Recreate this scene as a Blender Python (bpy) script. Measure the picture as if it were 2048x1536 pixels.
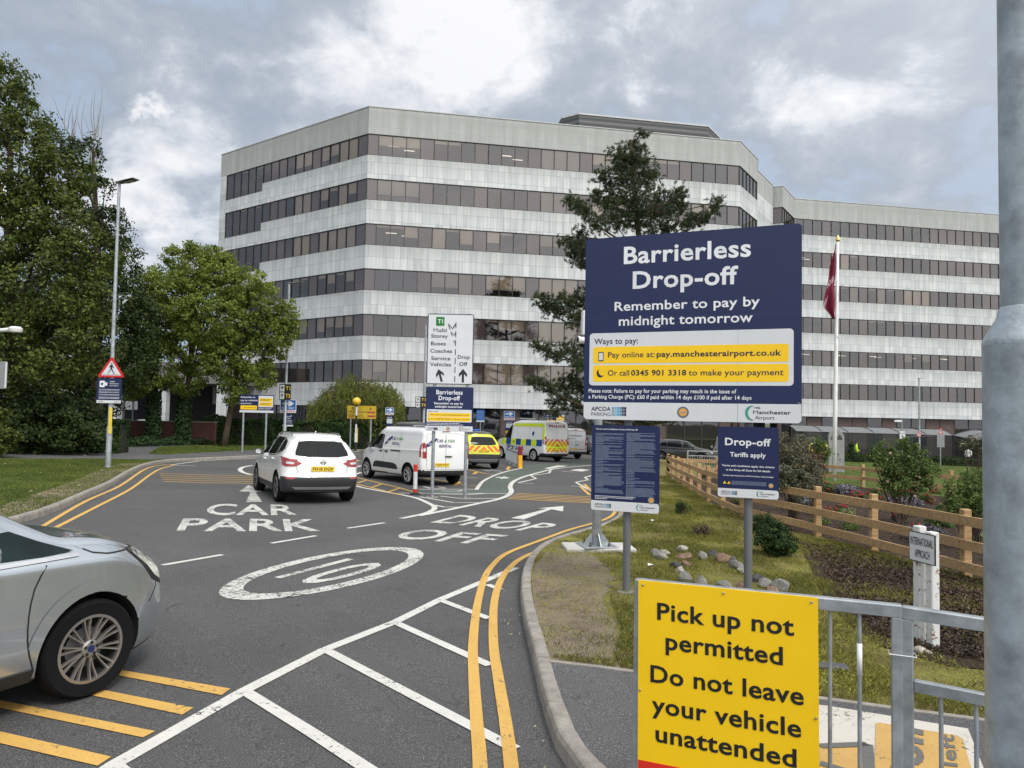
import bpy,bmesh,math,random
import numpy as np
from mathutils import Vector,Matrix
from mathutils.bvhtree import BVHTree
from mathutils.geometry import delaunay_2d_cdt
random.seed(7);RNG=np.random.default_rng(7)
sc=bpy.context.scene;COL=sc.collection;rad=math.radians
for o in list(bpy.data.objects): bpy.data.objects.remove(o)
# ---------------------------------------------------------------- camera
F=1437.4;PIT=rad(2.564);ROL=rad(1.095);H=1.93;SY=.0145;SX=.018
cam=bpy.data.cameras.new('camera');cam.sensor_width=36;cam.lens=36*F/2048;cam.clip_start=.05;cam.clip_end=3000
co=bpy.data.objects.new('camera',cam);COL.objects.link(co);sc.camera=co
co.matrix_world=Matrix.Translation((0,0,H))@Matrix.Rotation(rad(90)+PIT,4,'X')@Matrix.Rotation(ROL,4,'Z')
# ---------------------------------------------------------------- world, sun, exposure
sc.view_settings.view_transform='Standard';sc.view_settings.look='None';sc.view_settings.gamma=1
sc.view_settings.use_curve_mapping=False;sc.view_settings.exposure=EXPO=0.06
SUN=Vector((.45,-.62,.95)).normalized()
sun=bpy.data.lights.new('sun','SUN');sun.energy=1.7;sun.angle=rad(14);sun.color=(1,.96,.9)
so=bpy.data.objects.new('sun',sun);COL.objects.link(so);so.rotation_euler=SUN.to_track_quat('Z','Y').to_euler()
world=bpy.data.worlds.new("World");sc.world=world;world.use_nodes=True
nt=world.node_tree;nt.nodes.clear()
def wn(t,**k):
    n=nt.nodes.new(t)
    for a,b in k.items(): setattr(n,a,b)
    return n
def lk(a,b): nt.links.new(a,b)
def wmath(op,a,b=None,c=None,clamp=False):
    n=wn('ShaderNodeMath',operation=op);n.use_clamp=clamp
    for i,v in enumerate((a,b,c)):
        if v is None: continue
        if isinstance(v,(int,float)): n.inputs[i].default_value=v
        else: lk(v,n.inputs[i])
    return n.outputs[0]
tc=wn('ShaderNodeTexCoord')
sky=wn('ShaderNodeTexSky',sky_type='NISHITA',sun_disc=False);sky.sun_elevation=math.asin(SUN.z);sky.sun_rotation=math.atan2(SUN.x,SUN.y)
bg1=wn('ShaderNodeBackground');bg1.inputs[1].default_value=.1;lk(sky.outputs[0],bg1.inputs[0])
sep=wn('ShaderNodeSeparateXYZ');lk(tc.outputs['Generated'],sep.inputs[0])
# project onto a cloud layer so that the clouds flatten towards the horizon
zz=wmath('ADD',wmath('MAXIMUM',sep.outputs[2],0.),.42)
cx=wmath('DIVIDE',sep.outputs[0],zz);cy=wmath('DIVIDE',sep.outputs[1],zz)
cmb=wn('ShaderNodeCombineXYZ');lk(cx,cmb.inputs[0]);lk(cy,cmb.inputs[1])
def wnoise(vec,scale,det,rough,dist=0.,off=(0,0,0)):
    m=wn('ShaderNodeMapping');m.inputs['Location'].default_value=off;lk(vec,m.inputs[0])
    n=wn('ShaderNodeTexNoise');lk(m.outputs[0],n.inputs['Vector'])
    n.inputs['Scale'].default_value=scale;n.inputs['Detail'].default_value=det;n.inputs['Roughness'].default_value=rough;n.inputs['Distortion'].default_value=dist
    return n.outputs['Fac']
n1=wnoise(cmb.outputs[0],1.9,10,.58,.15,(3.1,1.7,0))
n2=wnoise(cmb.outputs[0],6.,9,.62,.3,(7.3,2.2,4))
nvd=wn('ShaderNodeVectorMath',operation='NORMALIZE');lk(tc.outputs['Generated'],nvd.inputs[0])
nz3=wn('ShaderNodeTexNoise');lk(nvd.outputs[0],nz3.inputs['Vector']);nz3.inputs['Scale'].default_value=7;nz3.inputs['Detail'].default_value=7;nz3.inputs['Roughness'].default_value=.65
vsub=wn('ShaderNodeVectorMath',operation='SUBTRACT');lk(nz3.outputs['Color'],vsub.inputs[0]);vsub.inputs[1].default_value=(.5,.5,.5)
vsc=wn('ShaderNodeVectorMath',operation='SCALE');lk(vsub.outputs[0],vsc.inputs[0]);vsc.inputs['Scale'].default_value=.34
vad=wn('ShaderNodeVectorMath',operation='ADD');lk(nvd.outputs[0],vad.inputs[0]);lk(vsc.outputs[0],vad.inputs[1])
WARP=wn('ShaderNodeVectorMath',operation='NORMALIZE');lk(vad.outputs[0],WARP.inputs[0])
def blob(px,py,w,amp):
    a=(px-1024)/F;b=-(py-768)/F
    d=(co.matrix_world.to_3x3()@Vector((a,b,-1))).normalized()
    vm=wn('ShaderNodeVectorMath',operation='DOT_PRODUCT');vm.inputs[1].default_value=d
    lk(WARP.outputs[0],vm.inputs[0])
    # gaussian in angle: exp(-(1-dot)/w^2*2)
    e=wmath('MULTIPLY',wmath('SUBTRACT',vm.outputs['Value'],1.),2./(w*w))
    return wmath('MULTIPLY',wmath('EXPONENT',e),amp)
BLOBS=[(480,50,.08,.05),(1000,120,.07,.11),(1225,90,.055,.15),(1040,40,.09,.05),(292,155,.020,.20),(1490,60,.05,.07),(1500,150,.05,.05),(1850,320,.12,.06),(350,480,.08,.14),(820,40,.08,.04),(1650,200,.16,-.05),(560,250,.15,-.06),(100,180,.12,-.03),(1150,200,.10,-.03),(1400,170,.05,-.05),(1600,350,.08,.05)]
bl=blob(700,60,.20,.02)
for q in BLOBS: bl=wmath('ADD',bl,blob(*q))
dens=wmath('ADD',wmath('ADD',wmath('MULTIPLY',wmath('ADD',wmath('MULTIPLY',n1,.64),wmath('MULTIPLY',n2,.36)),2.0),-.505),bl)
cr=wn('ShaderNodeValToRGB');lk(dens,cr.inputs[0]);e=cr.color_ramp.elements
e[0].position=.36;e[0].color=(.40,.49,.62,1);e[1].position=.74;e[1].color=(.93,.93,.95,1)
for p,c in ((.44,(.37,.43,.51,1)),(.51,(.42,.475,.55,1)),(.57,(.50,.55,.62,1)),(.63,(.68,.715,.77,1))):
    x=e.new(p);x.color=c
# sky glow added round the sun, behind the view, to brighten the facades
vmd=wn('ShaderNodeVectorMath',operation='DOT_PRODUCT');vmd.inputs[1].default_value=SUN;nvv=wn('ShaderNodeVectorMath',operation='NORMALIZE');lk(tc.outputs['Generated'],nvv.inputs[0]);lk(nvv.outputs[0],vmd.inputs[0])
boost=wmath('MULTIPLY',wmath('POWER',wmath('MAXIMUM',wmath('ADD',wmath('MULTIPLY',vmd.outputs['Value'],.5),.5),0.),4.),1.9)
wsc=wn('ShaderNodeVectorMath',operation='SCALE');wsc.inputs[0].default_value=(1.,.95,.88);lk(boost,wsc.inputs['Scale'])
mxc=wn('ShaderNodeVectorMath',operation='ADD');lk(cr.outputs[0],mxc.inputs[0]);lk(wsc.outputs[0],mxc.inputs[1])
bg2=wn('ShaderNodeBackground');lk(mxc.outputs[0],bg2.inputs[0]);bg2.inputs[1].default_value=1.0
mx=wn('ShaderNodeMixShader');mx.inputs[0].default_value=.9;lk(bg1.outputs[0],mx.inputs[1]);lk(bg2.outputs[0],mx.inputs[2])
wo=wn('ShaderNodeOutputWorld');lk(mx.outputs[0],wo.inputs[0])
sc.cycles.max_bounces=6;sc.cycles.transparent_max_bounces=12;sc.cycles.diffuse_bounces=3;sc.cycles.glossy_bounces=3
# ---------------------------------------------------------------- photo pixel -> place in the scene
M3=co.matrix_world.to_3x3()
def ray(px,py): return M3@Vector(((px-1024)/F,-(py-768)/F,-1))
def zg(x,y,off=0.): return off-(SY*min(max(y,-30),110)+SX*min(max(x,-45),70))
def G(px,py,off=0.):
    d=ray(px,py);t=(H-off)/(-(d.z+SY*d.y+SX*d.x));return Vector((d.x*t,d.y*t,H+d.z*t))
def P(px,py,Y):
    d=ray(px,py);t=Y/d.y;return Vector((d.x*t,Y,H+d.z*t))
# ---------------------------------------------------------------- materials
def newmat(name):
    m=bpy.data.materials.new(name);m.use_nodes=True;n=m.node_tree;return m,n,n.nodes['Principled BSDF']
def ramp(n,fac,stops):
    r=n.nodes.new('ShaderNodeValToRGB');n.links.new(fac,r.inputs[0]);e=r.color_ramp.elements
    e[0].position=stops[0][0];e[0].color=(*stops[0][1],1);e[1].position=stops[-1][0];e[1].color=(*stops[-1][1],1)
    for p,c in stops[1:-1]: x=e.new(p);x.color=(*c,1)
    return r.outputs[0]
def noise(n,scale,det=4,rough=.55,vec=None,mapscale=None,dist=0.,coord='Object',loc=(0,0,0)):
    t=n.nodes.new('ShaderNodeTexNoise');t.inputs['Scale'].default_value=scale;t.inputs['Detail'].default_value=det;t.inputs['Roughness'].default_value=rough;t.inputs['Distortion'].default_value=dist
    if vec is None:
        c=n.nodes.new('ShaderNodeTexCoord');vec=c.outputs[coord]
    if mapscale or loc!=(0,0,0):
        m=n.nodes.new('ShaderNodeMapping');n.links.new(vec,m.inputs[0]);m.inputs['Location'].default_value=loc
        if mapscale: m.inputs['Scale'].default_value=mapscale
        vec=m.outputs[0]
    n.links.new(vec,t.inputs['Vector']);return t.outputs['Fac']
def bump(n,b,h,s,d=.01):
    x=n.nodes.new('ShaderNodeBump');x.inputs['Strength'].default_value=s;x.inputs['Distance'].default_value=d
    n.links.new(h,x.inputs['Height']);n.links.new(x.outputs[0],b.inputs['Normal'])
def mixc(n,f,a,b,mode='MIX'):
    m=n.nodes.new('ShaderNodeMix');m.data_type='RGBA';m.blend_type=mode
    for i,v in ((0,f),(6,a),(7,b)):
        if isinstance(v,(int,float)): m.inputs[i].default_value=v
        elif isinstance(v,tuple): m.inputs[i].default_value=(*v[:3],1)
        else: n.links.new(v,m.inputs[i])
    return m.outputs[2]
def mth(n,op,a,b=0.,clamp=False):
    m=n.nodes.new('ShaderNodeMath');m.operation=op;m.use_clamp=clamp
    for i,v in ((0,a),(1,b)):
        if isinstance(v,(int,float)): m.inputs[i].default_value=v
        else: n.links.new(v,m.inputs[i])
    return m.outputs[0]
MC={}
def pm(name,col,rough=.5,metal=0.,var=.12,vs=3.,bs=0.,bsc=60.,spec=.5,coat=0.,dirt=0.):
    if name in MC: return MC[name]
    m,n,b=newmat(name);b.inputs['Roughness'].default_value=rough;b.inputs['Metallic'].default_value=metal
    b.inputs['Specular IOR Level'].default_value=spec;b.inputs['Coat Weight'].default_value=coat;b.inputs['Coat Roughness'].default_value=.04
    f=noise(n,vs,5,.6)
    a=tuple(c*(1-var) for c in col);z=tuple(min(1,c*(1+var)) for c in col)
    c=ramp(n,f,[(.3,a),(.7,z)])
    if dirt: c=mixc(n,ramp(n,noise(n,vs*2.3,7,.7,loc=(3,8,1)),[(.52,(0,0,0)),(.75,(dirt,)*3)]),c,tuple(x*.35+.03 for x in col))
    n.links.new(c,b.inputs['Base Color'])
    if bs: bump(n,b,noise(n,bsc,4,.6),bs)
    MC[name]=m;return m
def asphalt(name,base=.052,tint=(1,1,1.02),tracks=True):
    m,n,b=newmat(name)
    fine=noise(n,120,3,.7);mid=noise(n,38,5,.7);big=noise(n,.35,5,.6,dist=.5)
    lo=tuple(base*.45*t for t in tint);hi=tuple(base*1.8*t for t in tint);hh=tuple(base*5.*t for t in tint)
    c=ramp(n,fine,[(.30,lo),(.48,tuple(base*t for t in tint)),(.58,hi),(.70,hh)])
    c=mixc(n,ramp(n,mid,[(.35,(0,0,0)),(.7,(.3,.3,.3))]),c,tuple(base*1.3*t for t in tint))
    c=mixc(n,.8,c,ramp(n,big,[(.35,(.80,.80,.81)),(.65,(1.14,1.13,1.12))]),'MULTIPLY')
    cr=noise(n,.9,2,.5,dist=1.2,loc=(5,2,0));cr=mth(n,'ABSOLUTE',mth(n,'SUBTRACT',cr,.5))
    c=mixc(n,ramp(n,cr,[(.0,(.55,.55,.55)),(.0028,(0,0,0))]),c,(base*.4,)*3)
    c=mixc(n,ramp(n,noise(n,1.7,6,.75,loc=(9,1,2)),[(.60,(0,0,0)),(.70,(.35,.35,.35))]),c,(base*.55,base*.55,base*.57))
    n.links.new(c,b.inputs['Base Color']);b.inputs['Roughness'].default_value=.82;b.inputs['Specular IOR Level'].default_value=.35
    bump(n,b,mth(n,'ADD',fine,mth(n,'MULTIPLY',mid,.6)),.55,.006);return m
def roadpaint(name,col,wear=.56,dirtc=(.055,.055,.057)):
    m,n,b=newmat(name)
    w=noise(n,26,8,.78);w2=noise(n,2.2,4,.6,loc=(2,5,1));s=mth(n,'ADD',w,mth(n,'MULTIPLY',mth(n,'SUBTRACT',w2,.5),.38))
    base=ramp(n,noise(n,90,4,.7),[(.3,tuple(c*.80 for c in col)),(.65,col)])
    base=mixc(n,ramp(n,noise(n,5,5,.7),[(.45,(0,0,0)),(.75,(.4,.4,.4))]),base,tuple(c*.6 for c in col))
    c=mixc(n,ramp(n,s,[(wear,(0,0,0)),(wear+.035,(1,1,1))]),base,dirtc)
    n.links.new(c,b.inputs['Base Color']);b.inputs['Roughness'].default_value=.7;bump(n,b,noise(n,160,3,.6),.4,.004);return m
def leafmat(name,c0,c1,c2,trans=.25):
    if name in MC: return MC[name]
    m,n,b=newmat(name)
    g=n.nodes.new('ShaderNodeNewGeometry')
    c=ramp(n,g.outputs['Random Per Island'],[(0,c0),(.55,c1),(1,c2)])
    c=mixc(n,.75,c,ramp(n,noise(n,.55,3,.6),[(.33,(.62,.66,.62)),(.66,(1.32,1.28,1.1))]),'MULTIPLY')
    n.links.new(c,b.inputs['Base Color']);b.inputs['Roughness'].default_value=.62;b.inputs['Specular IOR Level'].default_value=.28
    t=n.nodes.new('ShaderNodeBsdfTranslucent');n.links.new(c,t.inputs[0])
    mxs=n.nodes.new('ShaderNodeMixShader');mxs.inputs[0].default_value=trans
    out=n.nodes['Material Output'];n.links.new(b.outputs[0],mxs.inputs[1]);n.links.new(t.outputs[0],mxs.inputs[2]);n.links.new(mxs.outputs[0],out.inputs[0])
    MC[name]=m;return m
def glassmat(name,tint,refl=.17,body=(.035,.03,.03),bodyf=.30,rough=.015,gc=(.95,.95,1)):
    m=bpy.data.materials.new(name);m.use_nodes=True;n=m.node_tree;n.nodes.clear()
    o=n.nodes.new('ShaderNodeOutputMaterial');t=n.nodes.new('ShaderNodeBsdfTransparent');t.inputs[0].default_value=(*tint,1)
    d=n.nodes.new('ShaderNodeBsdfDiffuse');d.inputs[0].default_value=(*body,1);gl=n.nodes.new('ShaderNodeBsdfGlossy');gl.inputs[0].default_value=(*gc,1);gl.inputs['Roughness'].default_value=rough
    a=n.nodes.new('ShaderNodeMixShader');a.inputs[0].default_value=bodyf;n.links.new(t.outputs[0],a.inputs[1]);n.links.new(d.outputs[0],a.inputs[2])
    f=n.nodes.new('ShaderNodeFresnel');f.inputs[0].default_value=1.5
    b=n.nodes.new('ShaderNodeMixShader');n.links.new(mth(n,'ADD',mth(n,'MULTIPLY',f.outputs[0],1-refl),refl,True),b.inputs[0]);n.links.new(a.outputs[0],b.inputs[1]);n.links.new(gl.outputs[0],b.inputs[2])
    nn=noise(n,.9,3,.5);bp=n.nodes.new('ShaderNodeBump');bp.inputs['Strength'].default_value=.05;bp.inputs['Distance'].default_value=.02;n.links.new(nn,bp.inputs['Height']);n.links.new(bp.outputs[0],gl.inputs['Normal'])
    n.links.new(b.outputs[0],o.inputs[0]);return m
# ---------------------------------------------------------------- object helpers
def tagit(o,label=None,cat=None,group=None,kind=None):
    if label: o['label']=label
    if cat: o['category']=cat
    if group: o['group']=group
    if kind: o['kind']=kind
    return o
def link(name,me,mats=None,parent=None,**k):
    o=bpy.data.objects.new(name,me);COL.objects.link(o)
    if parent is not None: o.parent=parent
    if mats:
        for m in (mats if isinstance(mats,(list,tuple)) else [mats]): me.materials.append(m)
    return tagit(o,**k)
def thing(name,loc,rz=0.,label=None,cat=None,group=None,tilt=False):
    o=bpy.data.objects.new(name,None);COL.objects.link(o);o.empty_display_size=.1
    o.location=loc;o.rotation_euler=(0,0,rz)
    if tilt:  # follow the slope of the ground
        o.rotation_mode='QUATERNION';up=Vector((SX,SY,1)).normalized()
        o.rotation_quaternion=Vector((0,0,1)).rotation_difference(up)@Matrix.Rotation(rz,3,'Z').to_quaternion()
    return tagit(o,label,cat,group)
def copytree(o,parent=None):
    c=o.copy();COL.objects.link(c)
    if parent is not None: c.parent=parent
    for ch in list(o.children): copytree(ch,c)
    return c
class MB:
    def __init__(s): s.v=[];s.f=[];s.m=[]
    def add(s,v,f,m=0):
        k=len(s.v);s.v+= [tuple(x) for x in v];s.f+=[tuple(i+k for i in q) for q in f];s.m+=[m]*len(f);return s
    def box(s,x0,x1,y0,y1,z0,z1,m=0,M=None):
        v=[Vector(p) for p in ((x0,y0,z0),(x1,y0,z0),(x1,y1,z0),(x0,y1,z0),(x0,y0,z1),(x1,y0,z1),(x1,y1,z1),(x0,y1,z1))]
        if M is not None: v=[M@p for p in v]
        return s.add(v,[(3,2,1,0),(4,5,6,7),(0,1,5,4),(1,2,6,5),(2,3,7,6),(3,0,4,7)],m)
    def bbox(s,x0,x1,y0,y1,z0,z1,b=.01,m=0,M=None):   # box with chamfered vertical edges and top
        o=[(x0+b,y0),(x1-b,y0),(x1,y0+b),(x1,y1-b),(x1-b,y1),(x0+b,y1),(x0,y1-b),(x0,y0+b)]
        cx_,cy_=(x0+x1)/2,(y0+y1)/2;hx=(x1-x0)/2;hy=(y1-y0)/2
        i=[(cx_+(p[0]-cx_)*(hx-b)/hx,cy_+(p[1]-cy_)*(hy-b)/hy) for p in o]
        v=[(p[0],p[1],z0) for p in o]+[(p[0],p[1],z1-b) for p in o]+[(p[0],p[1],z1) for p in i]
        if M is not None: v=[M@Vector(p) for p in v]
        f=[tuple(range(7,-1,-1)),tuple(range(16,24))]
        for k in range(8):
            a=(k+1)%8;f+=[(k,a,8+a,8+k),(8+k,8+a,16+a,16+k)]
        return s.add(v,f,m)
    def tube(s,pts,r,seg=10,m=0,cap=True):
        pts=[Vector(p) for p in pts];n=len(pts);rr=r if isinstance(r,(list,tuple)) else [r]*n
        V=[];Fc=[];up=None
        for i,p in enumerate(pts):
            t=(pts[min(i+1,n-1)]-pts[max(i-1,0)]).normalized()
            if up is None:
                up=Vector((0,0,1)) if abs(t.z)<.9 else Vector((0,1,0))
            a=t.cross(up).normalized();b=a.cross(t).normalized();up=b
            for k in range(seg):
                an=2*math.pi*k/seg;V.append(p+(a*math.cos(an)+b*math.sin(an))*rr[i])
        for i in range(n-1):
            for k in range(seg):
                k2=(k+1)%seg;Fc.append((i*seg+k2,i*seg+k,(i+1)*seg+k,(i+1)*seg+k2))
        if cap: Fc.append(tuple(range(seg)));Fc.append(tuple((n-1)*seg+k for k in range(seg-1,-1,-1)))
        return s.add(V,Fc,m)
    def prism(s,pts,y0,y1,m=0,M=None):   # outline in x,z, thickness in y
        n=len(pts);v=[Vector((p[0],y0,p[1])) for p in pts]+[Vector((p[0],y1,p[1])) for p in pts]
        if M is not None: v=[M@p for p in v]
        f=[tuple(range(n)),tuple(range(2*n-1,n-1,-1))]+[((i+1)%n,i,n+i,n+(i+1)%n) for i in range(n)]
        return s.add(v,f,m)
    def lathe(s,prof,seg=20,m=0,M=None,c=(0,0)):
        V=[];Fc=[];n=len(prof)
        for r,z in prof:
            for k in range(seg):
                an=2*math.pi*k/seg;V.append(Vector((c[0]+r*math.cos(an),c[1]+r*math.sin(an),z)))
        if M is not None: V=[M@p for p in V]
        for i in range(n-1):
            for k in range(seg):
                k2=(k+1)%seg;Fc.append((i*seg+k,i*seg+k2,(i+1)*seg+k2,(i+1)*seg+k))
        Fc.append(tuple(range(seg-1,-1,-1)));Fc.append(tuple((n-1)*seg+k for k in range(seg)))
        return s.add(V,Fc,m)
    def build(s,name,mats,parent=None,smooth=False,fix=True,**k):
        me=bpy.data.meshes.new(name);me.from_pydata(s.v,[],s.f)
        if any(s.m): me.polygons.foreach_set('material_index',s.m)
        if fix:
            bm=bmesh.new();bm.from_mesh(me);bmesh.ops.recalc_face_normals(bm,faces=bm.faces);bm.to_mesh(me);bm.free()
        if smooth: me.shade_smooth() if smooth is True else me.set_sharp_from_angle(angle=rad(smooth))
        if smooth and smooth is not True:
            me.polygons.foreach_set('use_smooth',[True]*len(me.polygons))
        return link(name,me,mats,parent,**k)
def npmesh(name,verts,quads,mats,parent=None,matidx=None,**k):
    me=bpy.data.meshes.new(name);n=quads.shape[1]
    me.vertices.add(len(verts));me.vertices.foreach_set('co',verts.astype(np.float32).ravel())
    me.loops.add(quads.size);me.loops.foreach_set('vertex_index',quads.astype(np.int32).ravel())
    me.polygons.add(len(quads));me.polygons.foreach_set('loop_start',np.arange(0,quads.size,n,dtype=np.int32))
    if matidx is not None: me.polygons.foreach_set('material_index',matidx.astype(np.int32))
    me.update(calc_edges=True);return link(name,me,mats,parent,**k)
def cdt(outline,holes=(),res=.3,grid=True,maxpts=6000):
    """triangulate a 2D outline (with holes), filled with grid points -> verts2d, tris"""
    vs=[];ed=[]
    def addloop(l):
        k=len(vs);n=len(l)
        for i in range(n):
            a=Vector(l[i]).to_2d() if len(l[i])>2 else Vector(l[i]);b=Vector(l[(i+1)%n][:2]);a=Vector(a[:2])
            m=max(1,int((b-a).length/res)) if grid else 1
            for j in range(m): vs.append(a.lerp(b,j/m))
        for i in range(k,len(vs)): ed.append((i,i+1 if i+1<len(vs) else k))
    addloop(outline)
    for h in holes: addloop(h)
    if grid:
        xs=[p[0] for p in outline];ys=[p[1] for p in outline];r=res
        while (max(xs)-min(xs))*(max(ys)-min(ys))/r/r>maxpts: r*=1.3
        x=min(xs)+r/2
        while x<max(xs):
            y=min(ys)+r/2
            while y<max(ys): vs.append(Vector((x+random.uniform(-.1,.1)*r,y+random.uniform(-.1,.1)*r)));y+=r
            x+=r
    o=delaunay_2d_cdt(vs,ed,[],1 if not holes else 2,1e-6)
    return [tuple(v) for v in o[0]],[tuple(f) for f in o[2]]
def sheet(name,outline,mat,off,kind='structure',res=2.,holes=(),**k):
    """horizontal sheet that follows the ground, `off` above it"""
    v,f=cdt([tuple(p[:2]) for p in outline],[[tuple(p[:2]) for p in h] for h in holes],res)
    me=bpy.data.meshes.new(name);me.from_pydata([(x,y,zg(x,y,off)) for x,y in v],[],f)
    bm=bmesh.new();bm.from_mesh(me)
    for q in bm.faces:
        if q.normal.z<0: q.normal_flip()
    bm.to_mesh(me);bm.free();return link(name,me,mat,kind=kind,**k)
def strip2d(pts,w):
    """outline of a band of width w round a polyline (2D vectors)"""
    p=[Vector(q[:2]) for q in pts];L=[];R=[];ww=w if isinstance(w,(list,tuple)) else [w]*len(p)
    for i in range(len(p)):
        t=(p[min(i+1,len(p)-1)]-p[max(i-1,0)]).normalized();n=Vector((-t.y,t.x))*ww[i]/2
        L.append(p[i]+n);R.append(p[i]-n)
    return L,R
def smoothline(pts,k=6):
    p=[Vector(q) for q in pts];o=[]
    for i in range(len(p)-1):
        a=p[max(i-1,0)];b=p[i];c=p[i+1];d=p[min(i+2,len(p)-1)]
        for j in range(k):
            t=j/k;o.append(.5*((2*b)+(c-a)*t+(2*a-5*b+4*c-d)*t*t+(3*b-a-3*c+d)*t**3))
    o.append(p[-1]);return o
TXT={}
def textmesh(s,bold=0.):
    if 'M' in s and bold>0:      # the M of the built-in face cannot be emboldened: set it light, the rest bold
        if s[0]=='M' and 'M' not in s[1:] and len(s)>1:
            a,fa=textmesh('M',0.);b,fb=textmesh(s[1:],bold);adv=textmesh('MH',0.)[0][:,0].max()-textmesh('H',0.)[0][:,0].max()+bold
            return np.concatenate([a,b+np.array([adv,0])]),fa+[tuple(i+len(a) for i in q) for q in fb]
        bold=0.
    key=(s,bold)
    if key not in TXT:
        cu=bpy.data.curves.new('lettering','FONT');cu.body=s;cu.size=1;cu.offset=bold;cu.space_character=1+bold*2.2;cu.resolution_u=3
        ob=bpy.data.objects.new('lettering',cu);me=ob.to_mesh()
        v=np.array([tuple(x.co)[:2] for x in me.vertices]).reshape(-1,2);f=[tuple(p.vertices) for p in me.polygons]
        ob.to_mesh_clear();bpy.data.objects.remove(ob);bpy.data.curves.remove(cu)
        TXT[key]=(v,f)
    return TXT[key]
def ff(mb,s,x0,z0,x1,z1,y,bold=.02,m=0,slant=0.,M=None,keep=None):
    """fit a line of text into the box x0..x1 / z0..z1 (cap height box, x height kept) on the plane y"""
    v,f=textmesh(s,bold)
    if len(v)==0: return
    mn=v.min(0);mx_=v.max(0)
    cap,_=textmesh('H',bold);ch=cap[:,1].max()-cap[:,1].min();c0=cap[:,1].min()
    sx=(x1-x0)/(mx_[0]-mn[0]);sz=(z1-z0)/ch
    X=x0+(v[:,0]-mn[0])*sx;Z=z0+(v[:,1]-c0)*sz;X=X+slant*(Z-z0)
    vv=[Vector((a,y,b)) for a,b in zip(X,Z)]
    if M is not None: vv=[M@q for q in vv]
    mb.add(vv,f,m)
def rrect(x0,z0,x1,z1,r,n=5):
    o=[]
    for cx_,cz_,a0 in ((x1-r,z0+r,-90),(x1-r,z1-r,0),(x0+r,z1-r,90),(x0+r,z0+r,180)):
        for k in range(n+1):
            a=rad(a0+90*k/n);o.append((cx_+r*math.cos(a),cz_+r*math.sin(a)))
    return o
def circ(cx_,cz_,rx,rz=None,n=24): 
    rz=rz or rx
    return [(cx_+rx*math.cos(2*math.pi*k/n),cz_+rz*math.sin(2*math.pi*k/n)) for k in range(n)]
# ================================================================ ground, road, kerbs, markings
M_ASPH=asphalt('asphalt',.064,(1.0,1.,1.0));M_ASPH2=asphalt('footpath asphalt',.075,(1,1,1.02));M_GREEN=asphalt('green surfacing',.085,(.80,1.0,.84))
M_WHITE=roadpaint('white road paint',(.66,.65,.61),.585);M_WORN=roadpaint('worn white road paint',(.62,.61,.57),.525);M_YEL=roadpaint('yellow road paint',(.66,.40,.10),.60)
M_YEL2=roadpaint('orange road paint',(.62,.31,.06),.60)
def earth(name,a,b_,c_,sc_=2.2):
    m,n,b=newmat(name)
    f=noise(n,sc_,9,.72);g=noise(n,55,5,.7)
    c=ramp(n,f,[(.34,a),(.5,b_),(.66,c_)]);c=mixc(n,.8,c,ramp(n,g,[(.25,(.5,.5,.5)),(.7,(1.5,1.45,1.4))]),'MULTIPLY')
    n.links.new(c,b.inputs['Base Color']);b.inputs['Roughness'].default_value=.95;b.inputs['Specular IOR Level'].default_value=.15
    bump(n,b,mth(n,'ADD',g,f),.8,.03);return m
M_SOIL=earth('soil and moss',(.14,.11,.07),(.18,.165,.055),(.23,.235,.06))
M_DIRT=earth('bare dirt',(.15,.12,.09),(.24,.20,.15),(.22,.20,.09),2.2)
M_MULCH=earth('bark mulch',(.025,.018,.014),(.05,.035,.027),(.085,.062,.045),9)
M_TURF=earth('turf',(.07,.085,.02),(.10,.12,.03),(.135,.15,.045),1.3)
M_TURFL=earth('mown turf',(.055,.085,.018),(.075,.11,.025),(.11,.14,.04),1.1)
M_KERB=pm('kerb concrete',(.27,.25,.22),.85,var=.3,vs=7,bs=.35,bsc=140,dirt=.5)
g=lambda x,y:G(x,y)
def far_sheet():
    xs=[-900,-300,-120,-70,-45,-20,0,20,45,70,120,300,900];ys=[-200,-30,0,30,60,90,110,200,500,1200]
    v=[(x,y,zg(x,y,-.04)) for y in ys for x in xs];n=len(xs)
    f=[(j*n+i,j*n+i+1,(j+1)*n+i+1,(j+1)*n+i) for j in range(len(ys)-1) for i in range(n-1)]
    me=bpy.data.meshes.new('ground');me.from_pydata(v,[],f);link('ground',me,earth('far ground',(.07,.08,.05),(.08,.09,.05),(.1,.1,.06),.4),kind='structure')
far_sheet()
sheet('road',[(-44,-8),(50,-8),(66,60),(66,88),(-44,88)],M_ASPH,0,res=12)
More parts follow.
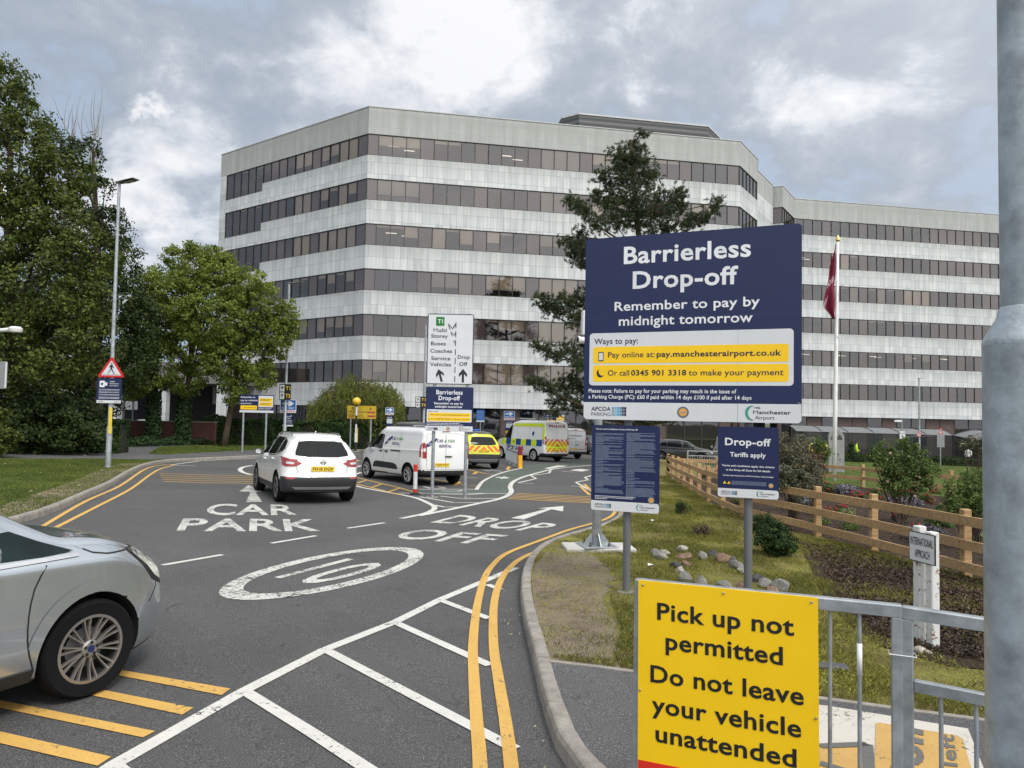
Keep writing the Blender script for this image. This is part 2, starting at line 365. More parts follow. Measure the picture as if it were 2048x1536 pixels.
# ---- kerbs
KR=[(1240,1650),(1128,1536),(1085,1420),(1065,1330),(1045,1240),(1040,1185),(1048,1142),(1070,1110),(1110,1087),(1170,1069),(1215,1053),(1240,1034),(1252,1010),(1268,975),(1292,945),(1328,915)]
KR=smoothline([G(*q) for q in KR],5);KR=[p.to_2d() for p in KR];KR.append(Vector((11.5,62)));KR[-1]=KR[-2]+(KR[-2]-KR[-3]).normalized()*22
KR.insert(0,KR[0]+Vector((.45,-6)))
KL=[(-140,1105),(34,1048),(102.5,1027),(171,996),(222,972.5),(266.6,945),(301,931.5),(342,924.7),(410,920.6),(506,916),(620,909),(740,902),(860,899)]
KL=smoothline([G(*q) for q in KL],5);KL=[p.to_2d() for p in KL];KL.insert(0,KL[0]+Vector((-8,-4)))
def kerb(line,name,side,label=None):
    # stones 0.915 m long with narrow joints; side=+1 verge lies to the left of the line
    acc=[0];
    for a,b in zip(line,line[1:]): acc.append(acc[-1]+(b-a).length)
    def at(s):
        for i in range(len(line)-1):
            if s<=acc[i+1] or i==len(line)-2:
                t=(s-acc[i])/(acc[i+1]-acc[i]);return line[i].lerp(line[i+1],t)
    mb=MB();s=0;stone=.915
    while s<acc[-1]-.05:
        e=min(s+stone-.008,acc[-1]);rings=[];hh=random.uniform(-.003,.003)
        for k in range(3):
            q=s+(e-s)*k/2;p=at(q);t=(at(min(q+.05,acc[-1]))-at(max(q-.05,0))).normalized();n=Vector((-t.y,t.x))*side
            rings.append([(p+n*w,h+hh*(h>.02)) for w,h in ((0,-.03),(.006,.085),(.02,.113),(.035,.12),(.12,.12),(.125,.115),(.125,-.03))])
        V=[(a.x,a.y,zg(a.x,a.y,h)) for r in rings for a,h in r];m=7;Fc=[]
        for i in range(2):
            for j in range(m-1): Fc.append((i*m+j,i*m+j+1,(i+1)*m+j+1,(i+1)*m+j))
        Fc+= [tuple(range(m)),tuple(range(2*m,3*m))];mb.add(V,Fc);s+=stone
    mb.build(name,M_KERB,kind='structure')
kerb(KR,'kerb',-1);kerb(KL,'kerb',1)
def offs(line,d):
    o=[]
    for i in range(len(line)):
        t=(line[min(i+1,len(line)-1)]-line[max(i-1,0)]).normalized();o.append(line[i]+Vector((-t.y,t.x))*d)
    return o
KRb=offs(KR,-.124);KLb=offs(KL,.124)
# ---- left side: verge base, footpath, lawn
LV=KLb+[Vector((-1,62)),Vector((-44,62)),Vector((-44,2))]
sheet('footpath',LV,M_ASPH2,.112,res=3)
def gp(pts,off=.12): return [G(x,y,off).to_2d() for x,y in pts]
lawnL=[p for p in KLb if p.y<28.9 and p.x<-6]
sheet('lawn',lawnL+gp([(300,919.5),(215,918),(0,917),(-150,916),(-400,930),(-700,1060)]),M_TURFL,.118,res=1.2)
sheet('bare_soil',offs([p for p in KLb if p.y<27 and p.x<-6][2:],.02)+offs([p for p in KLb if p.y<25.5 and p.x<-6][2:],.75)[::-1],M_DIRT,.124,res=.6)
sheet('lawn_strip',gp([(297,907.5),(330,909),(420,904),(500,900),(620,896),(620,888),(500,887),(380,891),(320,893)]),M_TURFL,.118,res=1.5)
# ---- right side
RVbase=KRb+[Vector((16,64)),Vector((62,60)),Vector((48,-6)),Vector((1.2,-6))]
sheet('verge',RVbase,M_SOIL,.105,res=2.5)
FP=[q for q in KRb if q.y<G(1100,1323,.12).y+.02]+gp([(1100,1323),(1200,1334),(1277,1344),(1639,1396),(1976,1441),(2300,1490)])+[Vector((14,3.2)),Vector((14,-6)),Vector((1.2,-6))]
sheet('footpath',FP,M_ASPH2,.118,res=.8)
edge=gp([(1098,1322),(1200,1334),(1277,1344),(1639,1396),(1976,1441),(2300,1490)])
L_,R_=strip2d(edge,.05)
mb=MB();n_=len(L_)
mb.add([(p.x,p.y,zg(p.x,p.y,.125)) for p in L_]+[(p.x,p.y,zg(p.x,p.y,.125)) for p in R_]+[(p.x,p.y,zg(p.x,p.y,.09)) for p in L_]+[(p.x,p.y,zg(p.x,p.y,.09)) for p in R_],
  [(i,i+1,n_+i+1,n_+i) for i in range(n_-1)]+[(i,2*n_+i,2*n_+i+1,i+1) for i in range(n_-1)]+[(n_+i,n_+i+1,3*n_+i+1,3*n_+i) for i in range(n_-1)])
mb.build('path_edging',M_KERB,kind='structure')
FENCE=[G(x,y,.12).to_2d() for x,y in ((1336,951),(1425,1006),(1485,1033),(1560,1057),(1635.5,1071),(1747,1100),(1932,1152))]
fdir=(FENCE[-1]-FENCE[-2]).normalized();FENCE.append(FENCE[-1]+fdir*2.6);FENCE.append(FENCE[-1]+fdir*2.6)
FFAR=[G(x,y,.12).to_2d() for x,y in ((1336,951),(1460,958),(1560,962),(1630,966),(1710,972),(1781,984),(1872,992),(1940,1000),(2040,1008))]
bed=FENCE[:]+[Vector((15,9))]+FFAR[::-1][:-1]
sheet('mulch_bed',bed,M_MULCH,.112,res=1.)
sheet('mulch_patch',gp([(1590,1075),(1700,1090),(1850,1128),(2100,1180),(2300,1300),(2050,1345),(1900,1330),(1760,1290),(1690,1240),(1640,1180),(1620,1130)]),M_MULCH,.113,res=.5)
dp=smoothline([q.to_3d() for q in gp([(1062,1150),(1085,1112),(1130,1095),(1190,1110),(1225,1150),(1215,1200),(1240,1260),(1250,1333),(1105,1318),(1075,1240),(1062,1150)])],7)[:-1]
rg=random.Random(12);sheet('dirt_patch',[(p.x+rg.uniform(-.07,.10)*(p.x>.55),p.y+rg.uniform(-.09,.09)) for p in dp],M_DIRT,.111,res=.3)
lw=FFAR[1:]+[Vector((40,22)),Vector((62,40)),Vector((60,62)),Vector((15.5,62))]
sheet('lawn',lw,M_TURFL,.12,res=3)
# ---- markings
MKO=.006
def mark(name,mb,mat): mb.build(name,mat,kind='structure')
def gpoly(mb,pts,off=MKO):
    q=[G(x,y,off) for x,y in pts];mb.add(q,[tuple(range(len(q)))])
def gline(mb,pts,w,off=MKO,smooth=0,photo=True):
    q=[G(x,y,0).to_2d() for x,y in pts] if photo else [Vector(p) for p in pts]
    if smooth: q=[p for p in smoothline(q,smooth)]
    L,R=strip2d(q,w);n=len(L)
    mb.add([(p.x,p.y,zg(p.x,p.y,off)) for p in L+R],[(i,i+1,n+i+1,n+i) for i in range(n-1)])
def groundtext(mb,s,BL,BR,TL,TR,bold=.0,off=MKO):
    v,f=textmesh(s,bold);mn=v.min(0);mx_=v.max(0);a,b,c,d=[G(*q).to_2d() for q in (BL,BR,TL,TR)];V=[]
    for x,y in v:
        u=(x-mn[0])/(mx_[0]-mn[0]);t=(y-mn[1])/(mx_[1]-mn[1]);p=(a*(1-u)+b*u)*(1-t)+(c*(1-u)+d*u)*t
        V.append((p.x,p.y,zg(p.x,p.y,off)))
    mb.add(V,f)
q4=lambda x,y:(700+x/4.096,800+y/4.096)
q3=lambda x,y:(480+x/5.12,780+y/5.12)
mb=MB();groundtext(mb,'CAR',(407,1031),(595,1031),(421,1007.5),(588,1010),.02);groundtext(mb,'PARK',(352,1063),(642.5,1063),(367,1037),(632,1039),.02)
mark('road_lettering',mb,M_WORN)
mb=MB();groundtext(mb,'DROP',(859,1045.5),(1066,1064.5),(921,1030),(1122,1049),.02);groundtext(mb,'OFF',(776,1076.5),(962,1090),(833,1057.5),(1018,1071),.02)
mark('road_lettering',mb,M_WORN)
mb=MB();gpoly(mb,[(497,970),(523.6,983),(511,983.5),(524,1004),(492,1004),(501,983.5),(478.5,983)]);mark('road_arrow',mb,M_WORN)
mb=MB();gpoly(mb,[(1127,1012),(1126,1022.6),(1103,1018.5),(1047,1039),(1022,1036),(1094,1017.5),(1077,1016.5)]);mark('road_arrow',mb,M_WHITE)
# speed roundel: ellipse fitted to its outline on the ground
px=[(427,1188),(450,1173),(510,1149),(600,1118),(700,1101),(760,1097),(815,1097),(848,1106),(845,1120),(800,1141),(700,1172),(600,1192),(510,1200),(450,1198)]
E_=np.array([tuple(G(*q).to_2d()) for q in px]);c0=E_.mean(0);D=E_-c0
A=np.c_[D[:,0]**2,D[:,0]*D[:,1],D[:,1]**2,D[:,0],D[:,1]];s_=np.linalg.lstsq(A,np.ones(len(D)),rcond=None)[0]
Q=np.array([[s_[0],s_[1]/2],[s_[1]/2,s_[2]]]);cc=-np.linalg.solve(Q,s_[3:5])/2;kk=1+cc@Q@cc
w_,V_=np.linalg.eigh(Q/kk);ax=[V_[:,i]/math.sqrt(w_[i]) for i in (0,1)];cc=cc+c0
mb=MB();N=72;V=[]
def ellp(s,k): 
    a=2*math.pi*k/N;p=cc+s*(ax[0]*math.cos(a))+ax[1]*math.sin(a)*(s if s==1 else s-.06);return (p[0],p[1],zg(p[0],p[1],MKO))
for k in range(N): V.append(ellp(1,k))
for k in range(N): V.append(ellp(.83,k))
mb.add(V,[(k,(k+1)%N,N+(k+1)%N,N+k) for k in range(N)])
groundtext(mb,'10',(546,1156),(632,1172),(697,1117),(783,1131),.01)
mark('speed_roundel',mb,M_WORN)
mb=MB()
for a,b in (((325,1131),(445,1110)),((543,1087),(632,1072)),((695,1057),(769,1046))): gline(mb,[a,b],.09)
mark('lane_dashes',mb,M_WHITE)
mb=MB();gline(mb,[(130,1600),(230,1530),(350,1462),(488,1383),(650,1300),(790,1245),(880,1200),(1032,1136)],.105)
for a,b in (((225,1530),(330,1620)),((488,1383),(620,1465)),((620,1465),(760,1556)),((655,1303),(1030,1500)),((790,1246),(980,1332)),((880,1201),(978,1238)),((975,1170),(1000,1180))): gline(mb,[a,b],.095,off=.008)
mark('hatched_lines',mb,M_WHITE)
yl1=[(962,1640),(960,1530),(953,1440),(948,1360),(946,1290),(954,1215),(968,1160),(985,1132),(1015,1107),(1080,1082),(1140,1060),(1200,1043),(1226,1030),(1233,1012)]
yl2=[(1030,1640),(1022,1530),(1010,1440),(997,1360),(987,1290),(988,1210),(1000,1165),(1020,1136),(1050,1114),(1110,1090),(1170,1070),(1215,1052),(1238,1033),(1248,1012)]
mb=MB();gline(mb,yl1,.085,smooth=5,off=.010);gline(mb,yl2,.085,smooth=5,off=.010)
gline(mb,[(77,1058),(171,1003),(239,972.5),(284,942),(307.6,933),(342,929)],.085,smooth=5);gline(mb,[(102.5,1060),(191,1015),(260,979),(297,952),(321,938),(352,930)],.085,smooth=5)
gline(mb,[q4(1885,705),q4(1925,745),q4(1965,780)],.1);gline(mb,[q4(1920,690),q4(1965,735),q4(2000,765)],.1)
mark('double_yellow_lines',mb,M_YEL)
mb=MB()
for p in ([(244,1340),(460.6,1377),(443,1390),(237,1350.6)],[(209,1380),(387,1415),(364.6,1429),(178,1389)],[(-60,1388),(310.5,1462),(286,1474.5),(-60,1403)],[(-60,1449),(223,1513),(195,1531),(-60,1472)]): gpoly(mb,p)
mark('rumble_bars',mb,M_YEL)
mb=MB()
for i in range(5):
    t=i/4;gline(mb,[(318+9*t,947+16*t),(410+3*t,950+16*t),(512,952+15*t)],.10)
for i in range(5):
    t=i/4;gline(mb,[(1033-18*t,987+10.5*t),(1180,994+12*t),(1262,998+14*t)],.11)
mark('rumble_bars',mb,M_YEL)
mb=MB()
gline(mb,[q4(*p) for p in ((420,972),(600,935),(670,908),(692,890),(685,870),(640,845),(560,810),(480,790),(350,765),(100,718),(0,690))],.13,smooth=4)
gline(mb,[q4(*p) for p in ((560,950),(640,935),(850,893),(1050,850),(1200,818),(1290,785),(1322,750),(1312,710),(1340,670),(1420,632),(1560,592),(1700,562),(1960,537),(2200,515))],.15,smooth=4,off=.008)
gline(mb,[q4(*p) for p in ((1035,737),(1060,700),(1100,660),(1200,612),(1300,582),(1410,560))],.12,smooth=4,off=.008)
for l in (((570,795),(850,843),(1080,843)),((690,862),(770,880),(890,880)),((560,733),(1045,733)),((400,765),(1305,768)),((740,790),(900,808)),((960,811),(1205,808)),((610,765),(800,775),(960,779),(1100,768)),((600,710),(665,727),(790,727)),((905,632),(1040,640)),((720,712),(780,722)),((750,748),(880,750),(920,742))):
    gline(mb,[q4(*p) for p in l],.10,off=.0085)
for l in (((1375,681),(1500,685)),((1380,679),(1525,645),(1480,620),(1630,600),(1645,575)),((1810,705),(1905,710)),((1965,740),(1850,675),(1950,655),(1925,635),(1990,615)),((1735,585),(1830,592)),((1090,572),(1150,582)),((1150,572),(1240,585))): gline(mb,[q4(*p) for p in l],.10)
gpoly(mb,[q4(*p) for p in ((1800,575),(1880,563),(1965,572),(1900,586))]);gpoly(mb,[q4(*p) for p in ((1590,560),(1700,535),(1790,540),(1700,552),(1640,565))],off=.0075)
gline(mb,[(342,930),(400,922),(458,919),(520,917),(720,908)],.10);gline(mb,[(352,931),(392,932)],.1)
gline(mb,[(503,950),(486,945),(480,939),(488,934),(505,931)],.16,smooth=3)
for l in (((1165,800),(1240,775)),((1165,870),(1240,845)),((1110,640),(1235,628))): gline(mb,[q3(*p) for p in l],.14)
# walking figures on the green path
gpoly(mb,[q4(*p) for p in ((1185,636),(1215,628),(1250,633),(1262,624),(1275,632),(1312,632),(1285,640),(1300,645),(1262,641),(1240,647),(1225,636))],off=.0085)
mark('crossing_lines',mb,M_WHITE)
mb=MB()
lo=[q3(*p) for p in ((1165,960),(1340,1000),(1530,1050),(1650,1078))];up=[q3(*p) for p in ((1165,890),(1450,960),(1640,1005),(1790,1050),(1890,1060))]
gline(mb,lo,.09,off=.007);gline(mb,up,.09,off=.007)
for l in (((1200,955),(1300,925)),((1350,1000),(1450,965)),((1520,1045),(1640,1005))): gline(mb,[q3(*p) for p in l],.09,off=.0085)
gline(mb,[q4(*p) for p in ((600,640),(780,665),(950,700),(1060,705))],.09);gline(mb,[q4(*p) for p in ((975,572),(1110,605),(1170,612))],.09)
gline(mb,[q4(*p) for p in ((860,700),(900,672))],.14);gline(mb,[q4(*p) for p in ((1010,608),(1045,588))],.14);gline(mb,[(712,922),(700,918)],.5)
gline(mb,[q4(*p) for p in ((1290,572),(1305,545))],.16)
mark('yellow_box_lines',mb,M_YEL)
sheet('green_path',[G(*q4(*p)).to_2d() for p in ((500,728),(1035,737),(1060,700),(1100,660),(1200,612),(1300,582),(1410,560),(1440,535),(1600,520),(1960,500),(2200,492),(2200,515),(1960,537),(1700,562),(1560,592),(1420,632),(1340,670),(1312,710),(1322,750),(1300,775),(500,768))],M_GREEN,.004,res=1.5)
# painted caution panel on the footpath
fo=.118
mb=MB();q=[G(x,y,fo+.005) for x,y in ((1560,1400),(1660,1412),(1936,1457),(1985,1580),(2010,1700),(1560,1700))];mb.add(q,[tuple(range(6))]);mb.build('path_paint_panel',roadpaint('white path paint',(.58,.55,.49),.60),kind='structure')
mb=MB();q=[G(x,y,fo+.009) for x,y in ((1752,1446),(1758,1445),(1912,1470),(1926,1478),(1960,1600),(1975,1700),(1745,1700),(1748,1560))];mb.add(q,[tuple(range(8))])
q=[G(x,y,fo+.009) for x,y in ((1640,1488),(1735,1488),(1735,1660),(1640,1660))];mb.add(q,[(0,1,2,3)]);mb.build('path_paint_panel',roadpaint('orange path paint',(.55,.34,.10),.60),kind='structure')
mb=MB()
def pathtext(s,BL,BR,TL,TR,bold=.02):
    v,f=textmesh(s,bold);mn=v.min(0);mx_=v.max(0);a,b,c,d=[G(*p,fo).to_2d() for p in (BL,BR,TL,TR)];V=[]
    for x,y in v:
        u=(x-mn[0])/(mx_[0]-mn[0]);t=(y-mn[1])/(mx_[1]-mn[1]);p=(a*(1-u)+b*u)*(1-t)+(c*(1-u)+d*u)*t
        V.append((p.x,p.y,zg(p.x,p.y,fo+.013)))
    mb.add(V,f)
pathtext('Caution',(1852,1800),(1848,1465),(1772,1800),(1778,1448),.04)
pathtext('look left',(1935,1680),(1908,1475),(1898,1680),(1880,1470),.02)
for a,b in (((1640,1496),(1735,1492)),((1640,1530),(1690,1545)),((1735,1492),(1745,1640))):
    q_=[G(x,y,fo).to_2d() for x,y in (a,b)];L,R=strip2d(q_,.06);mb.add([(p.x,p.y,zg(p.x,p.y,fo+.0132)) for p in L+R],[(0,1,3,2)])
mb.build('path_lettering',roadpaint('grey path paint',(.13,.13,.12),.62),kind='structure')
# ================================================================ office blocks
def cladding():
    m,n,b=newmat('marble cladding')
    tcn=n.nodes.new('ShaderNodeTexCoord');sp=n.nodes.new('ShaderNodeSeparateXYZ');n.links.new(tcn.outputs['Object'],sp.inputs[0])
    cb=n.nodes.new('ShaderNodeCombineXYZ');n.links.new(sp.outputs[0],cb.inputs[0]);n.links.new(sp.outputs[2],cb.inputs[1])
    br=n.nodes.new('ShaderNodeTexBrick');br.offset=0;br.squash=1;n.links.new(cb.outputs[0],br.inputs['Vector'])
    br.inputs['Scale'].default_value=1;br.inputs['Brick Width'].default_value=.576;br.inputs['Row Height'].default_value=.99;br.inputs['Mortar Size'].default_value=.012;br.inputs['Mortar Smooth'].default_value=.3;br.inputs['Bias'].default_value=-.1
    br.inputs['Color1'].default_value=(.53,.555,.575,1);br.inputs['Color2'].default_value=(.67,.685,.69,1);br.inputs['Mortar'].default_value=(.24,.25,.25,1)
    st=noise(n,1,7,.65,vec=cb.outputs[0],mapscale=(2.6,.16,1));fine=noise(n,14,6,.7,vec=cb.outputs[0])
    c=mixc(n,1,br.outputs['Color'],ramp(n,st,[(.32,(.74,.76,.75)),(.5,(.96,.97,.97)),(.7,(1.08,1.08,1.06))]),'MULTIPLY')
    c=mixc(n,.6,c,ramp(n,fine,[(.3,(.82,.82,.83)),(.7,(1.12,1.12,1.1))]),'MULTIPLY')
    # grime washed down from each window sill and the parapet edge, soot on the parapet panels
    z=sp.outputs[2];ph=mth(n,'FRACT',mth(n,'DIVIDE',mth(n,'SUBTRACT',25.13+3.758*4-1.80,z),3.758))
    sill=mth(n,'MULTIPLY',mth(n,'SUBTRACT',1.,mth(n,'DIVIDE',ph,.34),True),noise(n,1,5,.7,vec=cb.outputs[0],mapscale=(3.4,.05,1)))
    c=mixc(n,mth(n,'MULTIPLY',sill,.75),c,(.22,.23,.21))
    par=mth(n,'MULTIPLY',mth(n,'GREATER_THAN',z,25.1),mth(n,'MULTIPLY',mth(n,'ADD',noise(n,1,7,.7,vec=cb.outputs[0],mapscale=(1.6,.12,1),loc=(4,0,0)),.25),1.0))
    c=mixc(n,mth(n,'MULTIPLY',par,1.,True),c,(.30,.31,.29))
    n.links.new(c,b.inputs['Base Color']);b.inputs['Roughness'].default_value=.55;bump(n,b,br.outputs['Fac'],-.3,.01);return m
M_CLAD=cladding()
M_FRAME=pm('bronze window frame',(.045,.038,.036),.4,metal=.3)
M_GLASS=glassmat('tinted office glass',(.76,.71,.66),.085,(.046,.042,.042),.10,gc=(.98,.96,.95));M_CLEAR=glassmat('clear glass',(.80,.84,.84),.05,bodyf=.05)
M_DGL=glassmat('dark spandrel glass',(.1,.09,.09),.08,(.055,.042,.04),.9,.04,gc=(.98,.94,.94))
M_BLIND=pm('cream roller blind',(.78,.72,.62),.8,var=.08,vs=.5);M_BLIND2=pm('grey roller blind',(.52,.49,.46),.8,var=.08,vs=.5)
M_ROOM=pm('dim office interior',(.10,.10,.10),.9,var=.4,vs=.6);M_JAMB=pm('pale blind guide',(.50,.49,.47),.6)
M_LAMP,n_,b_=newmat('ceiling light tube');b_.inputs['Emission Color'].default_value=(1,.95,.85,1);b_.inputs['Emission Strength'].default_value=1.6
ROOF=27.38;ST=3.758;TOPS=[25.13-ST*i for i in range(6)];WH=1.80
def atz(px,py,z=ROOF):
    d=ray(px,py);t=(z-H)/d.z;return Vector((d.x*t,d.y*t))
class Facade:
    def __init__(s,root,a,b):
        s.root=root;s.a=Vector(a);s.b=Vector(b);d=s.b-s.a;s.L=d.length;s.rz=math.atan2(d.y,d.x)
    def put(s,o,u=0.,parent=None):   # local x along the wall, y into the building, z up (world height)
        p=s.a+(s.b-s.a).normalized()*u
        if parent is None: o.location=(p.x-s.root.location.x,p.y-s.root.location.y,-s.root.location.z);o.rotation_euler=(0,0,s.rz)
        return o
    def wall(s,bands,tall=None,thick=.32,ground=-1.6):
        mb=MB()
        for z0,z1 in bands: mb.box(0,s.L,0,thick,z0,z1)
        if tall:   # solid strip beside the windows, and the lowered sill cut
            for x0,x1,z0,z1 in tall: mb.box(x0,x1,0.002,thick,z0,z1)
        s.put(mb.build('wall',M_CLAD,s.root))
    def window(s,u0,widths,kinds,z0,z1,drop,light=False):
        W=sum(widths);fw=.055
        mb=MB();mb.box(0,W,.05,.14,z1-fw,z1);mb.box(0,W,.05,.14,z0,z0+fw);x=0
        for w in widths+[0]:
            mb.box(x-fw/2,x+fw/2,.04,.15,z0+fw,z1-fw);x+=w
        fr=s.put(mb.build('window',M_FRAME,s.root),u0)
        # runs of neighbouring glass lights, opaque panels and equal blinds: one mesh per run
        xs=[0];
        for w in widths: xs.append(xs[-1]+w)
        def runs(key):
            o=[];i=0
            while i<len(widths):
                k=key(i);j=i
                while j+1<len(widths) and key(j+1)==k: j+=1
                if k is not None: o.append((i,j,k))
                i=j+1
            return o
        for i,j,k in runs(lambda i:'D' if kinds[i]=='D' else 'G'):
            a,b=xs[i]+(fw/2 if i==0 else 0),xs[j+1]-(fw/2 if j==len(widths)-1 else 0)
            MB().add([(a,.10,z0+fw),(b,.10,z0+fw),(b,.10,z1-fw),(a,.10,z1-fw)],[(0,1,2,3)]).build('panel' if k=='D' else 'pane',M_DGL if k=='D' else M_GLASS,fr,fix=False)
        for i,j,k in runs(lambda i:(round(drop[i],2),kinds[i]) if kinds[i] in 'B2' and drop[i]>.02 else None):
            MB().box(xs[i]+fw,xs[j+1]-fw,.19,.20,max(z0+fw,z1-fw-k[0]*(z1-z0)),z1-fw).build('blind',M_BLIND if k[1]=='B' else M_BLIND2,fr)
        if light:
            lb=MB();lb.box(W*.3,W*.3+.9,1.6,1.72,z1-.32,z1-.29);lb.box(W*.55,W*.55+.9,2.4,2.5,z1-.3,z1-.27);lb.build('ceiling_light',M_LAMP,fr)
def drops(kind):
    r=random.random()
    if kind=='mix':
        b=random.choice((.15,.45,.5,1.,1.,1.,.65,.5))
        return [b if random.random()<.8 else random.choice((.1,.5,1)) for _ in range(6)]
    if kind=='few':
        b=random.choice((0,.1,.1,.3,1.,.45));return [b if random.random()<.75 else random.choice((0,.1,1.,.5)) for _ in range(6)]
    return [0]*6
def dress(fac,u0,pw,nb,rows,style,first=None,end=0.,backing=True):
    for r in rows:
        z1=TOPS[r];z0=z1-WH
        for i in range(nb):
            w=[pw]*4;k=['G','G','G','D'];d=drops(style)
            if random.random()<.8: k=[random.choice('BB2') if c=='G' else 'D' for c in k]
            if i==0 and first: w=[first]+w;k=['D']+k;d=[0]+d
            uu=u0+pw*4*i+(first if (i and first) else 0)
            fac.window(uu,w,k,z0,z1,d,light=random.random()<.12)
    
def backing(root,facs,z0,z1):
    mb=MB()
    for f in facs:
        d=(f.b-f.a).normalized();n=Vector((-d.y,d.x));o=root.location
        a=f.a+n*3.2;b=f.b+n*3.2
        mb.add([(a.x-o.x,a.y-o.y,z0-o.z),(b.x-o.x,b.y-o.y,z0-o.z),(b.x-o.x,b.y-o.y,z1-o.z),(a.x-o.x,a.y-o.y,z1-o.z)],[(0,1,2,3)])
        a2=f.a+n*.33;b2=f.b+n*.33
        for t in TOPS:   # floor and ceiling slabs inside
            for z in (t+.02,t-WH-.02):
                mb.add([(a2.x-o.x,a2.y-o.y,z-o.z),(b2.x-o.x,b2.y-o.y,z-o.z),(b.x-o.x,b.y-o.y,z-o.z),(a.x-o.x,a.y-o.y,z-o.z)],[(0,1,2,3)])
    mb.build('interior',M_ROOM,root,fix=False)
pA=atz(443.4,310);pB=atz(738.3,213.3);pC=atz(1480.8,283);pD=atz(1515.2,319);pD2=atz(1514.6,340.5);pE=atz(1546,372)
BANDS=[(25.13,ROOF)]+[(TOPS[i+1],TOPS[i]-WH) for i in range(5)]+[(2.55,TOPS[5]-WH)]
main=thing('office_block',(pB.x,pB.y,zg(pB.x,pB.y)),0,'large angled seven storey office block clad in white stone with ribbon windows','office building')
fl=Facade(main,pA,pB);fm=Facade(main,pB,pC);fc=Facade(main,pC,pD);fl2=Facade(main,pA+Vector((14,24)),pA)
flr=[(0,.95,2.55,25.13)]
bl=[];pwl=(fl.L-.95-.1)/17
for i,(z0,z1) in enumerate(BANDS):
    bl.append((z0,z1))
mb=MB()
for i,(z0,z1) in enumerate(BANDS):   # left wing: the first five windows reach lower on every floor
    if i==0 or i>4: mb.box(0,fl.L,0,.32,z0,z1)
    else: mb.box(0,.95+5*pwl,0,.32,z0,z1-.72);mb.box(.95+5*pwl,fl.L,0,.32,z0,z1)
for i in range(6):
    z1=TOPS[i];z0=z1-WH-(.72 if i<4 else 0);mb.box(0,.95,0,.32,z0,z1)
fl.put(mb.build('wall',M_CLAD,main))
fm.wall(BANDS);fc.wall(BANDS);fl2.wall([(2.55,ROOF)])
for r in range(6):
    z1=TOPS[r];z0=z1-WH-(.72 if r<4 else 0)
    fl.window(.95,[pwl]*5,list('GGBGB') if r<2 else list('GGGGG'),z0,z1,[0,0,.05,0,.05])
    for i in range(3):
        d=drops('mix');k=[['G','D','D','G'],['B','B','D','B'],['B','B','B','D']][i] if r<5 else list('GDGG')
        fl.window(.95+pwl*(5+4*i),[pwl]*4,k,z1-WH,z1,d,light=False)
pwm=(fm.L-.85-.06)/28
for r in range(6):
    for i in range(7):
        w=[pwm]*4;k=[random.choice('BB2G'),0,0,'D'];k[1]=k[0];k[2]=k[0] if random.random()<.8 else 'G';d=drops('mix')
        if i==0: w=[.85]+w;k=['D']+k;d=[0]+d
        if i==2: k[3]='D'
        fm.window((0 if i==0 else .85+pwm*4*i),w,k,TOPS[r]-WH,TOPS[r],d,light=random.random()<.07)
for r in range(6): fc.window(.06,[(fc.L-.12)/5]*5,list('GGGGG'),TOPS[r]-WH,TOPS[r],[0]*5)
pW=atz(1588.8,397.5);pV=atz(2001,430);pV=pW+(pV-pW)*1.55
pF=atz(1544,373.6);pG=atz(1566,372.6)
wing=thing('office_block',(pW.x,pW.y,zg(pW.x,pW.y)),0,'long straight office wing behind the flagpole, clad in white stone with dark ribbon windows','office building')
fw=Facade(wing,pW,pV);fx=Facade(wing,pG,pW);fy=Facade(wing,pF+Vector((-.2,.3)),pG);fz=Facade(wing,pF+Vector((-.95,1.6)),pF+Vector((-.2,.3)))
for q in (fw,fx,fy): q.wall(BANDS)
fz.put(MB().box(0,fz.L,0,.3,2.55,ROOF).build('side_wall',pm('dark grey cladding',(.12,.125,.13),.5),wing))
nb=int(fw.L/4.62);pww=fw.L/(nb*4)
for r in range(6):
    for i in range(nb):
        d=drops('few');k=[random.choice('GG2B')]*3+['D']
        if random.random()<.5: k=[k[0]]*3+['D']
        if i>=4: k=['D' if random.random()<.6 else 'G' for _ in range(4)]
        fw.window(pww*4*i,[pww]*4,k,TOPS[r]-WH,TOPS[r],d,light=(r==4 and random.random()<.8) or random.random()<.04)
    fx.window(.06,[(fx.L-.12)/5]*5,list('GGGGG'),TOPS[r]-WH,TOPS[r],[0]*5);fy.window(.05,[fy.L-.1],['D'],TOPS[r]-WH,TOPS[r],[0])
# link between the two, set back
ln=Facade(main,pD2,pE);ln.wall([(2.55,ROOF)])
lk2=Facade(main,pD,pD2);lk2.wall([(2.55,ROOF)])
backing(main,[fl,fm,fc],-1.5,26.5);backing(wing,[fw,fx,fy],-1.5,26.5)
# roofs
def roofslab(root,pts,z):
    o=root.location;MB().add([(p.x-o.x,p.y-o.y,z-o.z) for p in pts],[tuple(range(len(pts)))]).build('roof',pm('grey roof felt',(.12,.12,.12),.9),root)
roofslab(main,[pA,pB,pC,pD,pD2,pE,pE+Vector((-6,24)),pA+Vector((14,24))],ROOF-.7)
roofslab(wing,[pG,pW,pV,pV+Vector((-4,18)),pG+Vector((-4,18))],ROOF-.7)
for root,line in ((main,[pA,pB,pC,pD,pD2,pE]),(wing,[pF+Vector((-.2,.3)),pG,pW,pV])):
    o=root.location;mb=MB()
    for a,b in zip(line,line[1:]):
        d=(b-a).normalized();n=Vector((-d.y,d.x));Mx=Matrix.Translation((a.x-o.x,a.y-o.y,-o.z))@Matrix.Rotation(math.atan2(d.y,d.x),4,'Z')
        mb.box(-.03,(b-a).length+.03,-.05,.40,ROOF+.002,ROOF+.07,M=Mx)
    mb.build('coping',pm('pale metal coping',(.50,.51,.51),.5),root)
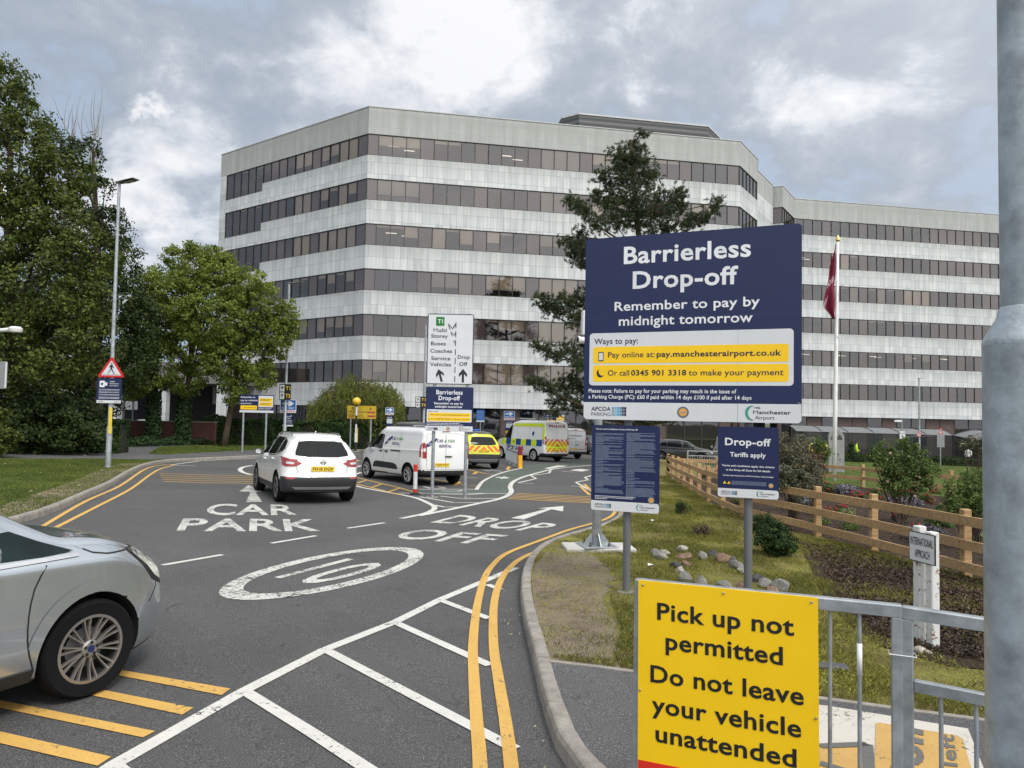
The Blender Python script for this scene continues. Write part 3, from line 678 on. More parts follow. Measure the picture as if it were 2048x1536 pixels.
# ground floor: columns, dark glazing and brown panels
M_BROWN=pm('brown panel',(.085,.055,.05),.45,var=.2);M_DARKG=glassmat('dark ground floor glass',(.25,.25,.26),.06,(.02,.02,.022),.5)
def ground_floor(f,step,rec=.5,z1=2.55):
    zb=-2.4;mb=MB();gb=MB();pb=MB();n=int(f.L/step)
    for i in range(n+1):
        x=f.L*i/n;mb.box(x-.05,x+.05,rec,rec+.1,zb,z1)
        if i<n:
            x2=f.L*(i+1)/n
            if random.random()<.25: pb.box(x+.06,x2-.06,rec+.04,rec+.09,zb,z1)
            else:
                gb.box(x+.06,x2-.06,rec+.05,rec+.06,zb,z1-.06);mb.box(x+.05,x2-.05,rec+.02,rec+.08,.15,.22)
    fr=f.put(mb.build('shopfront',M_FRAME,f.root));gb.build('pane',M_DARKG,fr)
    if pb.f: pb.build('panel',M_BROWN,fr)
ground_floor(fm,1.6);ground_floor(fl,2.2);ground_floor(fw,1.9);ground_floor(fc,1.6);ground_floor(fx,1.6)
# rooftop plant room with dark louvres
def louvre(name,c,c2,sc_):
    m,n,b=newmat(name);t=n.nodes.new('ShaderNodeTexWave');t.bands_direction='Z';t.inputs['Scale'].default_value=sc_;tcn=n.nodes.new('ShaderNodeTexCoord');n.links.new(tcn.outputs['Object'],t.inputs[0])
    n.links.new(ramp(n,t.outputs[0],[(.2,c),(.8,c2)]),b.inputs[0]);b.inputs['Roughness'].default_value=.6;bump(n,b,t.outputs[0],.6,.05);return m
M_LOUV=louvre('dark louvres',(.055,.06,.06),(.11,.115,.115),.55)
a=P(1158,229,71).to_2d();dm=(pC-pB).normalized();zt=P(1158,229,71).z
d_=ray(1416,250);t=((a.x)*dm.y-(a.y)*dm.x)/(d_.x*dm.y-d_.y*dm.x);b=Vector((d_.x*t,d_.y*t))
nn=Vector((-dm.y,dm.x));pl=[a,b,b+(dm+nn)*4.2,b+(dm+nn)*4.2+nn*5,a+(nn-dm)*1.4+nn*8,a+(nn-dm)*1.4];o=main.location
mb=MB();n=len(pl);mb.add([(p.x-o.x,p.y-o.y,26.7-o.z) for p in pl]+[(p.x-o.x,p.y-o.y,zt-o.z) for p in pl],[(i,(i+1)%n,n+(i+1)%n,n+i) for i in range(n)]+[tuple(range(n,2*n))]);pr=mb.build('plant_room',M_LOUV,main)
mb=MB()
for i in range(n):
    A=pl[i];B=pl[(i+1)%n];dd=(B-A);Mx=Matrix.Translation((A.x-o.x,A.y-o.y,-o.z))@Matrix.Rotation(math.atan2(dd.y,dd.x),4,'Z');mb.box(-.02,dd.length+.02,-.07,.1,zt+.002,zt+.16,M=Mx)
mb.build('coping',pm('pale metal coping',(.50,.51,.51),.5),pr)
# small roof fans on the wing
for px_ in (1961,1976):
    p=P(px_,426,88);f=MB();f.lathe([(.3,0),(.3,.5),(.55,.55),(.55,.75),(.2,.85)],14);o=wing.location;q=f.build('roof_fan',pm('white metal',(.7,.7,.7),.4),wing,smooth=40);q.location=(p.x-o.x,p.y-o.y,ROOF-.5-o.z)
# dark open undercroft left of the block
uc=thing('car_park_deck',(-30,62,zg(-30,62)),0,'dark concrete undercroft with white columns beyond the left hand trees','building')
mb=MB();mb.box(-14,6.2,0,16,4.6,6.4);mb.build('slab',pm('dark grey concrete',(.16,.155,.15),.9,var=.25),uc)  # slab of dark grey concrete
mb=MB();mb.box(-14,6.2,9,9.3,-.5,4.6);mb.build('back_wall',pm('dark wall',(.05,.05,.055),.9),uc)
for x in (-12,-8.3,-4.4,-.3,4.9):
    mb=MB();mb.bbox(x-.42,x+.42,0.1,.9,-.5,4.598,.03);mb.build('column',M_CLAD,uc)
mb=MB();mb.box(-14,6.2,-.02,.04,1.1,1.16)
for i in range(120): mb.box(-14+i*.168,-14+i*.168+.02,-.01,.03,-.3,1.1)
mb.build('railing',pm('dark railing',(.05,.05,.055),.5),uc)
# ================================================================ vehicles
def paint(name,col,metal=0.,rough=.28,coat=.8):
    m,n,b=newmat(name);b.inputs['Metallic'].default_value=metal;b.inputs['Roughness'].default_value=rough;b.inputs['Coat Weight'].default_value=coat;b.inputs['Coat Roughness'].default_value=.03
    f=noise(n,2.2,6,.7);d=noise(n,1,5,.7,mapscale=(1.2,1.2,5))
    c=ramp(n,f,[(.3,tuple(x*.93 for x in col)),(.7,col)]);c=mixc(n,ramp(n,d,[(.55,(0,0,0)),(.8,(.25,)*3)]),c,tuple(x*.6+.02 for x in col))
    # road dirt along the sills
    sp=n.nodes.new('ShaderNodeSeparateXYZ');tcn=n.nodes.new('ShaderNodeTexCoord');n.links.new(tcn.outputs['Object'],sp.inputs[0])
    lo=mth(n,'MULTIPLY',mth(n,'SUBTRACT',.75,sp.outputs[2],True),noise(n,6,5,.7),True)
    c=mixc(n,mth(n,'MULTIPLY',lo,.9,True),c,(.16,.15,.13));n.links.new(c,b.inputs['Base Color']);return m
M_BLK=pm('black car plastic',(.018,.018,.02),.55,bs=.1,bsc=300);M_TYRE=pm('tyre rubber',(.009,.009,.010),.9,bs=.3,bsc=90,spec=.12);M_WELL=pm('wheel arch black',(.008,.008,.008),.95)
M_CGL=pm('car window glass',(.006,.008,.009),.04,var=.02,spec=.25);M_CHR=pm('chrome trim',(.75,.75,.75),.12,metal=1.,var=.03)
M_ALLOY=pm('alloy wheel',(.42,.41,.40),.30,metal=.85,var=.08);M_RED=pm('red lamp lens',(.28,.008,.012),.12,var=.15,coat=1);M_LENS=pm('clear lamp lens',(.55,.57,.57),.08,var=.2,coat=1,metal=.35)
M_PLY=pm('yellow number plate',(.80,.55,.03),.4,var=.04);M_INK=pm('black lettering',(.012,.012,.013),.45);M_SEAM=pm('panel gap',(.01,.01,.01),.8);M_GREYT=pm('grey trim',(.16,.165,.17),.4)
def sm1(pts,L,w=.06):
    x=np.linspace(0,L,401);y=np.interp(x,[p[0] for p in pts],[p[1] for p in pts]);k=max(1,int(w/L*400))
    for _ in range(2):
        yp=np.pad(y,k,mode='edge');y=np.convolve(yp,np.ones(2*k+1)/(2*k+1),mode='valid')
    return lambda s:float(np.interp(s,x,y))
def bodymesh(S):
    L,W=S['L'],S['W'];top=sm1(S['top'],L,S.get('ts',.07));belt=sm1(S['belt'],L,.1);hw=sm1(S['hw'],L,.18);ht=sm1(S['ht'],L,.15);zb=sm1(S['zb'],L,.05)
    rp=sm1([(z,d) for z,d in S['rearp']],S['H']+.1,.04);fp=sm1([(z,d) for z,d in S['frontp']],S['H']+.1,.04)
    rf,ff_=S.get('rfall',.8),S.get('ffall',.8);bR,bF=S.get('bowR',.06),S.get('bowF',.16);Rr,Rf=S.get('Rr',.16),S.get('Rf',.22)
    st=[0,.008,.02,.04,.07,.11,.16,.22,.3];st=st+list(np.linspace(.38,L-.38,56))+[L-q for q in st[::-1]]
    rings=[]
    for s in st:
        b,t,h,r,z0=belt(s),top(s),hw(s),ht(s),zb(s)
        t=max(t,b+.015);gh=t-b;k=min(1,gh/.3);sb=S.get('shoulder',.955)
        e=min(s/Rr,1);f=min((L-s)/Rf,1);ins=.10*(1-math.sqrt(max(0,1-(1-e)**2)))+.14*(1-math.sqrt(max(0,1-(1-f)**2)))
        vi=.045*(1-math.sqrt(max(0,1-(1-e)**2)))+.05*(1-math.sqrt(max(0,1-(1-f)**2)))
        hb=h*sb;r=min(r,hb-.01)
        c=[(0,z0),(.6*h,z0),(.9*h,z0+.015),(.965*h,z0+.07),(.99*h,z0+.18),(h,z0+.45*(b-z0)),(.998*h,z0+.62*(b-z0)),(.985*h,b-.10*1),(hb+.012,b-.02),(hb-.004,b+.01*k)]
        m_=S.get('tumble',.5)
        c+= [(hb+(r-hb)*.33,b+gh*.30+.003),(hb+(r-hb)*.68,b+gh*.62),(r+.02*k,t-.13*k-.002),(r-.045*k-.01,t-.035*k-.001),(r*.80,t-.006),(r*.45,t+.008),(0,t+.014)]
        c=[(max(0,y-ins*min(1,y/.3)),z+(vi if z<z0+.3 else -vi*(z-z0)/(t-z0+.01))) for y,z in c]
        P3=[Vector((0,y,z)) for y,z in c];sm=smoothline(P3,3);ring=[]
        ws=max(0,1-s/rf);wf=max(0,1-(L-s)/ff_);ws=ws*ws*(3-2*ws) if S.get('rsm',0) else ws;wf=wf*wf*(3-2*wf)
        for p in sm:
            y=max(p.y,0);x=s+ws*(rp(p.z)+bR*(y/h)**2)-wf*(fp(p.z)+bF*(y/h)**2.2);ring.append((x-L/2,y,p.z))
        rings.append(ring)
    m=len(rings[0]);V=[];idx=[]
    for r in rings:
        a=[];bb=[]
        for j,(x,y,z) in enumerate(r):
            a.append(len(V));V.append((x,y,z))
        for j,(x,y,z) in enumerate(r):
            if j in (0,m-1): bb.append(a[j])
            else: bb.append(len(V));V.append((x,-y,z))
        idx.append((a,bb))
    Fc=[]
    for i in range(len(rings)-1):
        a,b=idx[i];c,d=idx[i+1]
        for j in range(m-1): Fc.append((a[j],c[j],c[j+1],a[j+1]));Fc.append((b[j],b[j+1],d[j+1],d[j]))
    K=8
    for e,(a,bb),fl in ((0,idx[0],False),(1,idx[-1],True)):
        cols=[];
        for q in range(K+1):
            if q==0: cols.append(bb);continue
            if q==K: cols.append(a);continue
            col=[]
            for j in range(m):
                if j in (0,m-1): col.append(a[j]);continue
                A=Vector(V[bb[j]]);B=Vector(V[a[j]]);t=q/K;p=A.lerp(B,t);u=(2*t-1)
                # bow
                bw=(bR if e==0 else -bF);p.x=A.x-bw*(1-u*u)*(min(1,abs(A.y)/(W/2))**2)
                col.append(len(V));V.append(tuple(p))
            cols.append(col)
        for q in range(K):
            for j in range(m-1):
                f=[cols[q][j],cols[q+1][j],cols[q+1][j+1],cols[q][j+1]];f=[v for i_,v in enumerate(f) if v not in f[:i_]]
                if len(f)>=3: Fc.append(tuple(f if not fl else f[::-1]))
    me=bpy.data.meshes.new('body');me.from_pydata(V,[],Fc)
    bm=bmesh.new();bm.from_mesh(me);bmesh.ops.remove_doubles(bm,verts=bm.verts,dist=.0008);bmesh.ops.recalc_face_normals(bm,faces=bm.faces);bm.to_mesh(me);bm.free();return me
class Veh:
    def __init__(s,S,name,label,cat,mats,group=None,facing=0):
        s.S=S;s.L=S['L'];s.root=thing(name,(0,0,0),0,label,cat,group)
        me=bodymesh(S);bm=bmesh.new();bm.from_mesh(me);s.bvh=BVHTree.FromBMesh(bm);bm.free()
        ob=bpy.data.objects.new('tmp',me);COL.objects.link(ob);r=S['r'];ra=r+S.get('gap',.055);s.ra=ra
        cuts=[]
        cm=MB();n=40
        for wx in S['wheels']:
            for sd in (1,-1):
                x=wx-s.L/2;y0,y1=(S['W']/2-.34,S['W']/2+.2);Y=(y0,y1) if sd>0 else (-y1,-y0)
                V=[(x+ra*math.cos(2*math.pi*k/n),yy,r+ra*math.sin(2*math.pi*k/n)) for yy in Y for k in range(n)]
                cm.add(V,[(k,(k+1)%n,n+(k+1)%n,n+k) for k in range(n)]+[tuple(range(n-1,-1,-1)),tuple(range(n,2*n))])
        cu=cm.build('cutter',None);md=ob.modifiers.new('b','BOOLEAN');md.operation='DIFFERENCE';md.object=cu;md.solver='EXACT'
        for sv in ('EXACT','FAST'):
            md.solver=sv;m2=bpy.data.meshes.new_from_object(ob.evaluated_get(bpy.context.evaluated_depsgraph_get()))
            if max(abs(q.co.y) for q in m2.vertices)<S['W']/2+.12: break
        bpy.data.objects.remove(cu);bpy.data.objects.remove(ob)
        m2.name='body';m2.materials.clear();cl=S.get('clad',0)
        clf=sm1(cl,s.L,.05) if cl else (lambda q:0)
        for q_ in (mats,M_WELL,S.get('cladmat',M_BLK),S.get('roofmat',mats)): m2.materials.append(q_)
        bm=bmesh.new();bm.from_mesh(m2)
        if cl:   # cut a clean edge along the cladding height
            pass
        for f in bm.faces:
            c=f.calc_center_median();k=0;f.smooth=True
            for wx in S['wheels']:
                d=math.hypot(c.x-(wx-s.L/2),c.z-r)
                if d<ra+.004 and abs(c.y)<S['W']/2+.05 and (abs(d-ra)<.006 or d<ra-.006): k=1;f.smooth=False
            if k==0 and c.z<clf(c.x+s.L/2): k=2
            if k==0 and 'roofmat' in S and c.z>S['H']-.15 and f.normal.z>.55 and .25<c.x+s.L/2<2.5: k=3
            f.material_index=k
        bm.to_mesh(m2);bm.free()
        m2.set_sharp_from_angle(angle=rad(40))
        s.body=link('body',m2,None,s.root);s.wheels()
    def wheels(s):
        S=s.S;r=S['r'];w=S.get('tw',.205);style=S.get('rim',10)
        tm=MB();prof=[(r*.69,-w/2+.01),(r*.93,-w/2),(r*.985,-w/2+.02),(r,-w/2+.045),(r,w/2-.045),(r*.985,w/2-.02),(r*.93,w/2),(r*.69,w/2-.01)]
        n=44;V=[(q*math.cos(2*math.pi*k/n),y,q*math.sin(2*math.pi*k/n)) for q,y in prof for k in range(n)];m=len(prof)
        Fc=[(i*n+k,i*n+(k+1)%n,((i+1)%m)*n+(k+1)%n,((i+1)%m)*n+k) for i in range(m) for k in range(n)];tm.add(V,Fc)
        rm=MB();R=r*.685;yo=-w/2+.012
        ring=lambda a,b,y0,y1,mi:rm.add([(q*math.cos(2*math.pi*k/n),y,q*math.sin(2*math.pi*k/n)) for q,y in ((a,y1),(a,y0),(b,y0),(b,y1))for k in range(n)],[(i*n+k,i*n+(k+1)%n,((i+1)%4)*n+(k+1)%n,((i+1)%4)*n+k) for i in range(4) for k in range(n)],mi)
        ring(R*.93,R*1.015,yo-.004,yo+.03,0);ring(R*.90,R*.94,yo+.02,w/2-.01,1)
        rm.add([(R*.93*math.cos(2*math.pi*k/n),yo+.09,R*.93*math.sin(2*math.pi*k/n)) for k in range(n)],[tuple(range(n))],1)
        rm.add([(R*.60*math.cos(2*math.pi*k/n),yo+.075,R*.60*math.sin(2*math.pi*k/n)) for k in range(n)],[tuple(range(n))],2)
        ns,split,wd=S.get('spokes',(5,0,.10))
        for i in range(ns):
            a=2*math.pi*i/ns+.2
            for dlt in ((-split,split) if split else (0,)):
                p0=Vector((R*.20*math.cos(a),0,R*.20*math.sin(a)));a2=a+dlt;p1=Vector((R*.95*math.cos(a2),0,R*.95*math.sin(a2)));t=(p1-p0).normalized();nn=Vector((-t.z,0,t.x));pm_=p0.lerp(p1,.55)
                V=[];
                for p,hw_,yy in ((p0,wd*R*.55,yo+.015),(pm_,wd*R*.42,yo+.018),(p1,wd*R*.62,yo+.004)):
                    V+= [p+nn*hw_+Vector((0,yy+.012,0)),p+nn*hw_*.45+Vector((0,yy-.004,0)),p-nn*hw_*.45+Vector((0,yy-.004,0)),p-nn*hw_+Vector((0,yy+.012,0)),p+Vector((0,yy+.04,0))]
                Fc=[];m_=5
                for q in range(2):
                    for j in range(m_): Fc.append((q*m_+j,q*m_+(j+1)%m_,(q+1)*m_+(j+1)%m_,(q+1)*m_+j))
                rm.add(V,Fc,0)
        hub=[(R*c_,y_) for c_,y_ in ((.27,yo+.03),(.26,yo+.008),(.20,yo),(.0001,yo))]
        rm.add([(q*math.cos(2*math.pi*k/16),y,q*math.sin(2*math.pi*k/16)) for q,y in hub for k in range(16)],[(i*16+k,i*16+(k+1)%16,(i+1)*16+(k+1)%16,(i+1)*16+k) for i in range(3) for k in range(16)],0)
        for i in range(5):
            a=2*math.pi*(i+.5)/5;c=(R*.19*math.cos(a),R*.19*math.sin(a));rm.add([(c[0]+.012*math.cos(2*math.pi*k/8),yo-.003,c[1]+.012*math.sin(2*math.pi*k/8)) for k in range(8)],[tuple(range(8))],1)
        k_=MB();k_.add([(R*.11*math.cos(2*math.pi*k/16),yo-.004,R*.11*math.sin(2*math.pi*k/16)) for k in range(16)],[tuple(range(16))])
        first=None
        for i,wx in enumerate(S['wheels']):
            for sd in (-1,1):
                steer=S.get('steer',0) if i==1 else 0
                if first is None:
                    t=tm.build('wheel',M_TYRE,s.root,smooth=35);rr=rm.build('rim',[S.get('rimmat',M_ALLOY),M_WELL,M_GREYT],t,smooth=30);cp=k_.build('hub_cap',S.get('cap',M_GREYT),rr);first=t
                else: t=copytree(first,s.root)
                t.location=(wx-s.L/2,sd*(S['W']/2-w/2-.015),r);t.rotation_euler=(0,random.uniform(0,1),(0 if sd<0 else math.pi)+steer)
                if sd>0: t.rotation_euler=(0,random.uniform(0,1),math.pi+steer)
    def cast(s,u,v,ax):
        L=s.L
        if ax=='R': o,d=Vector((u,-3,v)),Vector((0,1,0))
        elif ax=='L': o,d=Vector((u,3,v)),Vector((0,-1,0))
        elif ax=='B': o,d=Vector((-5,u,v)),Vector((1,0,0))
        elif ax=='F': o,d=Vector((5,u,v)),Vector((-1,0,0))
        else: o,d=Vector((u,v,4)),Vector((0,0,-1))
        h=s.bvh.ray_cast(o,d)
        if h[0] is not None and ((ax in 'LR' and (abs(h[0].y)<.60*s.S['W']/2 or abs(h[1].y)<.18)) or (ax in 'BF' and (abs(h[0].x)<L/2-.80 or abs(h[1].x)<.22))): return None,None
        return h[0],h[1]
    def decal(s,name,outline,ax,mat,off=.004,res=.06,parent=None,thick=.0,holes=()):
        v,f=cdt(outline,holes,res);V=[];ok=True
        for a,b in v:
            p,n=s.cast(a,b,ax)
            if p is None:
                for q in range(1,60):   # a point just past the edge of the body slides back on to it
                    p,n=s.cast(a-math.copysign(.01*q,a),b,ax)
                    if p is not None: break
                if p is None: p,n=V[-1]*1. if V else Vector((0,0,.5)),Vector((0,0,1))
            V.append(p+n*off)
        mb=MB();mb.add(V,f)
        o=mb.build(name,mat,parent or s.root,smooth=True)
        me=o.data
        # make the faces look outwards
        ds={'R':(0,-1,0),'L':(0,1,0),'B':(-1,0,0),'F':(1,0,0),'T':(0,0,1)}[ax];tot=sum((p.normal.dot(Vector(ds))*p.area for p in me.polygons),0.)
        if tot<0: me.flip_normals()
        return o
    def line(s,pts,ax,w=.012,mat=None,name='panel_gap',off=.002,parent=None):
        mb=MB();p=[Vector(q) for q in pts];d=[]
        for a,b in zip(p,p[1:]):
            m=max(1,int((b-a).length/.05))
            for j in range(m): d.append(a.lerp(b,j/m))
        d.append(p[-1]);L,R=strip2d(d,w);V=[];n=len(L)
        for q in L+R:
            h,nn=s.cast(q.x,q.y,ax)
            if h is None: h,nn=Vector((0,0,.3)),Vector((0,0,1))
            V.append(h+nn*off)
        mb.add(V,[(i,i+1,n+i+1,n+i) for i in range(n-1)]);return mb.build(name,mat or M_SEAM,parent or s.body,fix=False)
    def text(s,st,x0,z0,x1,z1,ax,mat,bold=.02,flip=False,name='lettering',slant=0.,off=.009,parent=None):
        v,f=textmesh(st,bold);mn=v.min(0);mx_=v.max(0);cap,_=textmesh('H',bold);ch=cap[:,1].max();V=[]
        for a,b in v:
            z=z0+b*(z1-z0)/ch;x=x0+(a-mn[0])*(x1-x0)/(mx_[0]-mn[0])+(slant*(z-z0) if x1>x0 else -slant*(z-z0));h,n=s.cast(x,z,ax)
            if h is None: h,n=Vector((x,0,z)),Vector((0,0,1))
            V.append(h+n*off)
        mb=MB();mb.add(V,f);return mb.build(name,mat,parent or s.body,fix=False)
    def mirror2(s,name,outline,mat,**k):
        return [s.decal(name,outline,ax,mat,**k) for ax in 'LR']
    def mirrors(s,x,z,mat,size=(.10,.20,.15)):
        for sd in (1,-1):
            h,n=s.cast(x,z,'L' if sd>0 else 'R')
            if h is None: continue
            mb=MB();a,b,c=size;M_=Matrix.Translation((h.x+.02,h.y+sd*(.11),h.z+.06))
            prof=[(math.copysign(abs(math.cos(t_))**.6,math.cos(t_))*b*.46,math.copysign(abs(math.sin(t_))**.6,math.sin(t_))*c*.48) for t_ in [2*math.pi*k/14 for k in range(14)]]
            V=[];sec=((-a*.5,.92),(-a*.42,1.0),(0,.96),(a*.35,.75),(a*.5,.4))
            for xx,sc_ in sec: V+= [M_@Vector((xx,p[0]*sc_,p[1]*sc_)) for p in prof]
            n_=14;Fc=[(i*n_+k,i*n_+(k+1)%n_,(i+1)*n_+(k+1)%n_,(i+1)*n_+k) for i in range(4) for k in range(n_)]+[tuple(range(n_)),tuple(4*n_+k for k in range(n_))]
            mb.add(V,Fc);mb.tube([(h.x+.02,h.y-sd*.03,h.z+.0),(h.x+.02,h.y+sd*.06,h.z+.03)],.025,8,m=1)
            gl=MB();gl.add([M_@Vector((-a*.5-.003,p[0]*.84,p[1]*.84)) for p in prof],[tuple(range(n_))])
            o=mb.build('wing_mirror',[mat,M_BLK],s.root,smooth=40);gl.build('mirror_glass',M_CHR,o)
    def handle(s,x,z,mat,w=.17,ax='LR'):
        for a in ax:
            h,n=s.cast(x,z,a);sd=1 if a=='L' else -1
            mb=MB();mb.bbox(-w/2,w/2,-.022,.022,0,.035,.008,M=Matrix.Translation(h)@Matrix.Rotation(-sd*math.pi/2,4,'X'));mb.build('door_handle',mat,s.root)
    def plate(s,txt,y,z,w=.52,h=.111,ax='B',mat=None):
        sg=-1 if ax=='B' else 1;p,n=s.cast(y,z,ax);x=p.x+sg*.012
        mb=MB();mb.box(x-.006,x+.006,y-w/2,y+w/2,z-h/2,z+h/2);o=mb.build('number_plate',mat or M_PLY,s.root)
        t=MB();v,f=textmesh(txt,.02);mn=v.min(0);mx_=v.max(0);V=[(x+sg*.0085,y+sg*(-(w*.45)+(a-mn[0])/(mx_[0]-mn[0])*w*.9)*1,z-h*.33+(b-mn[1])/(mx_[1]-mn[1])*h*.66) for a,b in v]
        t.add(V,f);t.build('lettering',M_INK,o,fix=False)
    def place(s,p,heading,wheel=None):
        """wheel=(i,side): index of axle, side -1 right, +1 left: that tyre's contact stands on p"""
        up=Vector((SX,SY,1)).normalized();q=Vector((0,0,1)).rotation_difference(up)@Matrix.Rotation(heading,3,'Z').to_quaternion()
        s.root.rotation_mode='QUATERNION';s.root.rotation_quaternion=q
        l=Vector((0,0,0)) if wheel is None else Vector((s.S['wheels'][wheel[0]]-s.L/2,wheel[1]*(s.S['W']/2-.06),0))
        s.root.location=Vector((p.x,p.y,zg(p.x,p.y,.002)))-q@l
def X(L,*pts): return [(a-L/2,b) for a,b in pts]
# ---- silver people carrier in the foreground
M_LENS2=pm('milky headlamp lens',(.62,.62,.55),.12,var=.35,vs=14,coat=.8)
M_CGL2=pm('greenish car glass',(.006,.014,.015),.04,var=.6,vs=2.2,spec=.25)
S_MPV=dict(L=4.40,W=1.84,H=1.64,r=.325,wheels=(.86,3.51),zb=[(0,.30),(.5,.22),(3.9,.18),(4.46,.19)],
 top=[(0,1.42),(.25,1.56),(1.2,1.64),(2.0,1.63),(2.45,1.55),(2.9,1.33),(3.34,1.08),(3.7,1.04),(4.0,.985),(4.22,.92),(4.36,.84),(4.46,.76)],ts=.05,
 belt=[(0,1.05),(1.5,1.02),(2.8,.95),(3.4,.94),(3.8,.925),(4.1,.87),(4.34,.79),(4.46,.70)],
 hw=[(0,.86),(.5,.905),(1.5,.905),(3.3,.905),(3.8,.91),(4.2,.89),(4.46,.82)],ht=[(0,.60),(1,.64),(2.2,.63),(2.9,.69),(3.34,.75),(3.8,.75),(4.2,.70),(4.38,.62)],
 rearp=[(.2,.08),(.5,0),(.9,.02),(1.1,.06),(1.6,.30)],frontp=[(.15,.06),(.3,.0),(.5,0),(.65,.01),(.9,.10)],bowF=.30,Rf=.3,ffall=.95,steer=-.06,spokes=(10,.11,.085),rimmat=pm('dark polished alloy',(.36,.34,.32),.3,metal=.8),cap=pm('blue oval badge',(.01,.02,.09),.3),clad=[(0,.24),(4.38,.24)],gap=.05,shoulder=.965)
M_SILV=paint('silver car paint',(.54,.585,.62),metal=.78,rough=.22)
v=Veh(S_MPV,'parked_car','silver people carrier in the near left corner, seen from its right side','car',M_SILV);L=v.L
v.mirror2('side_window',X(L,(3.37,.99),(3.16,.985),(2.86,.99),(2.88,1.15),(2.98,1.155),(3.14,1.08)),M_CGL2,res=.025,off=.009)
v.mirror2('side_window',X(L,(2.80,.99),(2.80,1.155),(2.55,1.28),(2.2,1.38),(1.85,1.41),(1.85,1.01)),M_CGL2,res=.03,off=.009)
v.mirror2('side_window',X(L,(1.78,1.01),(1.78,1.49),(1.2,1.50),(.95,1.47),(.90,1.06)),M_CGL2,res=.06)
v.mirror2('side_window',X(L,(.84,1.07),(.86,1.46),(.5,1.40),(.34,1.30),(.5,1.12)),M_CGL2,res=.06)
for ax in 'LR':
    v.line(X(L,(3.40,.966),(2.7,.962),(1.8,.985),(.9,1.03),(.4,1.09)),ax,.022,M_CHR,'window_trim',.007,v.root)
    v.line(X(L,(3.16,.935),(3.12,.87),(3.085,.80),(3.065,.72),(3.055,.64),(3.053,.56),(3.06,.48),(3.075,.41),(3.10,.34),(3.12,.29)),ax,.010)
    v.line(X(L,(1.80,.97),(1.80,.5),(1.76,.26)),ax,.010)
    v.line(X(L,(4.12,.73),(4.07,.62),(3.98,.54)),ax,.008)
    v.line(X(L,(3.40,1.02),(3.50,.965),(3.60,.945),(3.84,.935)),ax,.009)
    v.line(X(L,(2.90,.42),(2.5,.43),(1.2,.46)),ax,.03,M_SILV,'door_crease',.006)
    v.decal('headlight_surround',X(L,(3.81,.937),(4.02,.930),(4.20,.885),(4.345,.81),(4.385,.66),(4.26,.585),(4.03,.69)),ax,M_BLK,.005,.03)
    v.decal('headlight',X(L,(3.84,.925),(4.02,.915),(4.18,.87),(4.32,.80),(4.365,.67),(4.26,.605),(4.06,.71)),ax,M_LENS2,.009,.03)
    v.decal('indicator',X(L,(4.24,.79),(4.31,.755),(4.33,.69),(4.27,.65),(4.18,.70)),ax,M_CHR,.012,.03)
    v.decal('fog_lamp_recess',X(L,(4.20,.54),(4.33,.55),(4.35,.42),(4.28,.36),(4.22,.40)),ax,M_BLK,.004,.04)
    v.decal('sill_trim',X(L,(1.25,.22),(1.25,.29),(3.12,.30),(3.12,.22)),ax,M_BLK,.010,.08)
v.decal('windscreen',[(3.20-L/2,-.50),(3.20-L/2,.50),(2.5-L/2,.48),(2.5-L/2,-.48)],'T',M_CGL,.005,.08)
for ax in 'LR':
    a0=[(3.51-L/2+math.cos(t)*q,.325+math.sin(t)*q) for q,rg in ((v.ra+.004,np.linspace(1.3,math.pi-.25,26)),(v.ra+.085,np.linspace(math.pi-.25,1.3,26))) for t in rg]
    v.decal('wheel_arch_lip',a0,ax,M_SILV,.007,.05,parent=v.body)
v.decal('grille',[(-.45,.36),(.45,.36),(.36,.56),(-.36,.56)],'F',M_BLK,.006,.05)
v.line(X(L,(3.30,.70),(3.62,.74),(3.95,.74),(4.1,.69)) and [(3.30-L/2,-.67),(3.75-L/2,-.64),(4.12-L/2,-.60)],'T',.008);v.line([(3.30-L/2,.67),(3.75-L/2,.64),(4.12-L/2,.60)],'T',.008)
v.mirrors(2.73-L/2,1.0,M_SILV,(.10,.19,.15));v.handle(1.95-L/2,.86,M_SILV);v.handle(1.0-L/2,.90,M_SILV)
v.plate('FD62 KXN',0,.45,ax='F',mat=pm('white number plate',(.75,.75,.72),.4,var=.03))
v.place(G(170,1394),rad(67),(1,-1))
# ---- white crossover seen from behind
S_SUV=dict(L=4.39,W=1.81,H=1.59,r=.345,wheels=(.82,3.46),zb=[(0,.25),(.6,.22),(3.7,.22),(4.39,.28)],
 top=[(0,1.52),(.4,1.57),(1.3,1.60),(2.1,1.58),(2.6,1.48),(3.25,1.10),(3.5,1.03),(4.0,.96),(4.39,.84)],belt=[(0,1.10),(1.0,1.06),(2.8,.98),(3.4,.95),(4.0,.86),(4.39,.74)],
 hw=[(0,.84),(.3,.895),(1.2,.895),(3.6,.885),(4.1,.82),(4.39,.72)],ht=[(0,.56),(.8,.60),(2.2,.60),(3.25,.70),(3.8,.68),(4.39,.5)],
 rearp=[(.2,.10),(.36,.02),(.5,0),(.62,0),(.68,.07),(.9,.08),(1.06,.11),(1.3,.32),(1.48,.46),(1.6,.44)],frontp=[(.2,.12),(.5,0),(.75,.03),(.95,.15)],bowR=.12,Rr=.24,rfall=1.0,clad=[(0,.60),(.35,.60),(1.3,.38),(3.0,.38),(4.39,.44)],spokes=(5,.16,.13),rimmat=pm('dark machined alloy',(.20,.20,.21),.3,metal=.7),tw=.225)
M_PEARL=paint('pearl white paint',(.78,.79,.77),rough=.22);M_WHT=paint('white van paint',(.80,.81,.81),rough=.3)
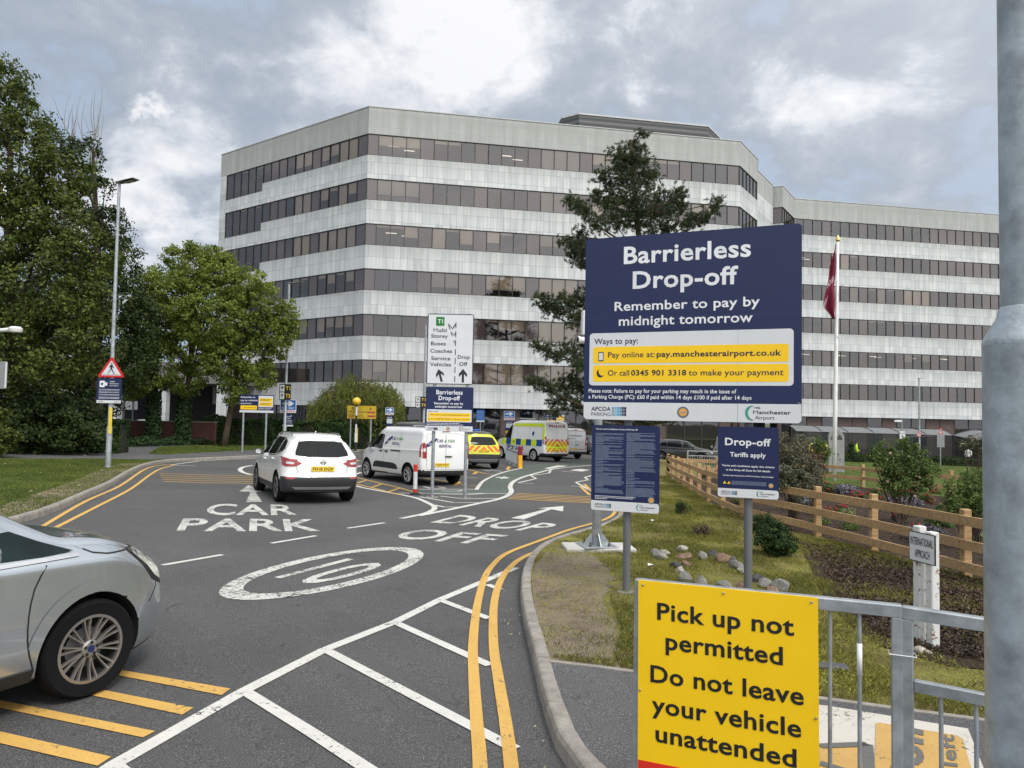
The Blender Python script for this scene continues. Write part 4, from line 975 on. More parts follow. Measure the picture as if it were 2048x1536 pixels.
def suv_details(v,plate,rails=True,glass=M_CGL,lights=True,side=True):
    L=v.L;H=v.S['H']
    v.decal('rear_window',[(-.61,1.10),(-.35,1.065),(.35,1.065),(.61,1.10),(.60,1.18),(.50,1.40),(.3,1.425),(-.3,1.425),(-.50,1.40),(-.60,1.18)],'B',glass,.006,.05)
    if side:
        v.mirror2('side_window',X(L,(3.08,1.03),(2.3,1.04),(2.25,1.46),(2.5,1.43),(2.75,1.30)),glass,res=.06)
        v.mirror2('side_window',X(L,(2.18,1.04),(1.22,1.09),(1.2,1.47),(2.14,1.48)),glass,res=.06)
        v.mirror2('side_window',X(L,(1.14,1.10),(.72,1.18),(.62,1.24),(.8,1.40),(1.12,1.46)),glass,res=.05)
        for ax in 'LR':
            v.line(X(L,(3.0,1.0),(2.95,.6),(2.85,.36)),ax,.009);v.line(X(L,(2.2,1.03),(2.2,.5),(2.15,.36)),ax,.009);v.line(X(L,(1.22,1.07),(1.2,.85),(1.32,.7),(1.35,.5)),ax,.009)
            v.line(X(L,(3.12,1.0),(2.2,1.01),(1.2,1.06),(.7,1.16),(.55,1.24)),ax,.018,M_CHR,'window_trim',.006,v.root)
        v.handle(2.38-L/2,.92,v.body.data.materials[0],.2);v.handle(1.42-L/2,.97,v.body.data.materials[0],.2);v.mirrors(2.98-L/2,1.0,M_BLK,(.09,.18,.14))
    if lights:
        for sd in (1,-1):
            v.decal('tail_light',[(sd*.47,.925),(sd*.60,.985),(sd*.86,1.05),(sd*.88,.88),(sd*.80,.845),(sd*.60,.855)],'B',M_RED,.010,.03)
            v.decal('tail_light',[(sd*.63,.925),(sd*.66,.945),(sd*.80,.96),(sd*.80,.91),(sd*.66,.90)],'B',M_LENS,.013,.03)
            v.decal('tail_light',X(L,(.10,.86),(.08,1.0),(.30,1.05),(.52,1.07),(.40,.98),(.24,.88)),'L' if sd>0 else 'R',M_RED,.009,.03)
            v.decal('reflector',[(sd*.60,.61),(sd*.84,.615),(sd*.80,.57),(sd*.64,.57)],'B',M_RED,.008,.04)
    v.decal('rear_diffuser',[(-.60,.34),(.60,.34),(.68,.40),(-.68,.40)],'B',M_GREYT,.012,.05)
    v.line([(-.60,.97),(-.56,.72),(-.45,.665),(.45,.665),(.56,.72),(.60,.97)],'B',.008)
    v.plate(plate,0,.80)
    if rails:
        for sd in (1,-1):
            pts=[]
            for x in np.linspace(.75,2.55,12):
                h,n=v.cast(x-L/2,sd*.545,'T');pts.append(h+Vector((0,0,.045 if .8<x<2.5 else .0)))
            MB().tube(smoothline(pts,2),.015,8).build('roof_rail',M_CHR,v.root,smooth=True)
v=Veh(S_SUV,'car','white crossover car with silver roof rails, driving over the car park arrow','car',M_PEARL)
suv_details(v,'FH18 DGV');L=v.L
v.decal('sunroof',[(1.0-L/2,-.47),(2.45-L/2,-.47),(2.45-L/2,.47),(1.0-L/2,.47)],'T',M_CGL,.004,.1)
p_,n_=v.cast(0,.955,'B');mb=MB();c_=circ(0,0,.055,.055,20);c2=circ(0,0,.043,.043,20);mb.add([(p_.x-.012,a,.945+b) for a,b in c_]+[(p_.x-.012,a,.945+b) for a,b in c2],[(k,(k+1)%20,20+(k+1)%20,20+k) for k in range(20)]);mb.box(p_.x-.014,p_.x-.008,-.075,.075,.933,.955);mb.build('badge',M_CHR,v.root)
MB().tube([(1.0-L/2,0,1.60),(.93-L/2,0,1.64)],.012,8).build('aerial',M_PEARL,v.root)
v.place(G(553,1003),rad(119),(0,1))
# ---- vans
def van_spec(L,W,H,r,w0,w1,hood=1.10,sc_=.55,**k):
    d=dict(L=L,W=W,H=H,r=r,wheels=(w0,w1),zb=[(0,.34),(.6,.26),(L-.5,.22),(L,.26)],
     top=[(0,H-.03),(.3,H),(L-1.85,H),(L-1.55,H-.08),(L-1.20,H-.30),(L-.80,hood+.06),(L-.66,hood+.0),(L-.3,hood-.13),(L,hood-.32)],ts=.05,
     belt=[(0,1.12*H/1.8),(L*.6,1.08*H/1.8),(L-1.0,hood-.06),(L-.5,hood-.16),(L,hood-.42)],
     hw=[(0,W/2-.03),(.4,W/2-.005),(L-1.2,W/2-.005),(L-.5,W/2-.05),(L,W/2-.2)],ht=[(0,W/2-.15),(1,W/2-.13),(L*.6,W/2-.14),(L-1.1,W/2-.24),(L-.66,W/2-.28),(L,.45)],
     rearp=[(.2,.06),(.45,0),(H*.6,.02),(H-.2,.06),(H,.10)],frontp=[(.2,.1),(.45,0),(.8,.02),(hood,.14)],bowR=.03,Rr=.09,bowF=.2,rfall=.5,clad=[(0,.50),(.30,.50),(.55,.30),(L-.6,.30),(L-.35,.52),(L,.55)],spokes=(7,.13,.12),rimmat=pm('silver wheel cover',(.40,.41,.42),.4,metal=.3),tw=.2,shoulder=.985)
    d.update(k);return d
S_VAN=van_spec(4.40,1.85,1.79,.325,.80,3.53)
def van_details(v,plate,glass_rear=False,tail=M_RED,hood=1.10,tall=1.,trim=True):
    L=v.L;H=v.S['H'];W=v.S['W'];z0=hood+.02
    f=L-4.40
    v.mirror2('side_window',X(L,(3.52+f,z0+.0),(3.30+f,z0-.05),(2.46+f,z0-.07),(2.44+f,H-.30),(2.50+f,H-.26),(2.80+f,H-.25),(3.02+f,H-.36),(3.30+f,z0+.18)),M_CGL,res=.05)
    v.decal('windscreen',[(3.50+f-L/2,-.60),(3.50+f-L/2,.60),(2.90+f-L/2,.56),(2.90+f-L/2,-.56)],'T',M_CGL,.005,.07)
    for ax in 'LR':
        v.line(X(L,(2.37+f,H-.2),(2.35+f,.34)),ax,.010);v.line(X(L,(1.60,H-.17),(1.60,.7),(1.5,.34)) if 0 else X(L,(1.38,H-.19),(1.38,.72)),ax,.009)
        v.line(X(L,(3.72+f,.95),(3.60+f,.75),(3.30+f,.55),(3.22+f,.34)),ax,.009)
        v.line(X(L,(1.9,1.02),(1.28,1.02)),ax,.045,M_BLK,'door_rail',.004,v.root)
        v.decal('panel_recess_line',X(L,(1.46,1.14),(2.22+f,1.12),(2.28+f,1.20),(2.28+f,H-.32),(2.20+f,H-.25),(1.5,H-.25),(1.44,H-.32)),ax,v.body.data.materials[0],.004,.08,parent=v.body)
        if trim: v.decal('rubbing_strip',X(L,(3.05+f,.44),(1.45,.44),(1.40,.48),(1.52,.59),(1.7,.63),(2.8+f,.64),(2.95+f,.60)),ax,M_BLK,.010,.07)
        v.decal('headlight',X(L,(4.02+f,.86),(4.1+f,.93),(4.26+f,.88),(4.3+f,.78),(4.1+f,.78)),ax,M_LENS,.006,.05)
    zt=1.10*tall
    for sd in (1,-1):
        v.decal('tail_light',[(sd*(W/2-.21),zt-.24),(sd*(W/2-.075),zt-.24),(sd*(W/2-.085),zt+.22),(sd*(W/2-.14),zt+.24),(sd*(W/2-.20),zt+.18)],'B',tail,.010,.04)
        v.decal('tail_light',X(L,(.08,zt-.22),(.15,zt-.20),(.17,zt+.16),(.11,zt+.20)),'L' if sd>0 else 'R',tail,.008,.04)
        v.decal('lamp_centre',[(sd*(W/2-.175),zt-.05),(sd*(W/2-.10),zt-.05),(sd*(W/2-.10),zt+.06),(sd*(W/2-.175),zt+.06)],'B',M_LENS,.014,.04)
    v.line([(.02,H-.18),(.02,.52)],'B',.010);v.line([(-(W/2-.22),H-.2),(-(W/2-.21),.52),((W/2-.21),.52),((W/2-.22),H-.2),(.3,H-.14),(-.3,H-.14),(-(W/2-.22),H-.2)],'B',.008)
    if glass_rear: v.decal('rear_window',[(-.62,zt+.04),(.62,zt+.04),(.56,H-.28),(-.56,H-.28)],'B',M_CGL,.008,.06)
    v.decal('high_brake_light',[(-.14,H-.11),(.14,H-.11),(.14,H-.075),(-.14,H-.075)],'B',M_RED,.014,.05)
    v.mirrors(3.22+f-L/2,z0-.04,M_BLK,(.10,.17,.20));v.handle(2.55+f-L/2,.98*tall,M_BLK,.16);v.handle(2.18+f-L/2,.98*tall,M_BLK,.16)
    p,n=v.cast(-.08,.95,'B');MB().bbox(p.x-.03,p.x,-.20,.05,.90,.94,.01).build('door_handle',M_BLK,v.root)
    v.plate(plate,.28 if 0 else .15,.66,mat=M_PLY)
v=Veh(S_VAN,'van','small white rental van with blue oval badges parked behind the lane sign','van',M_WHT);L=v.L
van_details(v,'MJ23 FKT');M_NAVY=pm('navy vinyl',(.012,.03,.13),.4);M_GRN=pm('green vinyl',(.05,.25,.04),.4);M_WV=pm('white vinyl',(.8,.8,.8),.4)
def oval(v,cx_,cz_,rx,rz,ax,sl=.35):
    rx*=1.15;rz*=1.25
    s_=-1 if ax in 'LB' else 1
    o=[(cx_+s_*(a+sl*b),cz_+b*1.0+a*.25) for a,b in circ(0,0,rx,rz,20)];return v.decal('badge',o,ax,M_NAVY,.010,.05)
for ax,s_ in (('L',-1),('R',1)):
    b=oval(v,1.32-.28 if 0 else (2.12-L/2 if ax=='L' else 1.55-L/2),1.34,.13,.11,ax,1.1);c0=(2.12-L/2 if ax=='L' else 1.55-L/2)
    v.text('County',c0+s_*-.13,1.28,c0+s_*.14,1.36,ax,M_WV,.01,off=.013)
    e0=c0+s_*.19
    v.text('CAR',e0,1.36,e0+s_*.24,1.45,ax,M_NAVY,.02,slant=.25);v.text('& VAN',e0+s_*.29,1.36,e0+s_*.66,1.45,ax,M_GRN,.02,slant=.25);v.text('RENTAL',e0+s_*.06,1.20,e0+s_*.52,1.29,ax,M_NAVY,.02,slant=.25)
    v.text('Manchester',3.27-L/2 if ax=='L' else 2.85-L/2,.93,(3.27-L/2 if ax=='L' else 2.85-L/2)+s_*.24,.965,ax,M_NAVY,.02);v.text('Airport',3.27-L/2 if ax=='L' else 2.85-L/2,.87,(3.27-L/2 if ax=='L' else 2.85-L/2)+s_*.15,.905,ax,M_NAVY,.0)
oval(v,.55,1.34,.13,.11,'B',1.1);v.text('County',.67,1.28,.42,1.36,'B',M_WV,.01,off=.013)
v.text('CAR',.36,1.36,.13,1.45,'B',M_NAVY,.02,slant=.25);v.text('& VAN',.08,1.36,-.30,1.45,'B',M_GRN,.02,slant=.25);v.text('RENTAL',.28,1.20,-.18,1.29,'B',M_NAVY,.02,slant=.25)
mb=MB();
for x in (1.0,):
    for sd in (1,-1): mb.box(x-.02-L/2,x+.02-L/2,sd*.60-.02,sd*.60+.02,1.74,1.83)
    mb.box(x-.02-L/2,x+.02-L/2,-.66,.66,1.831,1.86)
mb.build('roof_bar',M_ALLOY,v.root)
v.place(G(816,969.5),rad(129),(0,1))
# dark grey van beyond
v=Veh(van_spec(4.9,1.9,1.95,.33,.85,3.9),'van','dark grey van half hidden between the white rental van and the yellow patrol car','van',paint('dark grey paint',(.09,.09,.095),metal=.3));van_details(v,'MV19 LOD',trim=False)
v.place(G(915,952),rad(122),(0,-1))
# hi-vis patrol SUV
M_HIV=paint('fluorescent yellow wrap',(.62,.66,.02),rough=.4);M_ORG=pm('fluorescent red orange',(.85,.13,.03),.4,var=.05);M_CHEQ=pm('police blue',(.01,.06,.32),.35);M_HY=pm('fluorescent yellow vinyl',(.66,.80,.03),.4,var=.05)
M_BLKP=paint('black car paint',(.012,.013,.016),rough=.2);S_VOL=dict(S_SUV);S_VOL.update(L=4.5,W=1.9,H=1.66,roofmat=M_BLKP,rearp=[(.2,.10),(.36,.02),(.5,0),(.7,.02),(1.0,.06),(1.15,.10),(1.45,.36),(1.66,.42)],clad=[(0,.66),(.35,.66),(1.3,.38),(3.0,.38),(4.5,.42)],top=[(0,1.58),(.4,1.63),(1.3,1.66),(2.2,1.64),(2.7,1.52),(3.35,1.12),(3.6,1.07),(4.1,.99),(4.5,.86)])
v=Veh(S_VOL,'patrol_car','fluorescent yellow patrol car with orange chevrons on its tailgate','car',M_HIV)
suv_details(v,'MX23 COH',rails=False,lights=False)
def chevrons(v,x0,x1,z0,z1,n=4,w=.14):
    for sd in (1,-1):
        for k in range(-3,n):
            a=k*2*w;pts=[]
            # bands rising towards the middle
            q=[(a,z0),(a+w,z0),(a+w+(z1-z0)*1.0,z1),(a+(z1-z0)*1.0,z1)]
            poly=[(x1-sd*0-p[0],p[1]) for p in q]
            # clip to 0..x1
            def clip(po,f):
                o=[]
                for i in range(len(po)):
                    A=po[i];B=po[(i+1)%len(po)];fa,fb=f(A),f(B)
                    if fa>=0: o.append(A)
                    if fa*fb<0:
                        t=fa/(fa-fb);o.append((A[0]+(B[0]-A[0])*t,A[1]+(B[1]-A[1])*t))
                return o
            poly=clip(clip(poly,lambda p:p[0]-.005),lambda p:x1-p[0])
            if len(poly)>=3 and max(p[0] for p in poly)-min(p[0] for p in poly)>.03: v.decal('chevron',[(sd*p[0],p[1]) for p in poly],'B',M_ORG,.009,.06)
chevrons(v,0,.80,.78,1.04,4,.14)
for sd in (1,-1):
    v.decal('tail_light',[(sd*.74,.82),(sd*.90,.84),(sd*.90,1.2),(sd*.76,1.36),(sd*.70,1.36),(sd*.76,1.06)],'B',M_RED,.012,.04)
mb=MB();mb.bbox(-.3,-.1,-.5,.5,1.69,1.75,.02);mb.build('light_bar',pm('blue beacon',(.02,.10,.5),.2,coat=.6),v.root);MB().box(-.27,-.13,-.4,.4,1.6,1.689).build('light_bar_foot',M_BLK,v.root)
v.decal('bumper_strip',[(-.7,.42),(.7,.42),(.7,.46),(-.7,.46)],'B',M_ALLOY,.012,.06)
v.place(G(991,937),rad(113),(0,-1))
# police van
S_POL=van_spec(5.0,1.98,2.34,.345,.95,4.05,hood=1.25,belt=[(0,1.25),(3,1.22),(4.0,1.18),(4.5,1.08),(5.0,.83)],top=[(0,2.28),(.3,2.34),(2.5,2.34),(3.1,2.20),(3.5,1.88),(4.06,1.36),(4.28,1.25),(4.7,1.12),(5.0,.93)],rimmat=pm('steel wheel',(.55,.55,.55),.4))
v=Veh(S_POL,'police_van','high roofed white police van with blue and yellow checks along its side','van',M_WHT);L=v.L
van_details(v,'MX21 HBF',hood=1.25,tall=1.1,trim=False)
for ax in 'LR':
    s_=-1 if ax=='L' else 1
    for i in range(8):
        for r_ in range(1):
            x0=.22+i*.47;v.decal('check',X(L,(x0,.88),(x0+.47,.88),(x0+.47,1.24),(x0,1.24)),ax,M_CHEQ if (i)%2==0 else M_HY,.012,.09)
    v.decal('roof_band',X(L,(.12,1.98),(2.95,1.98),(2.8,2.14),(.14,2.18)),ax,M_HY,.010,.12)
    v.decal('corner_band',X(L,(.06,1.26),(.22,1.26),(.24,1.96),(.10,1.96)),ax,M_HY,.010,.09)
    c=3.35-L/2 if ax=='L' else 1.75-L/2
    v.text('POLICE',c,.60,c+s_*1.5,.82,ax,M_NAVY,.05,off=.014)
    v.decal('crest',[(1.05-L/2+a,1.58+b) for a,b in circ(0,0,.09,.13,12)],ax,M_NAVY,.012,.06)
v.decal('door_reflective',[(-.80,.62),(.80,.62),(.82,1.16),(-.82,1.16)],'B',M_HY,.008,.08);chevrons(v,0,.80,.90,1.30,5,.15);chevrons(v,0,.80,.56,.80,5,.15)
v.text('POLICE',.62,1.98,-.62,2.12,'B',pm('maroon vinyl',(.28,.02,.06),.4),.04,off=.014)
mb=MB();mb.bbox(.2,.5,-.6,.6,2.38,2.47,.02);mb.build('light_bar',M_ALLOY,v.root);MB().box(.25,.45,-.5,.5,2.3,2.379).build('light_bar_foot',M_BLK,v.root)
v.place(G(1067,922.5),rad(128),(0,1))
# airport service van
v=Veh(van_spec(5.0,1.95,1.97,.33,.95,4.0,hood=1.15),'van','silver grey airport van with a red outlined back, parked beyond the police van','van',paint('silver grey paint',(.50,.51,.52),metal=.3));L=v.L
van_details(v,'MT20 XCE',hood=1.15,tall=1.02,trim=False)
v.text('Manchester',.60,1.46,-.50,1.56,'B',M_GREYT,.03);v.text('Airport',.60,1.28,.05,1.37,'B',M_GREYT,.0)
v.line([(-.82,.62),(.82,.62),(.84,1.80),(-.84,1.80),(-.82,.62)],'B',.03,M_RED,'reflective_outline',.012)
v.place(G(1156,917),rad(122),(0,-1))
# others
S_HAT=dict(S_SUV);S_HAT.update(L=4.25,W=1.78,H=1.47,r=.32,wheels=(.80,3.38),top=[(0,1.38),(.4,1.44),(1.3,1.47),(2.1,1.45),(2.6,1.34),(3.15,1.0),(3.4,.95),(3.9,.88),(4.25,.76)],belt=[(0,.98),(1.0,.95),(2.8,.90),(3.4,.86),(3.9,.78),(4.25,.66)],rearp=[(.2,.08),(.36,.02),(.5,0),(.62,0),(.68,.04),(.9,.06),(1.0,.10),(1.3,.40),(1.48,.46)],clad=[(0,.30),(4.25,.30)])
def hatch(name,label,mat,p,head,wheel=None,group=None,S=None,tail=True):
    S=S or S_HAT;v=Veh(S,name,label,'car',mat,group);L=v.L;d=S['H']-1.59
    v.decal('rear_window',[(-.56,1.04),(.56,1.04),(.46,1.30),(-.46,1.30)],'B',M_CGL,.006,.06)
    v.mirror2('side_window',X(L,(2.98,.96),(2.25,.95),(2.2,1.34),(2.45,1.31),(2.7,1.18)),M_CGL,res=.07);v.mirror2('side_window',X(L,(2.12,.96),(1.22,.99),(1.2,1.34),(2.08,1.36)),M_CGL,res=.07);v.mirror2('side_window',X(L,(1.14,1.0),(.74,1.05),(.8,1.24),(1.12,1.33)),M_CGL,res=.06)
    v.decal('windscreen',[(3.08-L/2,-.60),(3.08-L/2,.60),(2.55-L/2,.54),(2.55-L/2,-.54)],'T',M_CGL,.005,.08)
    for sd in (1,-1): v.decal('tail_light',[(sd*.55,.80),(sd*.82,.78),(sd*.80,.92),(sd*.60,.93)],'B',M_RED,.010,.04);v.decal('headlight',[(sd*.42,.62),(sd*.66,.62),(sd*.70,.74),(sd*.50,.73)],'F',M_LENS,.008,.04)
    for ax in 'LR':
        v.line(X(L,(2.95,.93),(2.9,.6),(2.8,.3)),ax,.009);v.line(X(L,(2.16,.95),(2.16,.3)),ax,.009)
    v.mirrors(2.88-L/2,.95,mat);v.place(p,rad(head),wheel);return v
M_GRYP=paint('gunmetal paint',(.14,.15,.165),metal=.5)
hatch('parked_car','dark grey car seen between the airport van and the galvanised mast',M_GRYP,G(1172,909),118,(0,1))
S_EST=dict(S_HAT);S_EST.update(L=4.7,H=1.50,wheels=(.95,3.75),top=[(0,1.42),(.4,1.48),(1.5,1.50),(2.4,1.48),(2.95,1.36),(3.6,1.02),(3.8,.97),(4.3,.90),(4.7,.76)])
hatch('parked_car','black estate car parked side on behind the grey guard railing',M_BLKP,Vector((11.6,49,0)),-14)
v=Veh(van_spec(4.5,1.85,1.85,.32,.8,3.6),'parked_car','white people carrier with a dark back window, parked to the right of the black estate','car',M_WHT);van_details(v,'MF67 YUJ',glass_rear=True,trim=False);v.place(Vector((13.4,44,0)),rad(80))
hatch('parked_car','silver car behind the low brick wall under the left hand trees',paint('silver paint',(.5,.51,.52),metal=.5),Vector((-25.5,52.5,0)),8)
hatch('taxi','yellow car behind the dark shrub to the left of the stone monument',paint('taxi yellow',(.75,.55,.02)),Vector((25.6,62.2,0)),170)
# ================================================================ signs, posts and street furniture
M_GALV=pm('galvanised steel',(.36,.39,.41),.42,metal=.55,var=.30,vs=9,bs=.12,bsc=40,dirt=.25);M_GPOST=pm('grey painted post',(.125,.13,.14),.45,var=.08);M_WSIGN=pm('white sign face',(.62,.645,.67),.38,var=.04);M_NSIGN=pm('navy sign face',(.005,.013,.070),.38,var=.08,vs=.8)
M_YSIGN=pm('yellow sign face',(.90,.57,.004),.4,var=.03);M_BACK=pm('grey sign back',(.22,.23,.24),.5);M_BLUE=pm('mid blue sign face',(.015,.12,.40),.35);M_DKTX=pm('dark blue lettering',(.012,.016,.045),.5);M_WTX=pm('white lettering',(.72,.74,.77),.45);M_REDS=pm('red sign border',(.55,.015,.02),.35)
M_GREENS=pm('green logo panel',(.0,.17,.02),.4);M_TEAL=pm('teal crescent',(.06,.36,.30),.4);M_ORB=pm('orange seal',(.65,.33,.07),.5);M_LB=pm('light blue squares',(.10,.38,.62),.4);M_FINE=pm('pale small print',(.22,.27,.38),.5);M_BRED=pm('bright red panel',(.70,.03,.015),.4)
def on(root,o,x=0,y=0,z=0): o.location=(x,y,z);return o
class Sign:
    """flat sign built in its own frame: x to the right, z up, the face looks towards -y"""
    def __init__(s,name,p,rz,label,cat='sign',group=None): s.root=thing(name,p,rz,label,cat,group);s.k=0
    def plate(s,name,x0,z0,x1,z1,mat,t=.012,r=.04,y=0.,back=M_BACK,parent=None):
        mb=MB();o=rrect(x0,z0,x1,z1,r) if r else [(x0,z0),(x1,z0),(x1,z1),(x0,z1)];mb.prism(o,y,y+t)
        s.face=y;ob=mb.build(name,mat,parent or s.root);return ob
    def area(s,name,pts,mat,lift=1,parent=None):
        mb=MB();mb.prism(pts,s.face-.0016*lift,s.face-.0016*(lift-1)-.0002);return mb.build(name,mat,parent or s.root)
    def areas(s,name,polys,mat,lift=1,parent=None):
        mb=MB()
        for pts in polys: mb.prism(pts,s.face-.0016*lift,s.face-.0016*(lift-1)-.0002)
        return mb.build(name,mat,parent or s.root)
    def words(s,lines,mat,lift=2,name='lettering',parent=None):
        mb=MB()
        for st,x0,z0,x1,z1,b in lines: ff(mb,st,x0,z0,x1,z1,s.face-.0016*lift-.0004,b)
        return mb.build(name,mat,parent or s.root,fix=False)
    def fine(s,rows,mat,lift=2,seed=1,parent=None,name='small_print'):
        """word-length strokes of small print: rows of (x0,x1,z,h)"""
        rg=random.Random(seed);mb=MB();y=s.face-.0016*lift-.0004
        for x0,x1,z,h in rows:
            x=x0
            while x<x1-h*.5:
                w=min(rg.uniform(1.2,5.)*h,x1-x);mb.add([(x,y,z),(x+w,y,z),(x+w,y,z+h),(x,y,z+h)],[(0,1,2,3)]);x+=w+h*.7
        return mb.build(name,mat,parent or s.root,fix=False)
def box_(x0,z0,x1,z1): return [(x0,z0),(x1,z0),(x1,z1),(x0,z1)]
def arrow(cx_,cz_,h,a=0.,w=.16):
    p=[(-w*.5,-.5),(w*.5,-.5),(w*.5,.12),(.30,-.12),(.30,.12),(0,.5),(-.30,.12),(-.30,-.12),(-w*.5,.12)]
    return [(cx_+h*(x*math.cos(a)-z*math.sin(a)),cz_+h*(x*math.sin(a)+z*math.cos(a))) for x,z in p]
def arrowR(cx_,cz_,w,h): return [(cx_+w*x,cz_+h*z) for x,z in ((-.5,-.17),(.05,-.17),(-.06,-.5),(.16,-.5),(.5,0),(.16,.5),(-.06,.5),(.05,.17),(-.5,.17))]
def logos(S_,x0,x1,z0,z1,big=True):
    h=z1-z0;W=x1-x0
    q=z0+h*.30
    S_.words([('APCOA',x0,z0+h*.50,x0+h*1.35,z0+h*.78,.02)],M_DKTX);S_.words([('PARKING',x0,z0+h*.16,x0+h*1.35,z0+h*.40,-.005)],M_DKTX)
    sq=[[],[],[]]
    for i in range(6):
        for j in range(3): sq[0 if i<2 else (1 if i<4 else 2)].append(box_(x0+h*1.42+i*h*.17,z0+h*(.17+.21*j),x0+h*1.42+i*h*.17+h*.155,z0+h*(.17+.21*j)+h*.19))
    for a,m in zip(sq,(pm('pale blue squares',(.35,.55,.68),.4),M_LB,M_NSIGN)): S_.areas('logo',a,m)
    c=(x1-h*2.3,z0+h*.5);o=[(c[0]+.42*h*math.cos(t),c[1]+.48*h*math.sin(t)) for t in np.linspace(rad(75),rad(285),16)]
    i_=[(c[0]+.10*h+.36*h*math.cos(t)*.9,c[1]+.46*h*math.sin(t)*.9) for t in np.linspace(rad(270),rad(90),16)]
    S_.area('logo',o+i_,M_TEAL)
    S_.words([('MAG',c[0]+.15*h,z0+h*.78,c[0]+.50*h,z0+h*.92,.03),('Manchester',c[0]+.08*h,z0+h*.45,x1,z0+h*.68,.02),('Airport',c[0]+.18*h,z0+h*.12,c[0]+1.35*h,z0+h*.34,.0)],M_DKTX)
def seal(S_,x,z,r):
    S_.area('seal',circ(x,z,r,r,28),pm('slate seal ring',(.10,.14,.17),.5),2);S_.area('seal',circ(x,z,r*.70,r*.70,28),M_ORB,3)
    S_.areas('seal',[[ (x+r*.85*math.cos(a)+.05*r*math.cos(b_),z+r*.85*math.sin(a)+.05*r*math.sin(b_)) for b_ in np.linspace(0,5.2,6)] for a in np.linspace(0,2*math.pi,19)[:-1]]+[box_(x-.45*r,z-.08*r,x+.45*r,z+.08*r)],M_FINE,4)
def pay_panel(S_,x0,x1,z0,z1,detail=True):
    """white panel with the two yellow ways-to-pay bars"""
    W=x1-x0;h=z1-z0
    S_.area('panel',rrect(x0,z0,x1,z1,W*.018),M_WSIGN,1)
    for k,(a,b_) in enumerate(((.42,.735),(.07,.385))):
        S_.area('bar',rrect(x0+W*.02,z0+h*a,x1-W*.022,z0+h*b_,W*.012),M_YSIGN,2)
    S_.words([('Ways to pay:',x0+W*.025,z0+h*.79,x0+W*.255,z0+h*.90,.012)],M_DKTX,2)
    T=[('Pay online at:',x0+W*.10,z0+h*.53,x0+W*.342,z0+h*.635,.006),('pay.manchesterairport.co.uk',x0+W*.352,z0+h*.53,x0+W*.945,z0+h*.635,.02),
       ('Or call',x0+W*.10,z0+h*.185,x0+W*.212,z0+h*.29,.006),('0345 901 3318',x0+W*.222,z0+h*.185,x0+W*.50,z0+h*.29,.022),('to make your payment',x0+W*.512,z0+h*.185,x0+W*.955,z0+h*.29,.006)]
    S_.words(T,M_DKTX,3)
    a=x0+W*.048;S_.area('icon',rrect(a,z0+h*.46,a+W*.028,z0+h*.64,W*.003),M_DKTX,3);S_.area('icon',box_(a+W*.0035,z0+h*.48,a+W*.0245,z0+h*.62),M_WSIGN,4)
    o=[(a+W*.012+ W*.020*math.cos(t)*1.0,z0+h*.235+h*.085*math.sin(t)) for t in np.linspace(rad(150),rad(300),9)];i_=[(p[0]+W*.010,p[1]+h*.035) for p in o[::-1]]
    S_.area('icon',o+i_,M_DKTX,3)
def ground(p,off=.12): return Vector((p.x,p.y,zg(p.x,p.y,off)))
# ---- the big board on two grey posts (posts carry three signs)
pa=G(1256,1195,.12);Yl=pa.y+.24;Lc=P(1172,478,pa.y+.42);Lb=P(1169,838,pa.y+.42)
hl=Lc.z-Lb.z;hr=hl
# depth of the right edge from the ratio of the edge heights
Yr=(pa.y+.42)*360/401.5;Rc=P(1604,447,Yr);Rb=P(1603,848,Yr)
dx=Vector((Rc.x-Lc.x,Rc.y-Lc.y));Wd=dx.length;rz=math.atan2(dx.y,dx.x);z0=(Lb.z+Rb.z)/2;z1=(Lc.z+Rc.z)/2;Hb=z1-z0
ud=dx.normalized();nd=Vector((-ud.y,ud.x))
def onboard(px,yoff=.10):    # where a photo column meets the plane just behind the board
    d=ray(px,900);o=Vector((Lc.x,Lc.y))+nd*yoff;t=(o.x*ud.y-o.y*ud.x)/(d.x*ud.y-d.y*ud.x);return Vector((d.x*t,d.y*t,0))
postL=onboard(1256);postR=onboard(1497)
for p,lb in ((postL,'left grey round post holding up the big drop-off board'),(postR,'right grey round post holding up the big drop-off board')):
    g0=zg(p.x,p.y,.10);t=thing('sign_post',(p.x,p.y,g0),rz,lb,'post','grey posts under the big board')
    MB().lathe([(.044,0),(.044,z1-.15-g0)],20).build('tube',M_GPOST,t,smooth=40);MB().lathe([(.10,-.02),(.10,.012),(.06,.02)],16).build('footing',pm('grey footing',(.2,.19,.17),.9),t)
B=Sign('information_board',(Lc.x,Lc.y,z0),rz,'huge navy barrierless drop-off board with a white panel of ways to pay','sign')
B.plate('panel',0,0,Wd,Hb,M_NSIGN,.012,.045)
W_=Wd;bh=.095*Hb
fx=lambda p:(p-1170)/434*W_;   # columns of the photo across the board
B.area('base_band',rrect(.002,.002,Wd-.002,bh+.02,.044)[:12]+[(Wd-.002,bh),(.002,bh)]+rrect(.002,.002,Wd-.002,bh+.02,.044)[18:],M_WSIGN,1)
u=lambda f:f*W_
vz=lambda f:Hb*(1-f)
B.words([('Barrierless',u(.193),vz(.153),u(.783),vz(.058),.022),('Drop-off',u(.238),vz(.291),u(.727),vz(.196),.022)],M_WTX,1)
B.words([('Remember to pay by',u(.150),vz(.408),u(.822),vz(.358),.015),('midnight tomorrow',u(.172),vz(.489),u(.792),vz(.438),.015)],M_WTX,1)
pay_panel(B,u(.027),u(.966),vz(.813),vz(.527))
